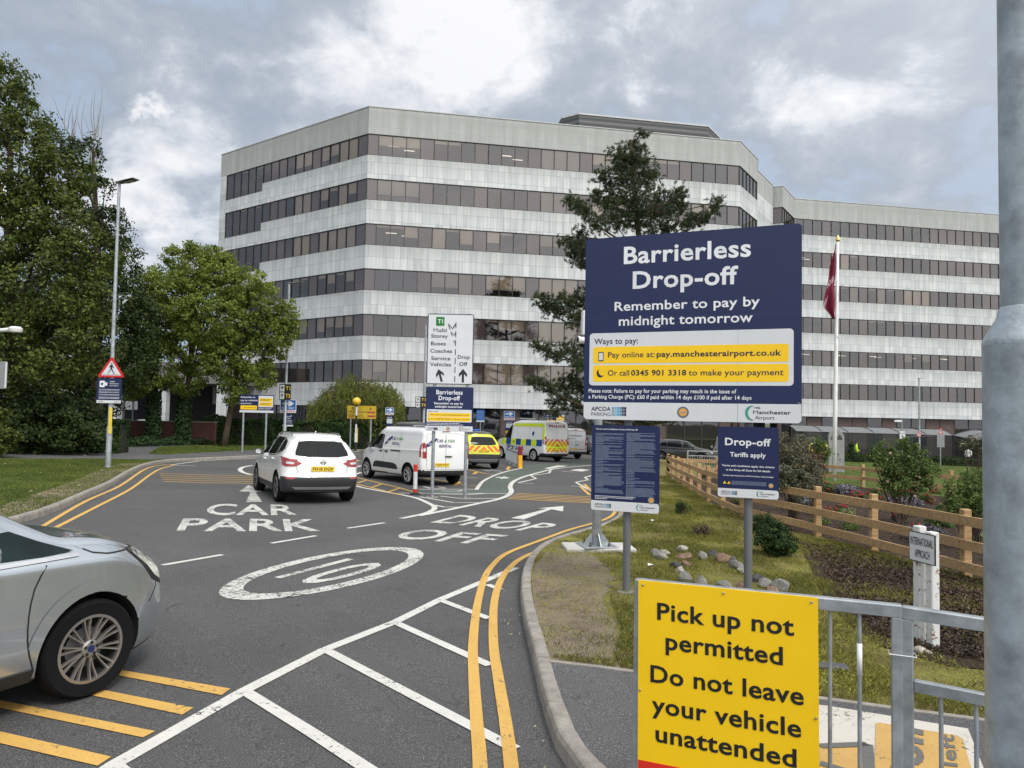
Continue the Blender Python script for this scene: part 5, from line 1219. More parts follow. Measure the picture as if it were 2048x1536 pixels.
B.words([('Please note: Failure to pay for your parking may result in the issue of',u(.025),vz(.853),u(.722),vz(.832),.015),('a Parking Charge (PC): £60 if paid within 14 days £100 if paid after 14 days',u(.025),vz(.885),u(.788),vz(.864),.015)],M_WTX,1)
logos(B,u(.04),u(.955),Hb*.008,Hb*.088);seal(B,u(.483),Hb*.047,Hb*.030)
mb=MB()
for f in (.30,.71): mb.box(0.03,Wd-.03,.0125,.045,Hb*f-.02,Hb*f+.02)
mb.build('rail',M_GALV,B.root)
B.areas('joint',[box_(.004,vz(.4505),Wd-.004,vz(.4495)),box_(u(.727),.004,u(.7285),vz(.53))],pm('sheet joint',(.05,.07,.16),.5),1)
# terms and conditions
def subsign(name,pl,pr,label,yo=-.012):
    def at(px,py):
        d=ray(px,py);o=Vector((Lc.x,Lc.y))+nd*yo;t=(o.x*ud.y-o.y*ud.x)/(d.x*ud.y-d.y*ud.x);return Vector((d.x*t,d.y*t,H+d.z*t))
    a=at(*pl[0]);b=at(*pl[1]);c=at(*pr[0]);d=at(*pr[1]);w=Vector((c.x-a.x,c.y-a.y)).length;zt=(a.z+c.z)/2;zb_=(b.z+d.z)/2
    S_=Sign(name,(a.x,a.y,zb_),rz,label);return S_,w,zt-zb_
T_,w,h=subsign('terms_sign',((1184,851),(1182,1019)),((1320,851),(1319,1029)),'tall navy sign of tiny terms and conditions in two columns',.02)
T_.plate('panel',0,0,w,h,M_NSIGN,.008,.03);T_.area('base_band',rrect(.002,.002,w-.002,h*.115,.028)[:12]+[(w-.002,h*.115),(.002,h*.115)]+rrect(.002,.002,w-.002,h*.115,.028)[18:],M_WSIGN,1)
T_.words([('Terms and conditions of use of Drop-off',w*.06,h*.945,w*.68,h*.962,.02)],M_WTX,1)
rows=[]
rg=random.Random(3)
for c0,c1,n0,n1 in ((.06,.49,.90,.20),(.52,.95,.91,.175)):
    z=n0
    while z>n1:
        if rg.random()<.13: rows.append((w*c0,w*(c0+.12),h*z,h*.0062));z-=.018;continue
        rows.append((w*c0,w*(c1-rg.random()*.05 if rg.random()<.8 else c0+.2),h*z,h*.0048));z-=.0113
T_.fine(rows,M_FINE,1,5);T_.fine([(w*.06,w*.66,h*.167,h*.006),(w*.06,w*.62,h*.151,h*.006),(w*.06,w*.24,h*.135,h*.006)],M_WTX,1,6);logos(T_,w*.06,w*.94,h*.02,h*.10);seal(T_,w*.885,h*.15,w*.05)
D_,w,h=subsign('tariff_sign',((1436,853),(1435,993)),((1558,855),(1558,1000)),'navy sign reading Drop-off Tariffs apply on the right grey post',.02)
D_.plate('panel',0,0,w,h,M_NSIGN,.008,.028);D_.area('base_band',rrect(.002,.002,w-.002,h*.125,.026)[:12]+[(w-.002,h*.125),(.002,h*.125)]+rrect(.002,.002,w-.002,h*.125,.026)[18:],M_WSIGN,1)
D_.words([('Drop-off',w*.12,h*.735,w*.87,h*.84,.025)],M_WTX,1);D_.words([('Tariffs apply',w*.205,h*.575,w*.79,h*.64,.02)],M_WTX,1)
D_.words([('Terms and conditions apply. See signage',w*.07,h*.435,w*.93,h*.462,.02),('in the Drop-off Zone for full details',w*.14,h*.375,w*.86,h*.402,.02),('Private land managed by APCOA Parking (UK) Limited',w*.09,h*.300,w*.91,h*.318,.02)],M_WTX,1)
for x in (.09,.16): D_.area('icon',[(w*x,h*.19),(w*(x+.055),h*.19),(w*(x+.0275),h*.228)],M_YSIGN,1)
D_.fine([(w*.23,w*.80,h*z,h*.006) for z in (.225,.211,.197,.183)],M_FINE,1,9);logos(D_,w*.06,w*.94,h*.02,h*.11);seal(D_,w*.875,h*.19,w*.045)
# ---- camera mast on a base plate behind the signs
p=G(1193,1092,.16);mz=zg(p.x,p.y,.12)
t=thing('concrete_base',(p.x,p.y,mz),rad(4),'square white concrete slab under the galvanised mast','slab')
a=G(1128,1083,.16)-p;MB().bbox(-.50,.56,-.26,.30,-.1,.045,.012).build('slab',pm('pale concrete',(.48,.47,.45),.85,var=.15,bs=.2),t)
t=thing('camera_mast',(p.x,p.y,mz+.046),rad(12),'galvanised camera mast bolted to the white concrete slab','mast')
MB().bbox(-.26,.26,-.26,.26,0,.018,.004).build('base_plate',M_GALV,t)
MB().lathe([(.072,.018),(.072,.95),(.078,.96),(.078,.99),(.066,1.0),(.060,3.35)],18).build('pole',M_GALV,t,smooth=35)
for k in range(4):
    a=rad(45+90*k);g_=MB();g_.prism([(.07,.018),(.22,.018),(.22,.02),(.09,.19),(.07,.19)],-.006,.006,M=Matrix.Rotation(a+rad(45),4,'Z'));g_.build('gusset',M_GALV,t)
    x,y=.21*math.cos(a)*1.0,.21*math.sin(a)*1.0;MB().lathe([(.022,.018),(.022,.04),(.011,.041),(.011,.085)],8,c=(x,y)).build('bolt',pm('dark bolt',(.08,.08,.08),.5,metal=.5),t,smooth=30)
q=P(1172,681,p.y-.35);cm_=MB();cm_.tube([(q.x+.25,q.y+.2,q.z+.05),(q.x+.02,q.y,q.z+.03)],.02,8);o=thing('security_camera',(q.x,q.y,q.z),rad(200),'white bullet camera poking out from the left edge of the big board','camera')
cb=MB();cb.lathe([(.05,-.16),(.052,.10),(.06,.101),(.06,.14)],16,M=Matrix.Rotation(rad(90),4,'Y')@Matrix.Rotation(rad(0),4,'X'));cb.build('body',pm('white metal',(.7,.7,.7),.4),o,smooth=35)
cb=MB();cb.lathe([(.048,.1405),(.0,.1406)],16,M=Matrix.Rotation(rad(90),4,'Y'));cb.build('lens',M_BLK,o);MB().tube([(-.1,0,0),(-.28,-.05,-.02),(-.34,-.30,-.04)],.02,8).build('bracket',pm('white metal',(.7,.7,.7),.4),o,smooth=True)
q=P(1170,646,p.y-.3);o=thing('camera_housing',(q.x,q.y,q.z-.17),rad(8),'upright white box fixed beside the big board above the bullet camera','housing')
MB().bbox(-.035,.16,0,.12,0,.36,.012).build('box',pm('white metal',(.7,.7,.7),.4),o);MB().box(.0,.12,.121,.30,.1,.24).build('bracket',M_GALV,o)
# ---- guard railing, near right
def railing_panel(p0,p1,label,bars,lower=False,zt=None,parent=None,group='grey guard railing panels by the footpath'):
    d=Vector((p1.x-p0.x,p1.y-p0.y));L=d.length;t=thing('guard_railing',(p0.x,p0.y,zg(p0.x,p0.y,.118)),math.atan2(d.y,d.x),label,'railing',group)
    ht=lambda x:1.02+(zg(p0.x+d.x*x/L,p0.y+d.y*x/L)-zg(p0.x,p0.y))*0
    s_=.0205;sl=(p1.z-p0.z)/L
    Mx=Matrix(((1,0,0,0),(0,1,0,0),(sl,0,1,0),(0,0,0,1)));z0_=p0.z-t.location.z
    MB().bbox(-s_,L+s_,-s_,s_,z0_-.05,z0_,.005,M=Mx).build('top_rail',M_GALV,t)
    for x in (0,L): MB().bbox(x-s_,x+s_,-s_,s_,-.3,z0_+sl*x-.051,.004).build('post',M_GALV,t)
    zr=z0_-.29 if lower else z0_-.052
    if lower: MB().bbox(s_,L-s_,-s_*.8,s_*.8,zr-.045,zr,.004,M=Mx).build('rail',M_GALV,t);zr-=.046
    MB().bbox(s_,L-s_,-s_*.8,s_*.8,.10,.14,.004,M=Mx).build('bottom_rail',M_GALV,t)
    for x in bars:
        mb=MB();mb.tube([(x,0,.141),(x,0,zr+sl*x)],.0085,10);o=mb.build('bar',M_GALV,t,smooth=40)
    return t,sl,z0_
Yr0=3.05
A_=P(1279,1157,Yr0+.36);B_=P(1793,1208,Yr0-.06);dd=B_-A_
L1=Vector((dd.x,dd.y)).length
def barx(px):
    d=ray(px,1300);t=(A_.x*dd.y-A_.y*dd.x)/(d.x*dd.y-d.y*dd.x);return (Vector((d.x*t,d.y*t))-Vector((A_.x,A_.y))).length
bars=[barx(x) for x in (1660,1719)];stp=bars[1]-bars[0]
x=bars[0]-stp
while x>.05: bars.append(x);x-=stp
t,sl,z0_=railing_panel(A_,B_,'galvanised guard railing panel carrying the yellow pick up sign',bars)
mb=MB();mb.tube([(bars[1],-.001,z0_-.30),(bars[1],-.001,z0_-.17)],.0105,10);mb.build('tape',pm('white tape',(.75,.75,.75),.5),t,smooth=True)
C_=P(1815,1212,Yr0-.075);E_2=P(1975,1236,Yr0-.22);dd2=E_2-C_;E3=C_+dd2*3.2
t2,_,_=railing_panel(C_,E3,'galvanised guard railing panel with a lower rail beside the tall mast',[.115+.118*k*1.0 for k in range(9) if .115+.118*k<Vector((dd2.x,dd2.y)).length*3.2-.05],lower=True)
ct=thing('cable_tie',(B_.x,B_.y,P(1795,1306,B_.y).z),math.atan2(C_.y-B_.y,C_.x-B_.x),'white cable tie binding the two railing posts together','cable tie');mb=MB()
cw=(C_-B_).to_2d().length;r1=[(-.029,-.029),(cw+.029,-.029),(cw+.029,.029),(-.029,.029),(-.029,-.029)];mb.tube([(a,b,0) for a,b in r1],.0022,6);mb.build('strap',pm('white tape',(.75,.75,.75),.5),ct)
# yellow sign on the railing
nrm=Vector((dd.y,-dd.x,0)).normalized();zs=-.98
Y_=Sign('warning_sign',(A_.x+nrm.x*.034,A_.y+nrm.y*.034,A_.z),math.atan2(dd.y,dd.x),'large yellow sign on the railing reading Pick up not permitted')
d=ray(1636,1300);tt=(A_.x*dd.y-A_.y*dd.x)/(d.x*dd.y-d.y*dd.x);wy=(Vector((d.x*tt,d.y*tt))-Vector((A_.x,A_.y))).length
# the sign is sheared with the sloping rail only through its own rotation
Y_.root.rotation_euler=(0,-math.atan(dd.z/L1),math.atan2(dd.y,dd.x))
hy=1.0;Y_.plate('panel',.002,-hy,wy,.0,M_YSIGN,.008,.004)
def corrug(m):
    n=m.node_tree;b=n.nodes['Principled BSDF'];t=n.nodes.new('ShaderNodeTexWave');t.bands_direction='Z';t.inputs['Scale'].default_value=14;tcn=n.nodes.new('ShaderNodeTexCoord');n.links.new(tcn.outputs['Object'],t.inputs[0]);bump(n,b,t.outputs[0],.03,.002)
corrug(M_YSIGN)
ppm=357/wy
yz=lambda py:-(py-1157-(0))/ppm
def yl(st,x0,x1,ybase_l,cap):   # x in photo px from left edge, baseline measured from the slanted top edge
    return (st,x0/ppm,-(ybase_l)/ppm,x1/ppm,-(ybase_l-cap)/ppm,.02)
Y_.words([yl('Pick up not',42,313,79,36),yl('permitted',60,292,139,36),yl('Do not leave',28,330,211,36),yl('your vehicle',31,325,274,36),yl('unattended',39,316,333,36)],M_INK,1)
Y_.area('red_band',box_(.004,-hy+.002,wy-.002,-377/ppm),M_BRED,1)
for x,z in ((.025,-.02),(wy*.5,-.02),(wy-.025,-.02),(.012,-.50),(wy-.012,-.5)):
    mb=MB();mb.lathe([(.006,0),(.005,.004),(.0,.005)],10,M=Matrix.Translation((x,-.0005,z))@Matrix.Rotation(rad(90),4,'X'));mb.build('screw',M_CHR,Y_.root,smooth=40)
# ---- tall galvanised mast at the right edge
mp=P(2061,768,1.86);t=thing('lighting_mast',(mp.x,mp.y,zg(mp.x,mp.y,.118)),0,'very thick stepped galvanised mast at the right edge of the view','mast')
zj=P(1990,690,1.86).z-t.location.z;zk=P(2001,640,1.86).z-t.location.z
lx=math.tan(rad(-.8))
M_GALV2=pm('mottled galvanised steel',(.36,.41,.44),.5,metal=.25,var=.32,vs=11,bs=.2,bsc=22,dirt=.35)
def oct_ring(r,z,n=8,ph=rad(22.5)): return [(r*math.cos(2*math.pi*k/n+ph),r*math.sin(2*math.pi*k/n+ph),z) for k in range(n)]
mb=MB();mb.add(oct_ring(.108,-.2,32,0)+oct_ring(.106,zj,32,0),[(k,(k+1)%32,32+(k+1)%32,32+k) for k in range(32)]);mb.build('lower_section',M_GALV2,t,smooth=True)
mb=MB();zs_=[(.1062,zj),(.107,zj+.008),(.104,zj+.018),(.072,zk+.012),(.069,zk+.03),(.0645,zk+.036)];n=32
mb.add([v for r_,z_ in zs_ for v in oct_ring(r_,z_,n,0)],[(i*n+k,i*n+(k+1)%n,(i+1)*n+(k+1)%n,(i+1)*n+k) for i in range(len(zs_)-1) for k in range(n)]);mb.build('collar',pm('weld collar',(.46,.52,.55),.4,metal=.4,var=.25,vs=14,bs=.3,bsc=60),t,smooth=True)
mb=MB();mb.add(oct_ring(.064,zk,32,0)+oct_ring(.063,zk+2,32,0)+oct_ring(.058,zk+5.5,32,0),[(i*32+k,i*32+(k+1)%32,(i+1)*32+(k+1)%32,(i+1)*32+k) for i in (0,1) for k in range(32)]);mb.build('upper_section',M_GALV2,t,smooth=True)
# ---- road name plate on two flaking posts
pp=G(1868,1291,.12);gl=zg(pp.x,pp.y,.11);Yp=pp.y
a=P(1818,1055,Yp+.20);b=P(1870,1077,Yp-.10);a2=P(1818,1111,Yp+.20);b2=P(1870,1141,Yp-.10);dv=Vector((b.x-a.x,b.y-a.y));rzp=math.atan2(dv.y,dv.x);wN=dv.length;hN=((a.z-a2.z)+(b.z-b2.z))/2
M_OLDW,n_,b_=newmat('flaking white paint');nf=noise(n_,18,8,.75);n_.links.new(ramp(n_,nf,[(.56,(.62,.63,.62)),(.60,(.20,.08,.05)),(.7,(.14,.06,.04))]),b_.inputs[0]);b_.inputs['Roughness'].default_value=.7
NP=Sign('road_name_sign',(a.x,a.y,gl),rzp,'old white road name plate reading International Approach on two flaking posts')
zN=(a2.z+b2.z)/2-gl
NP.plate('plate',0,zN,wN,zN+hN,M_INK,.01,.008);NP.area('face',rrect(.008,zN+.008,wN-.008,zN+hN-.008,.006),M_WSIGN,1);NP.words([('INTERNATIONAL',wN*.07,zN+hN*.56,wN*.93,zN+hN*.82,.012),('APPROACH',wN*.24,zN+hN*.16,wN*.80,zN+hN*.42,.012)],M_INK,2)
u2=dv.normalized()
for px,yt in ((1843,1052),(1868,1064)):
    d=ray(px,1150);o=Vector((a.x,a.y))+Vector((-u2.y,u2.x))*.07;t_=(o.x*u2.y-o.y*u2.x)/(d.x*u2.y-d.y*u2.x);q=Vector((d.x*t_,d.y*t_));xl=(q-Vector((a.x,a.y))).dot(u2);zt_=H+ray(px,yt).z*t_-gl
    MB().bbox(xl-.042,xl+.042,.012,.095,-.1,zt_,.008).build('post',M_OLDW,NP.root)
# ---- lane sign on two posts (middle)
def board(px,py0,py1,Y): return P(px,py0,Y),P(px,py1,Y)
pl=G(868,993,.03);pr=G(932,996,.03)
Ym=(pl.y+pr.y)/2
a,b=P(856,627,Ym),P(852,768,Ym);c,d=P(948,626,Ym-.1),P(946,771,Ym-.1)
LS=Sign('lane_sign',(a.x,a.y,b.z),0.,'white lane sign for multi storey, buses and drop off, above a navy board');wL=c.x-a.x;hL=a.z-b.z
LS.plate('plate',0,0,wL,hL,M_INK,.012,.05);LS.area('face',rrect(.022,.022,wL-.022,hL-.022,.02),M_WSIGN,1)
X_=lambda f:(f-80)/575*wL
Z_=lambda f:(970-f)/880*hL
LS.area('green_panel',rrect(X_(183),Z_(242),X_(288),Z_(130),.02),M_GREENS,2);LS.words([('T1',X_(206),Z_(212),X_(268),Z_(160),.02)],M_WTX,3)
LS.words([(t_,X_(x0),Z_(zb_),X_(x1),Z_(zb_-48),.02) for t_,x0,x1,zb_ in (('Multi',152,318,320),('Storey',126,335,393),('Buses',126,312,487),('Coaches',120,392,579),('Service',134,372,672),('Vehicles',120,382,747),('Drop',462,612,650),('Off',482,585,738))],M_INK,2)
LS.area('arrow',arrow(X_(248),Z_(860),hL*.185,.28,.17),M_INK,2);LS.area('arrow',arrow(X_(532),Z_(858),hL*.195,0,.17),M_INK,2)
br=[]
for z0__ in (195,305,415,530,640,750,865): br.append(box_(X_(426),Z_(z0__+75),X_(437),Z_(z0__)))
for x0,z0__,sc_ in ((330,215,1.),(366,315,.75),(402,420,.5)):
    br.append([(X_(x0),Z_(z0__)),(X_(x0+10),Z_(z0__)),(X_(x0+28*sc_+8),Z_(z0__+70*sc_)),(X_(x0+24*sc_),Z_(z0__+72*sc_))])
for x0,z0__,sc_ in ((345,215,1.),(378,312,.75)):
    q=[(0,0),(42,52),(80,-6),(80,20),(45,68),(4,20)];br.append([(X_(x0+a_*sc_),Z_(z0__+b_*sc_)) for a_,b_ in q])
LS.areas('lane_marks',br,M_INK,2)
a2,b2=P(852,773,Ym-.02),P(850,862,Ym-.02);c2=P(947,773,Ym-.1)
NB=Sign('payment_sign',(a2.x,a2.y,b2.z),0.,'small navy barrierless drop-off board under the white lane sign');w=c2.x-a2.x;h=a2.z-b2.z
NB.plate('panel',0,0,w,h,M_NSIGN,.012,.03);NB.area('base_band',box_(.004,.004,w-.004,h*.12),M_WSIGN,1)
NB.words([('Barrierless',w*.22,h*.83,w*.77,h*.93,.02),('Drop-off',w*.27,h*.70,w*.72,h*.80,.02)],M_WTX,1);NB.words([('Remember to pay by',w*.18,h*.605,w*.79,h*.655,.025),('midnight tomorrow',w*.20,h*.53,w*.77,h*.58,.025)],M_WTX,1)
pay_panel(NB,w*.03,w*.97,h*.21,h*.49);NB.fine([(w*.03,w*.72,h*.175,h*.012),(w*.03,w*.8,h*.14,h*.012)],M_WTX,1,4);logos(NB,w*.05,w*.96,h*.01,h*.105);seal(NB,w*.48,h*.06,h*.04)
for p,q in ((pl,868),(pr,933)):
    g0=zg(p.x,p.y,0);xs=P(q,820,p.y).x
    t=thing('sign_post',(xs,Ym+.07,g0),0,'left galvanised post of the lane sign' if q<900 else 'right galvanised post of the lane sign','post','galvanised posts of the lane sign')
    MB().lathe([(.045,0),(.045,(a.z-g0)+.02)],16).build('tube',M_GALV,t,smooth=40)
    MB().bbox(-.16,.16,-.16,.16,-.02,.018,.01).build('footing',pm('grey footing',(.2,.19,.17),.9),t)
# ---- bollards
p=G(830,989);t=thing('bollard',(p.x,p.y,zg(p.x,p.y)),0,'red and white flexible marker bollard beside the rental van','bollard')
MB().lathe([(.14,0),(.14,.03),(.06,.06)],16).build('base',M_BLK,t,smooth=30);MB().lathe([(.055,.05),(.055,.15)],16).build('red_band',M_BRED,t,smooth=30);MB().lathe([(.055,.151),(.055,.62)],16).build('tube',pm('white plastic',(.72,.72,.72),.4),t,smooth=30);MB().lathe([(.055,.621),(.055,.80),(.045,.81)],16).build('red_band',M_BRED,t,smooth=30)
p=G(1040,936.5);t=thing('bollard',(p.x,p.y,zg(p.x,p.y)),0,'yellow bollard with a dark red top at the end of the hoop railing','bollard')
MB().bbox(-.10,.10,-.10,.10,0,.62,.03).build('tube',pm('yellow plastic',(.85,.42,.01),.4),t);MB().bbox(-.10,.10,-.10,.10,.621,1.02,.03).build('red_band',pm('dark red reflective',(.22,.01,.03),.4),t)
def far_rail(p0,p1,hgt,label,name='guard_railing',mat=None,n=None,gap=.13,group=None,bars='V'):
    d=Vector((p1.x-p0.x,p1.y-p0.y));L=d.length;t=thing(name,(p0.x,p0.y,zg(p0.x,p0.y)),math.atan2(d.y,d.x),label,'railing',group);mat=mat or M_GALV
    sl=(zg(p1.x,p1.y)-zg(p0.x,p0.y))/L;Mx=Matrix(((1,0,0,0),(0,1,0,0),(sl,0,1,0),(0,0,0,1)))
    k=max(1,round(L/2.));
    for i in range(k+1): MB().box(L*i/k-.03,L*i/k+.03,-.03,.03,0,hgt,M=Mx).build('post',mat,t)
    for z in (hgt-.05,hgt-.30,.12): MB().box(0,L,-.02,.02,z,z+.045,M=Mx).build('rail',mat,t)
    mb=MB();x=gap
    while x<L: mb.box(x-.01,x+.01,-.01,.01,.13,hgt-.28,M=Mx);x+=gap
    o=mb.build('bars',mat,t);return t
far_rail(G(1012,924),G(1036,936),1.0,'short hoop topped railing beside the yellow bollard and patrol car',gap=.16)
far_rail(Vector((9.2,37.5,0)),Vector((15.3,39.0,0)),1.05,'grey railing with dark bars in front of the black estate car',gap=.14)
# ---- street lamps
def lamp(name,p,hgt,label,r0=.085,r1=.045,arm=(.55,0),head='flat',off=.12,sw=1.3,lean=0.,group='tall galvanised street lamps'):
    t=thing(name,(p.x,p.y,zg(p.x,p.y,off)),0,label,'street lamp',group);t.rotation_euler=(0,lean,0)
    MB().lathe([(r0+.02,0),(r0+.02,.04),(r0,.05),(r0,sw),(r1+.018,sw+.06),(r1+.012,hgt*.5),(r1,hgt)],16).build('column',M_GALV,t,smooth=35)
    a=math.atan2(arm[1],arm[0]);l=math.hypot(*arm);M_=Matrix.Translation((0,0,hgt))@Matrix.Rotation(a,4,'Z')
    mb=MB();sec=[(-.08,.05,.05),(.05,.10,.05),(l*.5,.16,.02),(l,.15,.02)];V=[]
    for x,wy_,hz in sec: V+= [M_@Vector((x,yy,zz+.06*x/l)) for yy,zz in ((-wy_,0),(-wy_*.8,hz),(wy_*.8,hz),(wy_,0),(wy_*.8,-hz*.4),(-wy_*.8,-hz*.4))]
    n=6;mb.add(V,[(i*n+k,i*n+(k+1)%n,(i+1)*n+(k+1)%n,(i+1)*n+k) for i in range(3) for k in range(n)]+[tuple(range(n)),tuple(3*n+k for k in range(n))]);o=mb.build('lamp_head',pm('dark lamp head',(.16,.165,.17),.45,metal=.3),t,smooth=35)
    MB().add([M_@Vector(v_) for v_ in ((l*.35,-.10,-.022),(l*.92,-.09,-.018+.03),(l*.92,.09,-.018+.03),(l*.35,.10,-.022))],[(0,1,2,3)]).build('lens',pm('lamp lens',(.35,.34,.30),.2),o,fix=False)
    return t
pL=G(216,935,.12);hh_=P(240,366,pL.y).z-zg(pL.x,pL.y,.12);tL=lamp('street_lamp',pL,hh_,'tall street lamp on the left lawn behind the crossing triangle',arm=(.68,-.25),lean=-.004)
MB().bbox(-.075,.02,-.12,-.088,1.1,1.95,.004).build('yellow_strip',pm('yellow plastic strip',(.75,.55,.05),.4),tL).location=(.10,0,0)
p2=P(569,870,44.8);p2=Vector((p2.x,44.8,0));t2_=lamp('street_lamp',p2,P(577,567,44.8).z-zg(p2.x,44.8,.12),'street lamp by the hedge carrying the T1 and T3 sign',arm=(.9,-.1),lean=-.002,r0=.12,r1=.07)
p3=Vector((P(847,860,45).x,45,0));lamp('street_lamp',p3,P(849,648,45).z-zg(p3.x,45,.0),'short street lamp peeping out behind the lane sign',arm=(.55,.1),off=0,r0=.11,r1=.06)
p4=Vector((P(1839,905,58).x,58,0));lamp('street_lamp',p4,P(1841,757,58).z-zg(p4.x,58,.0),'thin street lamp in front of the right hand office wing',arm=(.5,.1),off=0,r0=.09,r1=.05)
# lamp poking in at the left edge, and the sign edge below it
q=P(25,660,17);t=thing('security_camera',(q.x,q.y,q.z),rad(172),'white camera arm reaching in from the left edge of the view','camera');MB().tube([(.55,0,-.03),(1.4,0,-.28)],[.06,.07],8).build('arm',pm('white metal',(.7,.7,.7),.4),t,smooth=True);MB().lathe([(.13,-.05),(.15,.0),(.15,.04),(.10,.08),(.0,.09)],14,c=(-.08,0)).build('body',pm('white metal',(.7,.7,.7),.4),t,smooth=35);MB().tube([(-.05,0,.02),(.55,0,-.03)],.05,8).build('bracket',pm('white metal',(.7,.7,.7),.4),t,smooth=True)
MB().tube([(1.4,0,-.3),(1.4,0,-(q.z-zg(q.x-1.4,q.y,.1)))],.06,10).build('pole',M_GALV,t)
a=P(7,722,17);b=P(6,777,17);S1=Sign('road_sign',(a.x-1.4,a.y,b.z),rad(6),'white edged grey sign cut by the left edge of the view');S1.plate('plate',0,0,1.4,a.z-b.z,M_BACK,.02,.04);S1.area('border',box_(1.36,.02,1.395,a.z-b.z-.02),M_WSIGN,1);MB().tube([(.25,.06,.1),(.25,.06,-(b.z-zg(a.x,17,.1)))],.04,10).build('post',M_GALV,S1.root)
# triangle + camera notice on the left lamp
tp=P(222,712,pL.y-.13);tl=P(194,754,pL.y-.13);tr=P(250,754,pL.y-.13);hh=tp.z-tl.z;ww=tr.x-tl.x
TS=Sign('crossing_sign',(tl.x,tl.y,tl.z),0.,'red bordered triangle sign with a walking figure on the left lamp');TS.face=0
def rtri(x0,z0,x1,z1,r):
    A=[Vector((x0,z0)),Vector((x1,z0)),Vector(((x0+x1)/2,z1))];o=[]
    for i in range(3):
        p=A[i];u1=(A[i-1]-p).normalized();u2_=(A[(i+1)%3]-p).normalized()
        for t in np.linspace(0,1,5): q=p+u1*r*(1-t)**2+u2_*r*t**2;o.append((q.x,q.y))
    return o
mb=MB();mb.prism(rtri(0,0,ww,hh,.09),0,.01);mb.build('plate',M_REDS,TS.root);TS.area('face',rtri(ww*.14,hh*.09,ww*.86,hh*.80,.03),M_WSIGN,1)
def man(cx_,z0_,h):
    f=lambda pts:[(cx_+x*h,z0_+z*h) for x,z in pts]
    return [f(circ(.02,.93,.065,.07,10)),f([(-.10,.80),(.08,.84),(.13,.76),(.16,.62),(.27,.54),(.25,.49),(.11,.57),(.09,.66),(.08,.46),(.18,.22),(.27,.05),(.34,.03),(.32,-.02),(.20,0),(.10,.20),(-.01,.40),(-.09,.22),(-.26,.02),(-.34,.05),(-.32,.11),(-.25,.10),(-.15,.27),(-.08,.46),(-.10,.62),(-.18,.54),(-.22,.58),(-.14,.70)])]
TS.areas('walking_figure',man(ww*.5,hh*.17,hh*.52),M_INK,2);TS.areas('crossing_bars',[box_(ww*(.20+.05*k),hh*.115,ww*(.235+.05*k),hh*.135) for k in range(12)],M_INK,2)
a=P(195,755,pL.y-.13);b=P(194,806,pL.y-.13);c=P(244,757,pL.y-.13);w=c.x-a.x;h=a.z-b.z-.02
CN=Sign('camera_notice',(a.x,a.y,b.z),0.,'navy camera enforcement notice under the red crossing triangle');CN.plate('panel',0,0,w,h,M_NSIGN,.01,.02);CN.area('base_band',box_(.004,.004,w-.004,h*.12),M_WSIGN,1)
CN.areas('icon',[box_(w*.10,h*.64,w*.30,h*.90),[(w*.305,h*.68),(w*.36,h*.72),(w*.36,h*.82),(w*.305,h*.86)],box_(w*.365,h*.70,w*.41,h*.84)],M_WTX,1);CN.area('lens',circ(w*.20,h*.77,w*.05,w*.05,16),M_NSIGN,2)
CN.words([('ANPR',w*.50,h*.85,w*.72,h*.89,.03),('cameras in',w*.50,h*.77,w*.88,h*.81,.03),('operation',w*.50,h*.69,w*.86,h*.73,.02)],M_WTX,1);CN.fine([(w*.08,w*.92,h*z,h*.012) for z in (.55,.52,.45,.42,.35,.32,.24,.21,.18)],M_WTX,1,11);CN.words([('APCOA',w*.08,h*.04,w*.28,h*.08,.03),('Airport',w*.70,h*.04,w*.94,h*.08,.02)],M_DKTX,2)
# terminal arrows
def term(px0,py0,px1,py1,Y,a1,a2,label):
    a=P(px0,py0,Y);b=P(px1,py1,Y);w=b.x-a.x;h=a.z-b.z;T=Sign('terminal_sign',(a.x,Y,b.z),0.,label);T.plate('panel',0,0,w,h,M_INK,.03,.02)
    for k,(zz,aa,tx) in enumerate(((.53,a1,'T1'),(.05,a2,'T3'))):
        T.area('arrow_panel',box_(w*.06,h*zz,w*.44,h*(zz+.42)),M_WSIGN,1);T.area('arrow',arrow(w*.25,h*(zz+.21),h*.30,aa,.14),M_INK,2)
        T.words([(tx,w*.56,h*(zz+.09),w*.94,h*(zz+.33),.02)],pm('amber lettering',(.75,.50,.05),.4),1,name='lettering')
    return T
term(559,768,581,800,44.6,0,0,'black T1 and T3 sign with two upward arrows, on the hedge lamp')
term(831,793,852,816,44.8,0,rad(90),'black T1 and T3 sign with an up and a left arrow, by the lane sign')
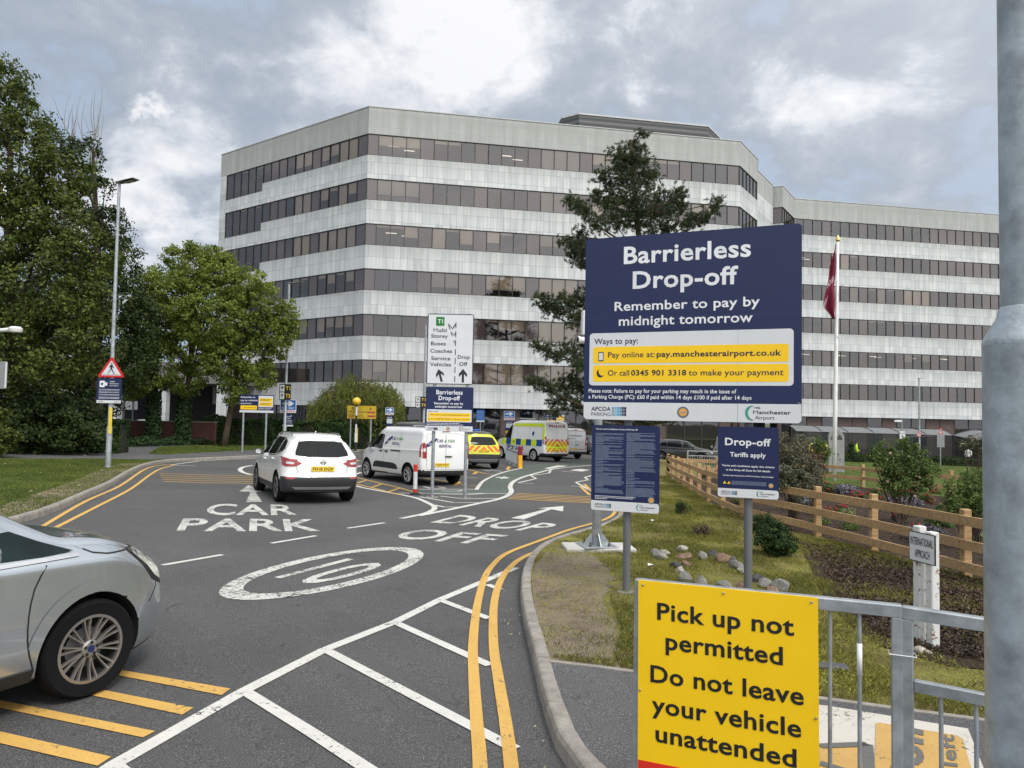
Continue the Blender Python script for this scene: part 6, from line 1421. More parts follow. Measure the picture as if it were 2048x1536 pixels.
def oneway(px0,py0,px1,py1,Y,label,lower=None,post=True,lab2=None):
    a=P(px0,py0,Y);b=P(px1,py1,Y);w=b.x-a.x;h=a.z-b.z;T=Sign('one_way_sign',(a.x,Y,b.z),0.,label);T.plate('panel',0,0,w,h,M_WSIGN,.02,.02);T.area('blue_panel',box_(w*.04,h*.22,w*.96,h*.96),M_BLUE,1)
    T.area('arrow',arrowR(w*.5,h*.70,w*.72,h*.40),M_WTX,2);T.words([('ONE WAY',w*.12,h*.28,w*.88,h*.43,.025)],M_WTX,2);T.words([('NO STOPPING',w*.08,h*.05,w*.92,h*.16,.025)],M_BRED,1)
    gz=zg(a.x,Y)-b.z
    if post: MB().tube([(w*.5,.06,h-.05),(w*.5,.06,gz)],.04,8).build('post',M_GALV,T.root)
    if lower:
        for (x0,y0,x1,y1,kind) in lower:
            a_=P(x0,y0,Y);b_=P(x1,y1,Y);ww_=b_.x-a_.x;hh_2=a_.z-b_.z;Q=Sign('payment_sign' if kind!='n' else 'drop_off_sign',(a_.x,Y-.001,b_.z),0.,lab2);Q.plate('panel',0,0,ww_,hh_2,M_NSIGN,.02,.02)
            if kind=='n':
                Q.area('base_band',box_(.004,.004,ww_-.004,hh_2*.13),M_WSIGN,1);Q.words([('Drop-off',ww_*.15,hh_2*.74,ww_*.85,hh_2*.86,.02),('Tariffs',ww_*.25,hh_2*.58,ww_*.75,hh_2*.67,.02)],M_WTX,1);Q.fine([(ww_*.1,ww_*.9,hh_2*z,hh_2*.02) for z in (.46,.41,.33,.25)],M_WTX,1,2)
            else:
                Q.words([('Drop-off',ww_*.15,hh_2*.84,ww_*.85,hh_2*.91,.02)],M_WTX,1);Q.area('panel',box_(ww_*.08,hh_2*.46,ww_*.92,hh_2*.78),M_WSIGN,1);Q.fine([(ww_*.15,ww_*.85,hh_2*z,hh_2*.015) for z in (.72,.66,.6,.54,.5)],M_LB,2,3);Q.area('panel',box_(ww_*.06,hh_2*.03,ww_*.94,hh_2*.24),M_YSIGN,1)
oneway(561,799,592,826,45.1,'blue one way sign behind the lamp by the hedge',[(565,827,586,853,'n')],False,'navy drop-off sign below the one way sign, behind the hedge lamp')
oneway(771,815,787.5,830,45.2,'blue one way sign under the hanging branches of the weeping tree',[(773,831,785,860,'p')],True,'slim navy payment sign on the pole left of the lane sign')
oneway(1008,822,1029.5,840.5,49,'blue one way sign between the patrol car and the police van',[(1011,841,1026,868,'p')],True,'slim navy payment sign behind the police van bonnet')
# remember-to-pay board
def remember(px0,py0,px1,py1,Y,gy,label,posts):
    a=P(px0,py0,Y);b=P(px1,py1,Y);w=b.x-a.x;h=a.z-b.z;T=Sign('payment_board',(a.x,Y,b.z),0.,label);T.plate('panel',0,0,w,h,M_NSIGN,.02,.03);T.area('base_band',box_(.004,.004,w-.004,h*.13),M_WSIGN,1)
    T.words([('Remember to',w*.03,h*.82,w*.45,h*.91,.02),('pay by midnight',w*.03,h*.64,w*.53,h*.73,.02),('tomorrow',w*.03,h*.47,w*.35,h*.56,.02)],M_WTX,1)
    T.area('panel',rrect(w*.03,h*.17,w*.51,h*.40,.02),M_YSIGN,1);T.words([('Parking charges may apply',w*.13,h*.26,w*.48,h*.31,.02)],M_DKTX,2);T.area('panel',rrect(w*.55,h*.32,w*.98,h*.95,.03),M_WSIGN,1)
    for z in (.62,.38): T.area('bar',rrect(w*.57,h*z,w*.96,h*(z+.2),.02),M_YSIGN,2);T.fine([(w*.60,w*.94,h*(z+.12),h*.03),(w*.60,w*.88,h*(z+.05),h*.03)],M_DKTX,3,7)
    T.fine([(w*.55,w*.95,h*.25,h*.02),(w*.55,w*.9,h*.20,h*.02)],M_WTX,1,8)
    for px in posts:
        x=P(px,py1,Y).x-a.x;MB().tube([(x,.07,h*.9),(x,.07,zg(a.x,Y,.1)-b.z)],.05,10).build('post',M_GALV,T.root)
remember(480,789,547,826,36.5,0,'wide navy and white remember to pay board on two posts by the hedge',(486,532))
remember(1093,828,1129,849,56,0,'navy and yellow remember to pay board under the pine branches',(1100,1122))
a=P(953,820,52);b=P(969,844,52);T=Sign('parking_sign',(a.x,52,b.z),0,'small navy notice with a white foot on a thin pole behind the patrol car');w=b.x-a.x;h=a.z-b.z;T.plate('panel',0,0,w,h,M_BLUE,.02,.02);T.area('base_band',box_(.004,.004,w-.004,h*.12),M_WSIGN,1);T.fine([(w*.12,w*.88,h*z,h*.03) for z in (.85,.75,.65,.55,.45,.35,.25)],M_FINE,1,12);MB().tube([(w/2,.06,h*.9),(w/2,.06,zg(a.x,52)-b.z)],.04,8).build('post',M_GALV,T.root)
a=P(695,811,45);b=P(752,838,45);T=Sign('warning_sign',(a.x,45,b.z),0,'wide dull yellow pick up notice on two posts under the weeping tree');w=b.x-a.x;h=a.z-b.z;T.plate('panel',0,0,w,h,pm('dull yellow sign face',(.50,.34,.02),.5),.02,.02)
T.words([('Pick up not permitted',w*.04,h*.48,w*.72,h*.58,.03),('Do not leave your',w*.04,h*.24,w*.55,h*.33,.03),('vehicle unattended',w*.04,h*.10,w*.60,h*.19,.02)],M_INK,1);T.areas('red_panels',[box_(w*.70,h*.44,w*.97,h*.57),box_(w*.70,h*.14,w*.97,h*.27)],pm('dull red',(.35,.05,.03),.5),2)
T.areas('arrows',[arrow(w*.2,h*.8,h*.25,rad(20),.14),arrow(w*.8,h*.8,h*.25,rad(180),.14)],M_INK,1)
for f in (.12,.82): MB().tube([(w*f,.07,h*.9),(w*f,.07,zg(a.x,45,.1)-b.z)],.05,10).build('post',M_GALV,T.root)
# flashing beacon
p=G(711,896,.1);p=Vector((P(711,890,44.5).x,44.5,0));gz=zg(p.x,p.y,.1);zt=P(713,806,44.5).z-gz
t=thing('crossing_beacon',(p.x,p.y,gz),0,'black and white banded beacon pole with a yellow globe','beacon');zb_=zt-.22
for k in range(6):
    z=zb_-.55*(k+1) if k<5 else 0;zz1=zb_-.55*k
    if z<0: z=0
    MB().lathe([(.06 if k<3 else .085,z+.001),(.06 if k<3 else .085,zz1)],14).build('band',M_WSIGN if k in (0,2,3) and k!=1 and k!=3 or k==3 else M_BLK,t,smooth=35)
MB().lathe([(.08,zb_),(.10,zb_+.06),(.07,zb_+.10)],14).build('fitting',M_BLK,t,smooth=35)
MB().lathe([(.26*math.sin(a_)+1e-4,zb_+.09+.24*(1-math.cos(a_))) for a_ in np.linspace(.3,math.pi,14)],20).build('globe',pm('amber globe',(.85,.50,.03),.3,var=.04,coat=.5),t,smooth=True)
MB().box(.086,.12,-.02,.02,.5,1.4).build('yellow_strip',pm('yellow plastic strip',(.75,.55,.05),.4),t)
# ---- flagpole and flag
p=G(1668,961,.12);gz=zg(p.x,p.y,.11);ht_=P(1667,484,p.y).z-gz;t=thing('flagpole',(p.x,p.y,gz),0,'tall white flagpole with a gold finial on the lawn','flagpole');t.rotation_euler=(0,rad(1.0),0)
MB().lathe([(.095,0),(.09,ht_*.3),(.065,ht_*.75),(.05,ht_)],18).build('pole',pm('white gloss pole',(.80,.80,.80),.3),t,smooth=True);MB().lathe([(.03,ht_),(.10,ht_+.09),(.085,ht_+.16),(.02,ht_+.30),(.0,ht_+.33)],12).build('finial',pm('gold finial',(.75,.55,.15),.3,metal=.6),t,smooth=30)
MB().tube([(.0,-.10,ht_*.60),(.14,-.08,ht_*.60)],.02,6).build('cleat',M_WSIGN,t)
zs0=P(1660,487,p.y).z;zs1=P(1660,637,p.y).z
V=[];Fc=[];nU,nV=14,30
for j in range(nV+1):
    f=j/nV;wd_=.02+(.52*min(1,f*1.25)**.8)*(1 if f<.86 else 1-(f-.86)/.14*.75)
    for i in range(nU+1):
        u_=i/nU;x=-.075-u_*wd_;y=.09*math.sin(u_*9+f*3)*(.2+f)+.05*math.sin(f*14+u_*4);V.append((x,y,(zs0-gz)+(zs1-zs0)*f-.12*u_*(1-f)))
for j in range(nV):
    for i in range(nU): k=j*(nU+1)+i;Fc.append((k,k+1,k+nU+2,k+nU+1))
fm_=thing('flag',(p.x,p.y,gz),0,'limp maroon flag hanging against the white flagpole','flag');mb=MB();mb.add(V,Fc);o=mb.build('cloth',pm('maroon flag cloth',(.16,.006,.028),.7),fm_,smooth=True,fix=False);sm_=o.modifiers.new('s','SOLIDIFY');sm_.thickness=.006
# the tilt of the pole, applied to the flag too
fm_.rotation_euler=(0,rad(1.0),0)
tm_=MB()
for st,f0,f1,u0,u1 in (('POSI',.52,.60,.25,.95),('LIV',.78,.9,.62,.95)):
    v_,f_=textmesh(st,.03);mn=v_.min(0);mx_=v_.max(0);VV=[]
    for a_,b_ in v_:
        s1=(a_-mn[0])/(mx_[0]-mn[0]);s2=(b_-mn[1])/(mx_[1]-mn[1]);u_=u1+(u0-u1)*s1;f=f1+(f0-f1)*s2-(s1*.10);wd_=.02+(.52*min(1,f*1.25)**.8)
        VV.append((-.075-u_*wd_,.09*math.sin(u_*9+f*3)*(.2+f)+.05*math.sin(f*14+u_*4)-.012,(zs0-gz)+(zs1-zs0)*f-.12*u_*(1-f)))
    tm_.add(VV,f_)
tm_.build('lettering',pm('pink lettering',(.65,.45,.52),.6),o,fix=False)
# ---- carved stone on the lawn
p=G(1675,944,.12);gz=zg(p.x,p.y,.11);w=(P(1690,900,p.y).x-P(1660,900,p.y).x);h=P(1675,861,p.y).z-gz
t=thing('carved_stone',(p.x-.05,p.y,gz),rad(-6),'grey standing stone with a rounded top and carved birds','sculpture')
ol=[(-w/2,-.1),(w/2,-.1),(w/2,h-w*.35)]+[(w/2*math.cos(a_),h-w*.42+w*.42*math.sin(a_)) for a_ in np.linspace(.17,math.pi-.17,14)]+[(-w/2,h-w*.35)]
MB().prism(ol,0,.22).build('slab',pm('grey granite',(.26,.26,.26),.8,var=.15,bs=.2),t)
mb=MB();mb.prism([(w*.38*math.cos(a_),h-w*.62+w*.42*math.sin(a_)) for a_ in np.linspace(0,math.pi,14)],-.004,-.0005)
for cx_,cz_,r_ in ((.1,.42,.8),(.22,.30,.7),(-.1,.22,.8),(.2,.12,.8),(-.18,.55,.6)):
    mb.prism([(w*(cx_+a_*r_*.16),h*cz_+w*b_*r_*.18) for a_,b_ in ((-1,.1),(-.3,.25),(.1,1),(.3,.2),(1,-.3),(.2,-.1),(-.2,-.9),(-.3,0))],-.004,-.0005)
mb.build('carving',pm('dark carving',(.06,.06,.06),.8),t)
for cx_,cz_ in ((-.14,.50),(.06,.52),(-.02,.42)): MB().prism(circ(w*cx_,h-w*(1-cz_)+w*.18,w*.09,w*.09,12),-.010,-.0045).build('relief',pm('grey granite',(.26,.26,.26),.8),t)
# ---- bus walkway with a glazed curved roof
A0=P(1592,852,66);B0=P(1905,861,66.5);C0=P(1985,876,60);gz=zg(A0.x+6,66,.1)
t=thing('glazed_walkway',(A0.x,A0.y,gz),0,'long glazed bus walkway with a curved roof below the office wing','shelter')
line=[A0,A0.lerp(B0,.5),B0,C0];rm=MB();fm2=MB();gm2=MB()
roofm=pm('grey roof glazing',(.16,.17,.175),.3,var=.2)
for i in range(len(line)-1):
    a,b=line[i],line[i+1];d=Vector((b.x-a.x,b.y-a.y));L=d.length;d.normalize();n_2=Vector((-d.y,d.x));k=max(2,int(L/1.9))
    for j in range(k):
        for q in range(5):
            f0,f1=q/5,(q+1)/5;pr_=lambda s_,f:((a.x-A0.x)+d.x*s_+n_2.x*f*2.4,(a.y-A0.y)+d.y*s_+n_2.y*f*2.4,(a.z+(b.z-a.z)*s_/L)-gz-.55+.60*math.sin(f*math.pi/2+.15))
            s0,s1=L*j/k,L*(j+1)/k;rm.add([pr_(s0,f0),pr_(s1,f0),pr_(s1,f1),pr_(s0,f1)],[(0,1,2,3)])
        for s_ in (s0,):
            pts=[pr_(s_,f) for f in (0,.2,.4,.6,.8,1)];fm2.tube([(x_,y_,z_+.02) for x_,y_,z_ in pts],.03,6)
            fm2.tube([pts[0],(pts[0][0],pts[0][1],-.6)],.04,6)
        q0,q1=pr_(s0,0),pr_(s1,0);gm2.add([(q0[0],q0[1]+.02,-.4),(q1[0],q1[1]+.02,-.4),(q1[0],q1[1]+.02,q1[2]),(q0[0],q0[1]+.02,q0[2])],[(0,1,2,3)])
    fm2.tube([pr_(0,0),pr_(L,0)],.05,6)
rm.build('roof',roofm,t,fix=False);fm2.build('frame',pm('blue grey frame',(.03,.035,.05),.4),t);gm2.build('glazing',glassmat('shelter glass',(.45,.50,.52),.07,(.04,.05,.055),.35),t,fix=False)
# small signs beyond the lawn
def smallsign(px,Y,label,kind,ytop,ybot,wpx,name='road_sign'):
    a=P(px-wpx/2,ytop,Y);b=P(px+wpx/2,ybot,Y);w=b.x-a.x;h=a.z-b.z;T=Sign(name,(a.x,Y,b.z),0,label);gz_=zg(a.x,Y)-b.z;T.face=0
    if kind=='tri':
        mb=MB();mb.prism(rtri(0,0,w,h,w*.1),0,.012);mb.build('plate',M_REDS,T.root);T.area('face',rtri(w*.17,h*.1,w*.83,h*.76,w*.04),M_WSIGN,1);T.areas('walking_figure',man(w*.5,h*.16,h*.45),M_INK,2)
    elif kind=='drop':
        T.plate('plate',0,0,w,h,M_INK,.012,.03);T.area('face',box_(.03,.03,w-.03,h-.03),M_WSIGN,1);T.words([('Drop Off',w*.15,h*.62,w*.85,h*.76,.025)],M_INK,2);T.area('arrow',arrow(w*.5,h*.30,h*.4,rad(15),.18),M_INK,2)
    elif kind=='back': T.plate('plate',0,0,w,h,M_BACK,.012,.03)
    elif kind=='white': T.plate('plate',0,0,w,h,M_WSIGN,.012,.02)
    return T,w,h,gz_
T,w,h,gz_=smallsign(1805,57,'white drop off sign on a pole beyond the rose bush','drop',861,878.5,13);MB().tube([(w/2,.07,h+.9),(w/2,.07,gz_)],.04,8).build('post',M_GALV,T.root);MB().bbox(-.35,w/2-.03,.0,.14,h+.68,h+.82,.02).build('camera_arm',pm('white metal',(.7,.7,.7),.4),T.root)
smallsign(1838,57.9,'small red triangle on the thin street lamp beyond the lawn','tri',861,873,10.5)
T,w,h,gz_=smallsign(1881.5,57,'red triangle above a grey sign back at the far edge of the lawn','tri',853,868,9);MB().bbox(-w*.35,w*1.35,.0,.02,-1.05,-.10,.01).build('sign_back',M_BACK,T.root);MB().tube([(w/2,.07,h*.6),(w/2,.07,gz_)],.045,8).build('post',M_GALV,T.root)
T,w,h,gz_=smallsign(259,49,'blank white board back on two posts beyond the brick wall','white',802,819.5,31)
for f in (.2,.75): MB().tube([(w*f,-.07,h*.98),(w*f,-.07,gz_)],.05,8).build('post',M_GPOST,T.root)
# ---- low brick wall with a disabled parking sign
def brickm():
    m,n,b=newmat('dark red brick');t=n.nodes.new('ShaderNodeTexBrick');tcn=n.nodes.new('ShaderNodeTexCoord');mp=n.nodes.new('ShaderNodeMapping');mp.inputs['Rotation'].default_value=(rad(90),0,0);n.links.new(tcn.outputs['Object'],mp.inputs[0]);n.links.new(mp.outputs[0],t.inputs[0])
    t.inputs['Scale'].default_value=1;t.inputs['Brick Width'].default_value=.225;t.inputs['Row Height'].default_value=.075;t.inputs['Mortar Size'].default_value=.01;t.inputs['Color1'].default_value=(.12,.035,.025,1);t.inputs['Color2'].default_value=(.18,.055,.04,1);t.inputs['Mortar'].default_value=(.12,.10,.09,1)
    n.links.new(t.outputs[0],b.inputs[0]);b.inputs['Roughness'].default_value=.9;return m
a=P(228,880,45);b=P(415,880,44);gz=zg(a.x,45,.1);t=thing('brick_wall',(a.x,45,gz),0,'low dark red brick wall behind the ivy covered trees','wall');MB().box(-1,b.x-a.x,0,.3,-.2,P(300,843,45).z-gz).build('bricks',brickm(),t);MB().box(-1.02,b.x-a.x+.02,-.02,.32,P(300,843,45).z-gz+.001,P(300,843,45).z-gz+.06).build('coping',M_KERB,t)
a=P(240,851,44.7);b=P(250,865,44.7);T=Sign('disabled_parking_sign',(a.x,44.9,b.z),0,'small pale wheelchair sign on the low brick wall');w=b.x-a.x;h=a.z-b.z;T.plate('plate',0,0,w,h,M_WSIGN,.012,.01);T.areas('icon',[circ(w*.45,h*.78,w*.07,w*.07,8),box_(w*.42,h*.40,w*.50,h*.70),box_(w*.42,h*.40,w*.72,h*.47),[(w*.68,h*.4),(w*.75,h*.4),(w*.85,h*.18),(w*.78,h*.18)]],M_DKTX,1);T.area('icon',[(w*.42+w*.22*math.cos(a_),h*.36+w*.22*math.sin(a_)) for a_ in np.linspace(2.2,5.8,12)]+[(w*.42+w*.15*math.cos(a_),h*.36+w*.15*math.sin(a_)) for a_ in np.linspace(5.8,2.2,12)],M_DKTX,1);T.plate('plate',-w*.8,h*.45,-w*.2,h*.9,M_WSIGN,.012,.01)
# ---- timber fences
M_WOOD,n_,b_=newmat('treated timber');g1=noise(n_,3.,6,.65,mapscale=(.7,8,8));g2=noise(n_,.8,4,.6,loc=(1,4,2));cc_=ramp(n_,g1,[(.3,(.27,.165,.075)),(.5,(.44,.29,.145)),(.7,(.54,.38,.21))]);cc_=mixc(n_,.6,cc_,ramp(n_,g2,[(.35,(.7,.66,.6)),(.65,(1.15,1.12,1.08))]),'MULTIPLY')
kn=n_.nodes.new('ShaderNodeTexVoronoi');kn.inputs['Scale'].default_value=4.5;tcn=n_.nodes.new('ShaderNodeTexCoord');n_.links.new(tcn.outputs['Object'],kn.inputs['Vector']);cc_=mixc(n_,ramp(n_,kn.outputs['Distance'],[(.05,(.8,.8,.8)),(.11,(0,0,0))]),cc_,(.10,.055,.025))
n_.links.new(cc_,b_.inputs[0]);b_.inputs['Roughness'].default_value=.8;bump(n_,b_,g1,.25,.01)
def timber_fence(pts,posts,label,hgt,rails,rh=.135,side=-1,mesh=False,group='timber post and rail fences'):
    """posts: positions along pts (indices); rails run from post to post on the near side"""
    t=thing('timber_fence',(pts[0].x,pts[0].y,zg(pts[0].x,pts[0].y,.11)),0,label,'fence',group);o=t.location;rg=random.Random(4)
    for p in pts:
        z=zg(p.x,p.y,.0)-o.z;MB().bbox(p.x-o.x-.055,p.x-o.x+.055,p.y-o.y-.055,p.y-o.y+.055,z,z+.11+hgt+.07+rg.uniform(-.02,.02),.008).build('post',M_WOOD,t)
    for a,b in zip(pts,pts[1:]):
        d=b-a;L=d.length;n=Vector((-d.y,d.x)).normalized()*side*.075;an=math.atan2(d.y,d.x);za=zg(a.x,a.y,.11)-o.z;zb_=zg(b.x,b.y,.11)-o.z;sl=(zb_-za)/L
        M_=Matrix.Translation((a.x-o.x+n.x,a.y-o.y+n.y,za))@Matrix.Rotation(an,4,'Z')@Matrix(((1,0,0,0),(0,1,0,0),(sl,0,1,0),(0,0,0,1)))
        for zr in rails:
            j=rg.uniform(-.012,.012);MB().bbox(.004,L-.004,-.018,.018,zr-rh/2+j,zr+rh/2+j,.005,M=M_).build('rail',M_WOOD,t)
        if mesh:
            mb=MB();k=int(L/.09)
            for q in range(k):
                x=q*.09
                for s0,s1 in ((0,.62),):
                    mb.add([M_@Vector(v_) for v_ in ((x,.075,.05),(x+.002,.075,.05),(x+.25+.002,.075,.70),(x+.25,.075,.70))],[(0,1,2,3)]);mb.add([M_@Vector(v_) for v_ in ((x,.076,.70),(x+.002,.076,.70),(x+.25+.002,.076,.05),(x+.25,.076,.05))],[(0,1,2,3)])
            mb.build('wire_mesh',pm('thin wire',(.20,.20,.19),.5,metal=.3),t,fix=False)
    return t
def resample(pts,step):
    acc=[0]
    for a,b in zip(pts,pts[1:]): acc.append(acc[-1]+(b-a).length)
    n=max(1,round(acc[-1]/step));o=[]
    for k in range(n+1):
        s_=acc[-1]*k/n
        for i in range(len(pts)-1):
            if s_<=acc[i+1]+1e-6: o.append(pts[i].lerp(pts[i+1],(s_-acc[i])/(acc[i+1]-acc[i])));break
    return o
near=resample(FENCE[:3],1.9)[:-1]+[FENCE[2]]+[FENCE[4],FENCE[5],FENCE[6],FENCE[7],FENCE[8]]
timber_fence(near,None,'near three rail timber fence from the roadside corner to the right edge',.86,(.16,.46,.77),mesh=True)
timber_fence(resample(FFAR,1.95),None,'far timber fence between the flower bed and the lawn',.82,(.36,.70),side=-1)
# ---- people
def person(name,p,rz,label,hgt,joints,colors,mats):
    t=thing(name,(p.x,p.y,zg(p.x,p.y,0)),rz,label,'person')
    E=[];R_=[];V=[]
    def add(parent,co,r): V.append(Vector(co)*hgt);R_.append(r*hgt);
    names={}
    for k,(nm,par,co,r) in enumerate(joints):
        names[nm]=k;V.append(Vector(co)*hgt);R_.append(r*hgt)
        if par: E.append((names[par],k))
    me=bpy.data.meshes.new('body');me.from_pydata(V,E,[]);o=bpy.data.objects.new('body',me);COL.objects.link(o)
    md=o.modifiers.new('skin','SKIN');sv=me.skin_vertices[0].data
    for i,r in enumerate(R_): sv[i].radius=(r,r*.8 if joints[i][0] in('chest','belly') else r)
    sv[0].use_root=True;s2=o.modifiers.new('sub','SUBSURF');s2.levels=2
    m2=bpy.data.meshes.new_from_object(o.evaluated_get(bpy.context.evaluated_depsgraph_get()));bpy.data.objects.remove(o);m2.name='body'
    m2.materials.clear()
    for f in m2.polygons:
        z=f.center.z/hgt;x=abs(f.center.x)/hgt;f.material_index=colors(z,x,f.center/hgt);f.use_smooth=True
    o=link('body',m2,mats,t)
    hb=MB();hb.lathe([(.058*hgt*math.sin(a_)+1e-4,.955*hgt-.052*hgt*math.cos(a_)) for a_ in np.linspace(1.15,math.pi,8)],12,c=(0,.012*hgt));hb.build('hair',pm('dark hair',(.02,.014,.01),.7),t,smooth=True)
    return t
J=[('hip','',(0,0,.52),.075),('belly','hip',(0,.01,.60),.080),('chest','belly',(0,.015,.72),.090),('neck','chest',(0,.0,.84),.022),('head0','neck',(0,-.005,.89),.048),('head','head0',(0,-.008,.95),.052),
 ('shl','chest',(.105,.01,.79),.045),('ell','shl',(.15,.02,.63),.034),('wrl','ell',(.13,-.07,.53),.022),('hal','wrl',(.125,-.10,.50),.022),
 ('shr','chest',(-.105,.01,.79),.045),('elr','shr',(-.14,.03,.63),.034),('wrr','elr',(-.11,-.10,.56),.022),('har','wrr',(-.10,-.13,.55),.022),
 ('hl','hip',(.052,0,.47),.064),('kl','hl',(.065,-.02,.27),.042),('al','kl',(.07,.03,.05),.028),('fl','al',(.075,-.06,.02),.024),
 ('hr','hip',(-.052,0,.47),.064),('kr','hr',(-.06,.0,.27),.042),('ar','kr',(-.06,.05,.05),.028),('fr','ar',(-.065,-.03,.02),.024)]
M_SKIN=pm('skin',(.45,.27,.20),.6);M_HVJ=pm('high visibility jacket',(.55,.85,.04),.6);M_TROU=pm('navy trousers',(.015,.018,.03),.8);M_SHIRT=pm('white shirt',(.7,.7,.7),.7);M_BOOT=pm('black boots',(.01,.01,.01),.6)
def colr(z,x,c):
    if z>.86: return 2
    if z<.045: return 3
    if z>.50: return 0 if not (z<.575 and x>.09) else 2
    return 1
p=P(1713,900,60);person('person',Vector((p.x,60,0)),rad(75),'person in a bright yellow high visibility jacket by the bus walkway',1.78,J,colr,[M_HVJ,M_TROU,M_SKIN,M_BOOT])
p=P(1936,900,60);person('person',Vector((p.x,60,0)),rad(-60),'person in a white shirt near the right end of the bus walkway',1.70,J,colr,[M_SHIRT,M_TROU,M_SKIN,M_BOOT])
# ================================================================ trees, hedges, shrubs, grass
M_BARK=earth('bark',(.045,.035,.025),(.075,.06,.045),(.12,.10,.075),6);M_TWIG=pm('pale twig',(.20,.17,.13),.9)
L_OAK=leafmat('yellow green leaves',(.030,.052,.010),(.070,.098,.018),(.13,.155,.032),.3)
L_DARK=leafmat('dark leaves',(.014,.028,.009),(.032,.058,.014),(.060,.090,.022),.2)
L_MID=leafmat('fresh green leaves',(.10,.15,.026),(.19,.25,.05),(.29,.34,.09),.5)
L_WILL=leafmat('weeping olive leaves',(.085,.11,.026),(.16,.19,.045),(.26,.275,.085),.45)
L_HEDG=leafmat('hedge leaves',(.012,.030,.008),(.026,.055,.012),(.05,.09,.02),.15);L_IVY=leafmat('ivy leaves',(.010,.028,.010),(.022,.05,.014),(.04,.085,.02),.1)
L_PINE=leafmat('pine needles',(.024,.040,.020),(.050,.075,.034),(.095,.125,.05),.1)
L_GREY=leafmat('grey purple leaves',(.07,.07,.06),(.125,.13,.085),(.20,.20,.13),.3);L_ROSE=leafmat('rose leaves',(.05,.085,.022),(.10,.155,.04),(.17,.24,.08),.35);L_LAV=leafmat('lavender stems',(.10,.11,.12),(.17,.165,.20),(.25,.22,.31),.1)
L_RED=leafmat('pink red petals',(.40,.015,.05),(.55,.05,.10),(.65,.22,.25),.2);L_PALE=leafmat('variegated leaves',(.20,.24,.10),(.32,.36,.16),(.5,.52,.3),.2)
def unit(n):
    v=RNG.normal(size=(n,3));return v/np.linalg.norm(v,axis=1)[:,None]
def leafquads(c,n,size,ratio=.6,up=.35,droop=0.):
    """c: centres (N,3), n: outward normals -> rhombus leaves"""
    N=len(c);nn=n+unit(N)*.9+np.array([0,0,up]);nn/=np.linalg.norm(nn,axis=1)[:,None]
    t=np.cross(nn,unit(N));t/=np.linalg.norm(t,axis=1)[:,None]+1e-9;t[:,2]-=droop;b=np.cross(nn,t);b/=np.linalg.norm(b,axis=1)[:,None]+1e-9
    s=size*RNG.uniform(.55,1.35,N)[:,None]
    v=np.stack([c-t*s*.5,c+b*s*ratio*.5-t*s*.05+nn*s*.08,c+t*s*.5,c-b*s*ratio*.5-t*s*.05+nn*s*.08],1).reshape(-1,3)
    return v,np.arange(4*N).reshape(N,4)
def scatter_blobs(blobs,dens,clump=.42,per=46,inner=.50,flat=.8):
    C=[];Nn=[]
    for x,y,z,rx,ry,rz in blobs:
        k=max(5,int(dens*4*math.pi*((rx*ry)**.8*rz**.4)/ (clump*clump*2.6)))
        d=unit(k);rr=RNG.uniform(inner,1.02,k)**.75;cc=np.array([x,y,z])+d*np.array([rx,ry,rz])*rr[:,None]
        cl=clump*RNG.uniform(.5,1.35,k)
        dd=unit(k*per)*(RNG.uniform(0,1,k*per)**.45)[:,None]*np.repeat(cl,per)[:,None];dd[:,2]*=flat
        C.append(np.repeat(cc,per,0)+dd);Nn.append(np.repeat(d,per,0)*.5+dd/(np.repeat(cl,per)[:,None]+1e-6)*.7)
    return np.concatenate(C),np.concatenate(Nn)
def pb(px,py,Y,rpx,dy=1.,sq=1.):
    p=P(px,py,Y);r=rpx*p.y/F*1.0;return (p.x,p.y,p.z,r,r*dy,r*sq)
def limbs(mb,base,top,r0,blobs,n=14,seed=1):
    rg=random.Random(seed);b=Vector(base);t=Vector(top);k=9;pts=[];
    for i in range(k+1):
        f=i/k;pts.append(b.lerp(t,f)+Vector((math.sin(f*5+seed)*.12,math.cos(f*4+seed)*.1,0))*f)
    mb.tube(pts,[r0*(1.25 if i==0 else 1-.8*i/k) for i in range(k+1)],10)
    for j in range(n):
        bl=rg.choice(blobs);f=rg.uniform(.25,.9);s=b.lerp(t,f);e=Vector(bl[:3])+Vector((rg.uniform(-.6,.6)*bl[3],rg.uniform(-.6,.6)*bl[4],rg.uniform(-.3,.7)*bl[5]))
        m=s.lerp(e,.5)+Vector((0,0,(e-s).length*.12));mb.tube(smoothline([s,m,e],4),[r0*.34*(1-f*.5)*(1-q/9) for q in range(9)],6)
def tree(label,base,top,r0,blobs,mat,dens=1.,size=.15,clump=.45,per=46,nl=14,name='broadleaf_tree',seed=1,ivy=False,group=None,inner=.5,cat='tree'):
    t=thing(name,(base.x,base.y,zg(base.x,base.y,.1)),0,label,cat,group);o=np.array(t.location)
    mb=MB();limbs(mb,Vector((0,0,-.1)),Vector(top)-t.location,r0,[tuple(np.array(b[:3])-o)+tuple(b[3:]) for b in blobs],nl,seed);mb.build('trunk',M_BARK,t,smooth=True)
    c,n=scatter_blobs(blobs,dens,clump,per,inner);v,q=leafquads(c-o,n,size);npmesh('crown',v,q,mat,t)
    if ivy:
        k=2600;a=RNG.uniform(0,2*math.pi,k);z=RNG.uniform(0,ivy,k);r=r0*1.15+RNG.uniform(.02,.22,k)*(1.1-z/ivy*.4);c=np.stack([r*np.cos(a),r*np.sin(a),z],1);v,q=leafquads(c,np.stack([np.cos(a),np.sin(a),a*0],1),.13,.85);npmesh('ivy',v,q,L_IVY,t)
    return t
g1_='big trees on the left'
b=G(60,897,.12);b=Vector((P(40,880,31).x,31,0))
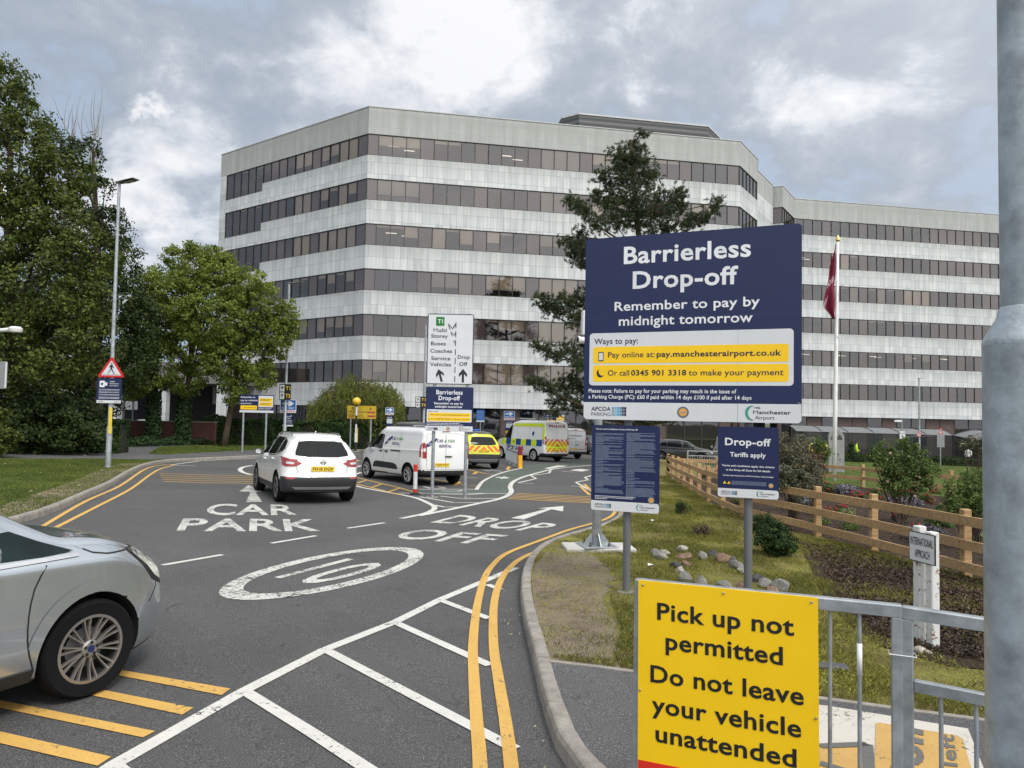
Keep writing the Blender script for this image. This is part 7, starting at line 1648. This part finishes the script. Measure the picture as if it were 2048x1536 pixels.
tree('tall yellow green tree filling the left edge of the view',b,P(10,250,31),.38,[pb(*q) for q in ((-70,210,31,120),(20,330,30,95),(-30,440,30,130),(95,420,30,95),(60,560,29,120),(150,610,29,80),(175,520,30,70),(15,175,31,48),(60,260,31,50),(-90,620,30,140),(10,690,28.5,100),(110,700,28.5,80),(190,690,29,60),(-10,120,31,26),(120,350,30,60))],L_OAK,1.0,.155,.48,66,18,seed=3)
b=Vector((P(195,880,38).x,38,0))
tree('dark tree with bare top twigs behind the left street lamp',b,P(190,300,38),.34,[pb(*q) for q in ((115,285,38,34),(160,325,38,42),(195,375,38,34),(215,455,38,44),(248,525,38,42),(240,600,38,58),(170,480,39,78),(150,580,40,110),(278,640,39,46),(265,720,38,52),(200,700,39,95),(90,760,40,120),(185,290,38,14),(60,660,40,120),(20,780,39,90),(150,790,39,90))],L_DARK,1.0,.155,.46,58,16,seed=5)
tw=bpy.data.objects[[o.name for o in bpy.data.objects if o.name.startswith('broadleaf_tree')][-1]];mb=MB();rg=random.Random(2)
for k in range(26):
    s_=P(rg.uniform(95,200),rg.uniform(255,330),38)-tw.location;e_=s_+Vector((rg.uniform(-.8,.5),rg.uniform(-.5,.5),rg.uniform(1.2,2.9)));mb.tube(smoothline([s_,s_.lerp(e_,.5)+Vector((rg.uniform(-.2,.2),0,0)),e_],3),[.022-.0030*q for q in range(7)],4)
mb.build('bare_twigs',M_TWIG,tw)
for lb,px,Y,tp,bl,sd,iv in (('light green tree with an ivy covered trunk nearest the left lamp',305,43,(320,640),((320,640,43,58),(270,600,43,22),(300,560,43,22),(262,690,43,24),(300,765,42.5,34),(290,700,43,40),(345,590,44,55),(280,640,43,36),(330,730,43,48),(310,570,44,36),(262,760,44,40)),7,3.2),
    ('light green tree with a slim ivy trunk, middle of the three by the hedge',366,43,(400,560),((400,545,43,50),(388,500,43,16),(425,505,43,16),(445,515,43,18),(375,765,42.5,34),(365,610,43,66),(435,560,43,50),(420,640,42,72),(385,700,43,60),(440,720,42,45),(400,510,43,26),(350,520,44,30)),8,3.0),
    ('spreading light green tree in front of the office corner, bare trunk',448,43,(500,620),((480,570,43,42),(520,560,43,20),(575,615,43,18),(590,640,43,13),(560,700,43,22),(520,750,42.5,32),(470,790,42.5,22),(520,610,43,50),(560,635,43,36),(480,650,43,62),(540,670,43,42),(500,715,43,45),(575,660,43,22),(450,540,43,34),(440,690,44,50),(465,755,43,34)),9,0)):
    b=Vector((P(px,870,Y).x,Y,0));tree(lb,b,P(*tp,Y),.24 if iv else .20,[pb(*q) for q in bl],L_MID,.95,.17,.38,46,18,seed=sd,ivy=iv,group='light green trees by the brick wall')
# pine
def pine():
    Y=40;base=Vector((P(1279,900,Y).x,Y,0));t=thing('pine_tree',(base.x,base.y,zg(base.x,base.y,.1)),0,'tall irregular pine rising behind the big navy board','tree');o=t.location
    top=P(1262,300,Y)-o;mb=MB();tr=smoothline([Vector((0,0,-.1)),Vector((-.05,.1,5)),Vector((.05,0,10)),top,P(1268,292,Y)-o,P(1284,264,Y)-o],4);mb.tube(tr,[max(.02,.26*(1-i/len(tr))) for i in range(len(tr))],9)
    cl=[(1284,268,9),(1266,290,9),(1284,297,10),(1240,310,22),(1262,318,20),(1282,330,20),(1240,335,24),(1205,352,15),(1222,370,20),(1255,365,28),(1290,360,22),(1302,350,14),(1140,402,12),(1152,412,14),(1172,425,17),(1195,395,15),(1215,405,25),(1250,400,28),(1285,395,26),(1320,392,16),(1345,398,16),(1362,385,14),(1358,412,16),(1330,425,20),(1310,420,20),(1385,436,13),(1434,402,9),(1430,418,11),(1415,432,12),(1400,444,12),(1372,448,14),(1225,435,28),(1190,448,22),(1262,440,34),(1300,450,28),(1340,455,18),(1130,484,10),(1148,490,14),(1168,492,18),(1160,470,14),(1150,515,16),(1168,530,18),(1175,505,15),(1085,600,16),(1098,612,18),(1125,598,15),(1115,625,18),(1142,612,22),(1160,600,22),(1172,640,18),(1150,640,18),(1075,692,11),(1092,700,14),(1112,712,16),(1135,700,18),(1152,715,18),(1166,690,18),(1060,762,10),(1080,766,14),(1100,780,16),(1125,772,18),(1148,758,18),(1162,780,20),(1130,798,18),(1108,806,12),(1150,812,18),(1112,826,10),(1160,730,15)]
    # hidden part behind the board, so that the tree is whole
    rg=random.Random(5)
    for k in range(46): cl.append((rg.uniform(1185,1420),rg.uniform(480,830),rg.uniform(18,30)))
    C=[];D=[]
    for px,py,r in cl:
        Yc=Y+rg.uniform(-1.6,1.6)*(1 if py>330 else .15);c=P(px,py,Yc)-o;R_=r*Yc/F*1.05
        za=max(.5,c.z-abs(c.x-0)*.25-rg.uniform(.1,.7));i=min(range(len(tr)),key=lambda i:abs(tr[i].z-za));s_=tr[i];m=s_.lerp(c,.6)+Vector((0,0,-.25));
        L=(c-s_).length;mb.tube(smoothline([s_,m,c],3),[max(.012,.06*min(1,L/3))*(1-q/8) for q in range(7)],5)
        n=int(40*(R_/.4)**1.6)+9
        for _ in range(n):   # short shoots carrying needles like bottle brushes
            d=Vector((rg.gauss(0,1),rg.gauss(0,1),rg.gauss(.35,.8))).normalized();p0=c+Vector((rg.gauss(0,1),rg.gauss(0,1),rg.gauss(0,.8)))*R_*.52;l=rg.uniform(.16,.34)
            k=34;f=RNG.uniform(0,1,k)[:,None];C.append(np.array(p0)+np.array(d)*l*f);dd=unit(k)+np.array(d)*.9;D.append(dd/np.linalg.norm(dd,axis=1)[:,None])
    mb.build('trunk',M_BARK,t,smooth=True)
    C=np.concatenate(C);D=np.concatenate(D);N=len(C);s=RNG.uniform(.10,.17,N)[:,None];b=np.cross(D,unit(N));b/=np.linalg.norm(b,axis=1)[:,None];w=.012
    v=np.stack([C-b*w,C+b*w,C+D*s+b*w*.3,C+D*s-b*w*.3],1).reshape(-1,3);npmesh('crown',v,np.arange(4*N).reshape(N,4),L_PINE,t)
pine()
# weeping tree
def willow():
    Y=49;b=Vector((P(706,885,Y).x,Y,0));t=thing('weeping_tree',(b.x,b.y,zg(b.x,b.y,.1)),0,'low weeping olive green tree hanging over the hedge and yellow notice','tree');o=np.array(t.location)
    C=[];D=[];mb=MB();tp=Vector((0,0,3.4));mb.tube([Vector((0,0,-.1)),Vector((.1,0,1.5)),tp],[.16,.13,.09],8);rg=random.Random(9)
    prof=lambda px:np.interp(px,[612,630,650,680,700,735,760,790,812],[800,784,765,748,742,750,752,765,790])
    for k in range(560):
        px=rg.uniform(616,810);Yk=Y+rg.uniform(-2.6,2.6);py=prof(px)+abs(Yk-Y)*9+rg.uniform(-3,22)**1.0;c=np.array(P(px,py,Yk))-o;ln=rg.uniform(.7,2.9)*(1.15 if rg.random()<.4 else .75)
        ln=min(ln,max(.4,c[2]-.9))
        n=int(ln*34);f=RNG.uniform(0,1,n)[:,None];sw=np.array([rg.uniform(-.18,.18),rg.uniform(-.18,.18),0]);C.append(c+np.array([0,0,-ln])*f+sw*f**2+RNG.normal(size=(n,3))*.045);D.append(np.tile([sw[0],sw[1],-1.],(n,1)))
        if k%9==0: mb.tube(smoothline([tp,tp.lerp(Vector(c),.6)+Vector((0,0,.45)),Vector(c)],3),[.035*(1-q/8) for q in range(7)],5)
    C=np.concatenate(C);D=np.concatenate(D);N=len(C);D=D+RNG.normal(size=(N,3))*.35;D/=np.linalg.norm(D,axis=1)[:,None];bq=np.cross(D,unit(N));bq/=np.linalg.norm(bq,axis=1)[:,None];s=RNG.uniform(.10,.19,N)[:,None];w=.028
    v=np.stack([C,C+D*s*.45+bq*w,C+D*s,C+D*s*.45-bq*w],1).reshape(-1,3);mb.build('trunk',M_BARK,t,smooth=True);npmesh('crown',v,np.arange(4*N).reshape(N,4),L_WILL,t)
willow()
def hedge(p0,p1,dep,hgt,label,mat,n,size=.10,name='hedge',round_=.15,cat='hedge',zoff=.1,group=None):
    d=Vector((p1.x-p0.x,p1.y-p0.y));L=d.length;t=thing(name,(p0.x,p0.y,zg(p0.x,p0.y,zoff)),math.atan2(d.y,d.x),label,cat,group);sl=(zg(p1.x,p1.y)-zg(p0.x,p0.y))/L
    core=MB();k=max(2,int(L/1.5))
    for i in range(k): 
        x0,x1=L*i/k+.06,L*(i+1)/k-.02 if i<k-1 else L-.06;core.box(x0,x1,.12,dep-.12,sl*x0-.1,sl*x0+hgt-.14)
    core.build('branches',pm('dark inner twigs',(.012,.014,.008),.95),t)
    A=np.array([L*hgt,L*dep,dep*hgt,dep*hgt,L*hgt]);w=RNG.choice(5,n,p=A/A.sum());a=RNG.uniform(0,1,n);b=RNG.uniform(0,1,n);z0=np.zeros(n);dth=RNG.exponential(.05,n)
    x=np.where((w==0)|(w==1)|(w==4),a*L,np.where(w==2,dth,L-dth));y=np.where(w==0,dth,np.where(w==4,dep-dth,b*dep));z=np.where(w==1,hgt-dth,np.where((w==0)|(w==4),b*hgt,a*hgt))
    nx=np.stack([(w==3)*1.-(w==2),(w==4)*1.-(w==0),(w==1)*1.],1)
    wob=.10*np.sin(x*1.7+y)+.07*np.sin(x*4.1+z*3)+.05*np.sin(x*9+y*5)
    c=np.stack([x,y,z],1)+nx*wob[:,None];c[:,2]+=sl*x
    v,q=leafquads(c,nx,size,.7,.3);npmesh('foliage',v,q,mat,t);return t
p0=Vector((P(404,880,45.5).x,45.5,0));p1=Vector((P(852,880,47).x,47,0));hedge(p0,p1,1.3,P(600,842,46).z-zg(-13,46,.1),'long clipped dark green hedge behind the roadside signs',L_HEDG,52000,.11)
p0=Vector((P(1600,915,58).x,58,0));p1=Vector((P(2010,915,57).x,57,0));hedge(p0,p1,.8,.62,'low clipped hedge along the far edge of the lawn',L_HEDG,15000,.10)
p0=Vector((P(118,890,31).x,31,0));p1=Vector((P(238,890,31.5).x,31.5,0));hedge(p0,p1,1.5,P(180,838,31).z-zg(-18,31,.1),'square dark hedge just left of the lamp post',L_HEDG,16000,.10)
def gb(px,pb_,rpx,dy=1.,sq=1.,lift=.8):
    p=G(px,pb_,.11);r=rpx*p.y/F;return (p.x,p.y,p.z+r*sq*lift,r,r*dy,r*sq)
def shrub(name,label,blobs,mat,dens,size,clump,per,flowers=None,cat='shrub',ground=None,stems=8,group=None,core=0.,inner=.35):
    c0=np.mean([b[:3] for b in blobs],0);t=thing(name,(c0[0],c0[1],zg(c0[0],c0[1],.10)),0,label,cat,group);o=np.array(t.location);mb=MB();rg=random.Random(len(label))
    for k in range(stems):
        b=rg.choice(blobs);e=Vector(np.array(b[:3])-o)+Vector((rg.uniform(-.6,.6)*b[3],rg.uniform(-.6,.6)*b[4],rg.uniform(-.2,.8)*b[5]));s_=Vector((rg.uniform(-.1,.1),rg.uniform(-.1,.1),0));mb.tube(smoothline([s_,s_.lerp(e,.5)+Vector((0,0,.05)),e],3),[.014*(1-q/9) for q in range(7)],5)
    mb.build('stems',M_BARK,t);c,n=scatter_blobs(blobs,dens,clump,per,inner);k=c[:,2]>np.array([zg(a,b,.10) for a,b in c[:,:2]])
    v,q=leafquads(c[k]-o,n[k],size,.6);npmesh('foliage',v,q,mat,t)
    if flowers:
        fm_,nf,fs=flowers;c,n=scatter_blobs(blobs,.9,clump*.55,10,.85);idx=RNG.permutation(len(c)//10)[:nf];C=np.concatenate([c[i*10:(i+1)*10]*.35+c[i*10]*.65 for i in idx]);v,q=leafquads(C-o+np.array([0,0,.02]),unit(len(C))+np.array([0,-.5,.6]),fs,.9);npmesh('flowers',v,q,fm_,t)
    return t
shrub('shrub','large rounded dark bush at the foot of the left hand trees',[pb(*q) for q in ((60,850,29,60),(150,850,29.5,55),(-30,840,29,70),(110,820,30,45),(20,800,30,40),(195,870,30,35))],L_DARK,1.3,.13,.30,60,core=1)
shrub('shrub','lighter green bush cut by the left edge of the view',[pb(*q) for q in ((-30,850,26,50),(0,880,26,30),(-60,890,26,50))],L_OAK,1.2,.12,.28,60)
def carpet(label,pts,mat,n,size,h,name='ivy',kind='stuff',off=.12,cat='ground cover'):
    pol=[Vector(p) for p in pts];xs=[p.x for p in pol];ys=[p.y for p in pol];c=[]
    A=np.array([(p.x,p.y) for p in pol]);m=int(n*3);X_r=RNG.uniform(min(xs),max(xs),m);Y_r=RNG.uniform(min(ys),max(ys),m);ins=np.zeros(m,bool)
    for i in range(len(A)):
        x1,y1=A[i];x2,y2=A[(i+1)%len(A)];cnd=((y1>Y_r)!=(y2>Y_r))&(X_r<(x2-x1)*(Y_r-y1)/(y2-y1+1e-12)+x1);ins^=cnd
    X_r=X_r[ins][:n];Y_r=Y_r[ins][:n];Z=-(SY*np.clip(Y_r,-30,110)+SX*np.clip(X_r,-45,70))+off
    hh=h*(.4+.6*np.abs(np.sin(X_r*1.9+Y_r*.7)*np.cos(Y_r*1.3-X_r)));C=np.stack([X_r,Y_r,Z+RNG.uniform(0,1,len(X_r))*hh],1);v,q=leafquads(C,np.tile([0,-.3,.8],(len(C),1)),size,.8);return npmesh(name,v,q,mat,kind=kind,label=label)
gq=lambda pts:[G(x,y,.12).to_2d() for x,y in pts]
carpet('dark ivy and low plants under the left hedge',gq([(-60,906),(60,908),(150,908),(236,905),(238,892),(150,886),(-60,886)]),L_IVY,26000,.09,.75)
carpet('dark ivy and low plants under the left hand trees',gq([(236,894),(300,893),(380,890),(430,890),(430,882),(236,882)]),L_IVY,17000,.11,.55)
# planting between the fences
shrub('shrub','airy grey purple shrub just right of the tariffs sign',[pb(*q) for q in ((1585,930,15,48),(1570,900,15,32),(1600,890,15.5,26),(1560,960,14.5,30),(1615,950,15,30),(1590,965,14.5,34))],L_GREY,1.0,.050,.12,46,stems=30)
shrub('shrub','red brown twiggy shrub between the grey shrub and the flagpole',[pb(*q) for q in ((1625,925,17,20),(1640,940,17,16),(1615,905,17.5,14))],leafmat('bronze leaves',(.07,.035,.025),(.12,.06,.035),(.17,.10,.06)),1.0,.05,.11,34,stems=20)
shrub('rose_bush','tall rose bush with pale blooms in front of the lawn',[pb(*q) for q in ((1810,905,16,30),(1790,930,16,32),(1835,925,16,34),(1770,900,16,20),(1850,950,16,28),(1800,960,16,38),(1760,925,16,14),(1745,910,16,9),(1838,968,16,24))],L_ROSE,.95,.060,.14,40,(pm('pale petals',(.75,.55,.50),.7),12,.05),stems=26)
shrub('shrub','spreading bright green shrub at the right end of the bed',[pb(*q) for q in ((1930,990,12.5,40),(1965,1000,12.5,42),(1900,1010,12.5,24),(1985,970,13,36),(1950,960,13,24))],leafmat('feathery leaves',(.05,.085,.02),(.10,.15,.035),(.17,.22,.07)),1.0,.045,.11,52,stems=20)
shrub('shrub','leafy laurel like plant left of the carved stone',[pb(*q) for q in ((1640,893,24,15),(1632,885,24,10),(1648,905,24,12))],L_ROSE,1.2,.07,.16,40)
shrub('sapling','thin sapling with bronze leaves near the tall mast',[pb(*q) for q in ((1945,885,18,13),(1962,900,18,13),(1930,893,18,9),(1970,880,18,9))],L_GREY,.9,.07,.14,26,stems=16)
shrub('shrub','dark green shrub beside the right grey post',[gb(1548,1112,36,1,.9,1.0),gb(1530,1104,28,1,1,1.7),gb(1566,1112,28,1,.8,.9),gb(1545,1108,24,1,1,2.3)],L_HEDG,1.5,.034,.075,60,stems=14)
shrub('shrub','little bushy seedling on the grass by the tariffs sign',[gb(1365,1028,11,1,1,1.2),gb(1358,1028,8)],L_HEDG,1.3,.04,.08,40)
shrub('dead_plant','brown withered plant on the grass left of the grey post',[gb(1402,1070,15,1,.8),gb(1414,1070,12),gb(1390,1070,10)],leafmat('withered leaves',(.09,.065,.045),(.13,.10,.07),(.18,.14,.10)),.9,.035,.08,30)
for i,(px,py,Y,r,m,lb) in enumerate(((1652,966,14.5,14,L_RED,'pink red flower clump behind the fence, leftmost one'),(1715,983,13.2,12,L_RED,'pink red flower clump above the near fence, left of the short post'),(1682,1009,12.6,11,L_RED,'dark pink flower clump seen between the upper rails'),(1752,978,15,14,L_RED,'pale and pink flowers left of the rose bush foot'),(1812,978,14,18,L_RED,'wide pink red flower clump below the rose bush'),(1853,990,13.4,12,L_RED,'pink flowers to the lower right of the rose bush'),(1871,974,14,9,L_RED,'small red blooms right of the rose bush'),(1790,1028,11.9,7,L_RED,'little crimson flower clump seen below the top rail'),(1834,1047,11.2,9,L_RED,'pink flowers just above the road name plate'),(1655,1015,12.8,8,L_RED,'few pink petals by the left fence post'),(1410,943,21,7,L_RED,'small pink flower clump near the roadside corner of the bed'))):
    shrub('flowering_plant',lb,[gb(px,py+r*1.1+4,r*1.15,1,.7)],L_ROSE,1.2,.045,.09,40,(m,int(10+r*1.6),.05),'flowers',group='pink flower clumps in the bed')
for px,py,Y,r,lb in ((1690,975,14,22,'grey lavender mound between the two left flower clumps'),(1810,1000,13,30,'wide purple grey lavender mound under the rose bush'),(1850,1060,11.5,34,'low grey green lavender behind the lower rails'),(1600,1000,13.5,30,'lavender mound behind the fence, below the grey shrub')):
    shrub('lavender',lb,[gb(px,py+r*.6,r,1,.45),gb(px+r*.6,py+r*.5,r*.6,1,.5)],L_LAV,1.4,.055,.10,46,cat='plant',group='lavender mounds in the bed')
for px,py,Y,r,lb in ((1695,1022,12.4,14,'cream variegated plant by the left rail gap'),(1958,1072,9.6,20,'cream variegated plant low behind the right fence post'),(1585,990,14,10,'pale green plant below the grey shrub')):
    shrub('variegated_plant',lb,[gb(px,py+r*.8,r,1,.6)],L_PALE,1.3,.04,.08,46,cat='plant',group='variegated plants in the bed')
for px,py,Y,r,lb in ((1880,1040,10.8,26,'low green ground plant behind the middle rail'),(1700,1050,11.6,18,'low green plant behind the bottom rail'),(1640,1040,12.4,16,'dark green plant beside the second fence post'),(1480,1000,16.5,16,'weedy green plant inside the fence bend')):
    shrub('low_plant',lb,[gb(px,py+r*.5,r,1,.4)],L_ROSE,1.2,.04,.09,46,cat='plant',group='low green plants in the bed')
p=P(1703,900,59.5);shrub('potted_conifer','small dark cone shaped conifer next to the person in yellow',[(p.x,59.5,zg(p.x,59.5)+.5+.38*k,.42-.09*k,.42-.09*k,.35) for k in range(4)],L_HEDG,1.3,.09,.18,40)
# stones on the verge
def stone(px,py,rpx,i,lb,mat):
    p=G(px,py+rpx*.4,.11);r=rpx*1.2*p.y/F;bm=bmesh.new();bmesh.ops.create_icosphere(bm,subdivisions=3,radius=1);rg=random.Random(i*7+1);ph=[rg.uniform(0,6) for _ in range(9)];s=(rg.uniform(1.0,1.35),rg.uniform(.8,1.),rg.uniform(.62,.85));a=rg.uniform(0,3)
    pl=[(Vector((rg.gauss(0,1),rg.gauss(0,1),rg.gauss(.3,.8))).normalized(),rg.uniform(.55,.85)) for _ in range(11)]
    for v in bm.verts:
        q=v.co.normalized();d=1+.08*math.sin(q.x*3+ph[0])+.07*math.sin(q.y*4+ph[1])+.06*math.sin(q.z*5+ph[2]);w=q*d
        for n,o in pl:
            e=w.dot(n)-o
            if e>0: w=w-n*e*.85
        v.co=Vector((w.x*s[0],w.y*s[1],w.z*s[2]))*r
    me=bpy.data.meshes.new('stone');bm.to_mesh(me);bm.free();me.shade_smooth();me.set_sharp_from_angle(angle=rad(24))
    for f in me.polygons: f.use_smooth=True
    o=link('stone',me,mat,label=lb,cat='stone',group='field stones laid out on the verge');o.location=(p.x,p.y,p.z+r*.28);o.rotation_euler=(rg.uniform(-.2,.2),rg.uniform(-.2,.2),a)
MS=[earth('grey stone',(.14,.145,.14),(.24,.24,.225),(.38,.37,.34),5),earth('pale stone',(.28,.27,.24),(.42,.40,.36),(.56,.54,.50),5),earth('brown stone',(.15,.10,.07),(.24,.17,.12),(.34,.26,.19),5),earth('dark stone',(.05,.055,.06),(.10,.105,.11),(.17,.17,.17),6)]
ST_=[(1309,1104,9,0,'small grey stone at the left end of the stones'),(1320,1112,14,0,'rounded grey stone left of the brown one'),(1330,1106,9,1,'pale wedge shaped stone leaning by the left stones'),(1364,1098,11,1,'white topped round stone behind the brown stone'),(1366,1114,14,2,'brown flat stone in the middle left group'),(1352,1130,12,3,'dark blue grey stone below the brown stone'),(1373,1128,10,2,'tan upright stone next to the dark one'),(1359,1141,10,1,'pale speckled stone in front of the dark one'),(1370,1156,16,0,'big grey stone at the bottom of the left group'),(1402,1162,13,0,'grey brown stone beside the bottom left stone'),(1405,1112,13,0,'grey stone left of the arc of stones'),(1425,1108,11,3,'dark stone in the upper arc'),(1443,1118,16,2,'large tan stone in the upper arc'),(1461,1120,11,3,'dark pointed stone right of the large tan one'),(1474,1130,14,0,'speckled grey stone near the right post'),(1483,1141,9,1,'cream stone touching the right post'),(1448,1171,15,0,'half buried grey stone above the yellow sign'),(1515,1158,12,3,'dark stone just right of the right post'),(1530,1166,14,0,'grey stone with a split face by the right post'),(1558,1172,20,0,'biggest rounded grey boulder right of the post'),(1545,1182,15,2,'brown stone at the foot of the biggest boulder'),(1480,1173,9,2,'small tan stone left of the right post foot'),(1840,1300,10,1,'broken cream stone at the foot of the name post'),(1855,1304,7,1,'small broken cream chip beside the name post'),(1655,1335,6,0,'little grey stone behind the railing bars')]
for i,(a,b,c,m,l) in enumerate(ST_): stone(a,b,c,i,l,MS[m])
# a dark plastic drain cover and a scrap of paper
p=G(1655,1336,.115);t=thing('channel_cover',(p.x,p.y,p.z),rad(-12),'dark flat channel cover lying in the grass behind the railing','cover');MB().bbox(-.17,.15,-.06,.06,-.01,.03,.006).build('lid',pm('dark plastic',(.07,.075,.08),.5),t)
for px,py,lb in ((1301,1130,'white scrap of paper on the grass near the stones'),(1306,1041,'tiny white scrap by the verge edge')):
    p=G(px,py,.16);t=thing('litter',(p.x,p.y,p.z),.4,lb,'litter');MB().add([(-.05,-.02,0),(.05,-.03,.015),(.06,.03,.0),(-.02,.04,.02)],[(0,1,2),(0,2,3)]).build('paper',M_WTX,t,fix=False)
# ---- grass, weeds and bark chips
def inside(A,X_r,Y_r):
    ins=np.zeros(len(X_r),bool)
    for i in range(len(A)):
        x1,y1=A[i];x2,y2=A[(i+1)%len(A)];ins^=((y1>Y_r)!=(y2>Y_r))&(X_r<(x2-x1)*(Y_r-y1)/(y2-y1+1e-12)+x1)
    return ins
def vn(x,y,s,seed=0):   # smooth value noise, numpy
    g=np.random.default_rng(seed).uniform(0,1,(64,64));x=x/s;y=y/s;i=np.floor(x).astype(int);j=np.floor(y).astype(int);fx_=x-i;fy=y-j;fx_=fx_*fx_*(3-2*fx_);fy=fy*fy*(3-2*fy);a=g[i%64,j%64];b=g[(i+1)%64,j%64];c=g[i%64,(j+1)%64];d=g[(i+1)%64,(j+1)%64];return (a*(1-fx_)+b*fx_)*(1-fy)+(c*(1-fx_)+d*fx_)*fy
def blades(name,label,pol,n,h,w,mat,thr=0.,excl=(),bias=None,off=.11,lean=.5,seed=3):
    A=[tuple(p) for p in pol];xs=[p[0] for p in A];ys=[p[1] for p in A];m=n*4;X_r=RNG.uniform(min(xs),max(xs),m);Y_r=RNG.uniform(min(ys),max(ys),m)
    if bias: Y_r=min(ys)+(max(ys)-min(ys))*RNG.uniform(0,1,m)**bias
    k=inside(A,X_r,Y_r)
    for e in excl: k&=~inside([tuple(p) for p in e],X_r,Y_r)
    nz=.5*vn(X_r,Y_r,.9,seed)+.3*vn(X_r,Y_r,.3,seed+1)+.2*vn(X_r,Y_r,2.4,seed+2);k&=nz+RNG.uniform(-.10,.10,m)>thr
    X_r=X_r[k][:n];Y_r=Y_r[k][:n];nz=nz[k][:n];N=len(X_r);Z=-(SY*np.clip(Y_r,-30,110)+SX*np.clip(X_r,-45,70))+off
    hh=h*RNG.uniform(.35,1.2,N)*(.5+nz);a=RNG.uniform(0,2*math.pi,N);dx_=np.cos(a)*w;dy_=np.sin(a)*w;l=RNG.normal(size=(N,2))*lean*hh[:,None];c=np.stack([X_r,Y_r,Z],1)
    v=np.stack([c+np.stack([-dx_,-dy_,0*dx_],1),c+np.stack([dx_,dy_,0*dx_],1),c+np.stack([l[:,0]*.4+dx_*.6,l[:,1]*.4+dy_*.6,hh*.6],1),c+np.stack([l[:,0],l[:,1],hh],1)],1).reshape(-1,3)
    return npmesh(name,v,np.arange(4*N).reshape(N,4),mat,kind='stuff',label=label)
G_NEAR=leafmat('verge grass blades',(.09,.10,.022),(.18,.19,.040),(.33,.31,.10),.35);G_LAWN=leafmat('lawn grass blades',(.065,.095,.018),(.105,.145,.028),(.17,.20,.05),.3)
DIRTP=gp([(1062,1150),(1085,1112),(1130,1095),(1190,1110),(1225,1150),(1220,1200),(1240,1260),(1225,1318),(1105,1310),(1075,1240)]);MULP=gp([(1600,1085),(1700,1100),(1850,1135),(2100,1190),(2300,1300),(2050,1335),(1900,1310),(1760,1270),(1700,1225),(1660,1170),(1640,1130)])
near_v=[p for p in KRb if 5.9<p.y<27]+FENCE[:8]+[Vector((6.6,7.6)),Vector((4.6,4.6))]+gp([(2300,1480),(1976,1436),(1639,1391),(1277,1339),(1110,1318)])
blades('grass','short patchy verge grass in front of the near fence',near_v,120000,.038,.0030,G_NEAR,.46,(DIRTP,MULP),1.5)
blades('grass','sparse grass tufts on the bare soil and bark',near_v,36000,.045,.0035,G_NEAR,.53,(),1.5,seed=8)
blades('grass','short mown grass on the left lawn',lawnL+gp([(300,920),(215,918),(0,917),(-150,916),(-300,960),(-200,1060)]),120000,.045,.007,G_LAWN,.25,(),1.2)
blades('grass','mown grass beyond the flower bed',lw,60000,.07,.014,G_LAWN,.2,(),1.2)
blades('grass','grass strip in front of the long hedge',gp([(297,907.5),(330,909),(420,904),(500,900),(620,896),(620,890),(500,889),(380,892),(320,894)]),16000,.07,.015,G_LAWN,.2)
def flakes(name,label,pols,n,mat,size,off,seed=1,thr=.3,up=.5):
    V=[];
    for A in pols:
        A=[tuple(p) for p in A];xs=[p[0] for p in A];ys=[p[1] for p in A];m=n*3;X_r=RNG.uniform(min(xs),max(xs),m);Y_r=min(ys)+(max(ys)-min(ys))*RNG.uniform(0,1,m)**1.4;k=inside(A,X_r,Y_r)&(vn(X_r,Y_r,.5,seed)+RNG.uniform(-.2,.2,m)>thr);X_r=X_r[k][:n];Y_r=Y_r[k][:n];Z=-(SY*np.clip(Y_r,-30,110)+SX*np.clip(X_r,-45,70))+off+RNG.uniform(0,.02,len(X_r));c=np.stack([X_r,Y_r,Z],1);V.append(leafquads(c,np.tile([0,0,up],(len(c),1)),size,.32)[0])
    v=np.concatenate(V);return npmesh(name,v,np.arange(len(v)).reshape(-1,4),mat,kind='stuff',label=label)
flakes('bark_chips','dark brown bark chips on the bed',[MULP,bed],16000,leafmat('bark chip',(.02,.012,.01),(.05,.032,.024),(.13,.09,.065),0.),.05,.125,4)
flakes('gravel','small grit and dry bits on the bare soil',[DIRTP],5000,leafmat('grit',(.10,.08,.06),(.20,.17,.14),(.40,.37,.32),0.),.016,.118,5,.2,1.)
flakes('moss','yellow green moss tufts on the verge',[near_v],60000,leafmat('moss tufts',(.15,.16,.02),(.26,.26,.04),(.38,.36,.08),.2),.022,.120,6,.50,.8)
flakes('fallen_leaves','scattered dry leaves on the left lawn and path',[lawnL+gp([(300,905),(0,905),(-150,930)])],130,leafmat('dry leaf',(.25,.20,.12),(.40,.34,.24),(.55,.5,.42),0.),.09,.15,7,.0,1.)
flakes('leaf_litter','small dry leaves and grit lying in the gutter',[offs(KL,.0)[3:40]+offs(KL,-.35)[3:40][::-1],offs(KR,.02)[2:60]+offs(KR,.22)[2:60][::-1]],500,leafmat('dry leaf',(.25,.20,.12),(.40,.34,.24),(.55,.5,.42),0.),.03,.012,9,.35,1.)
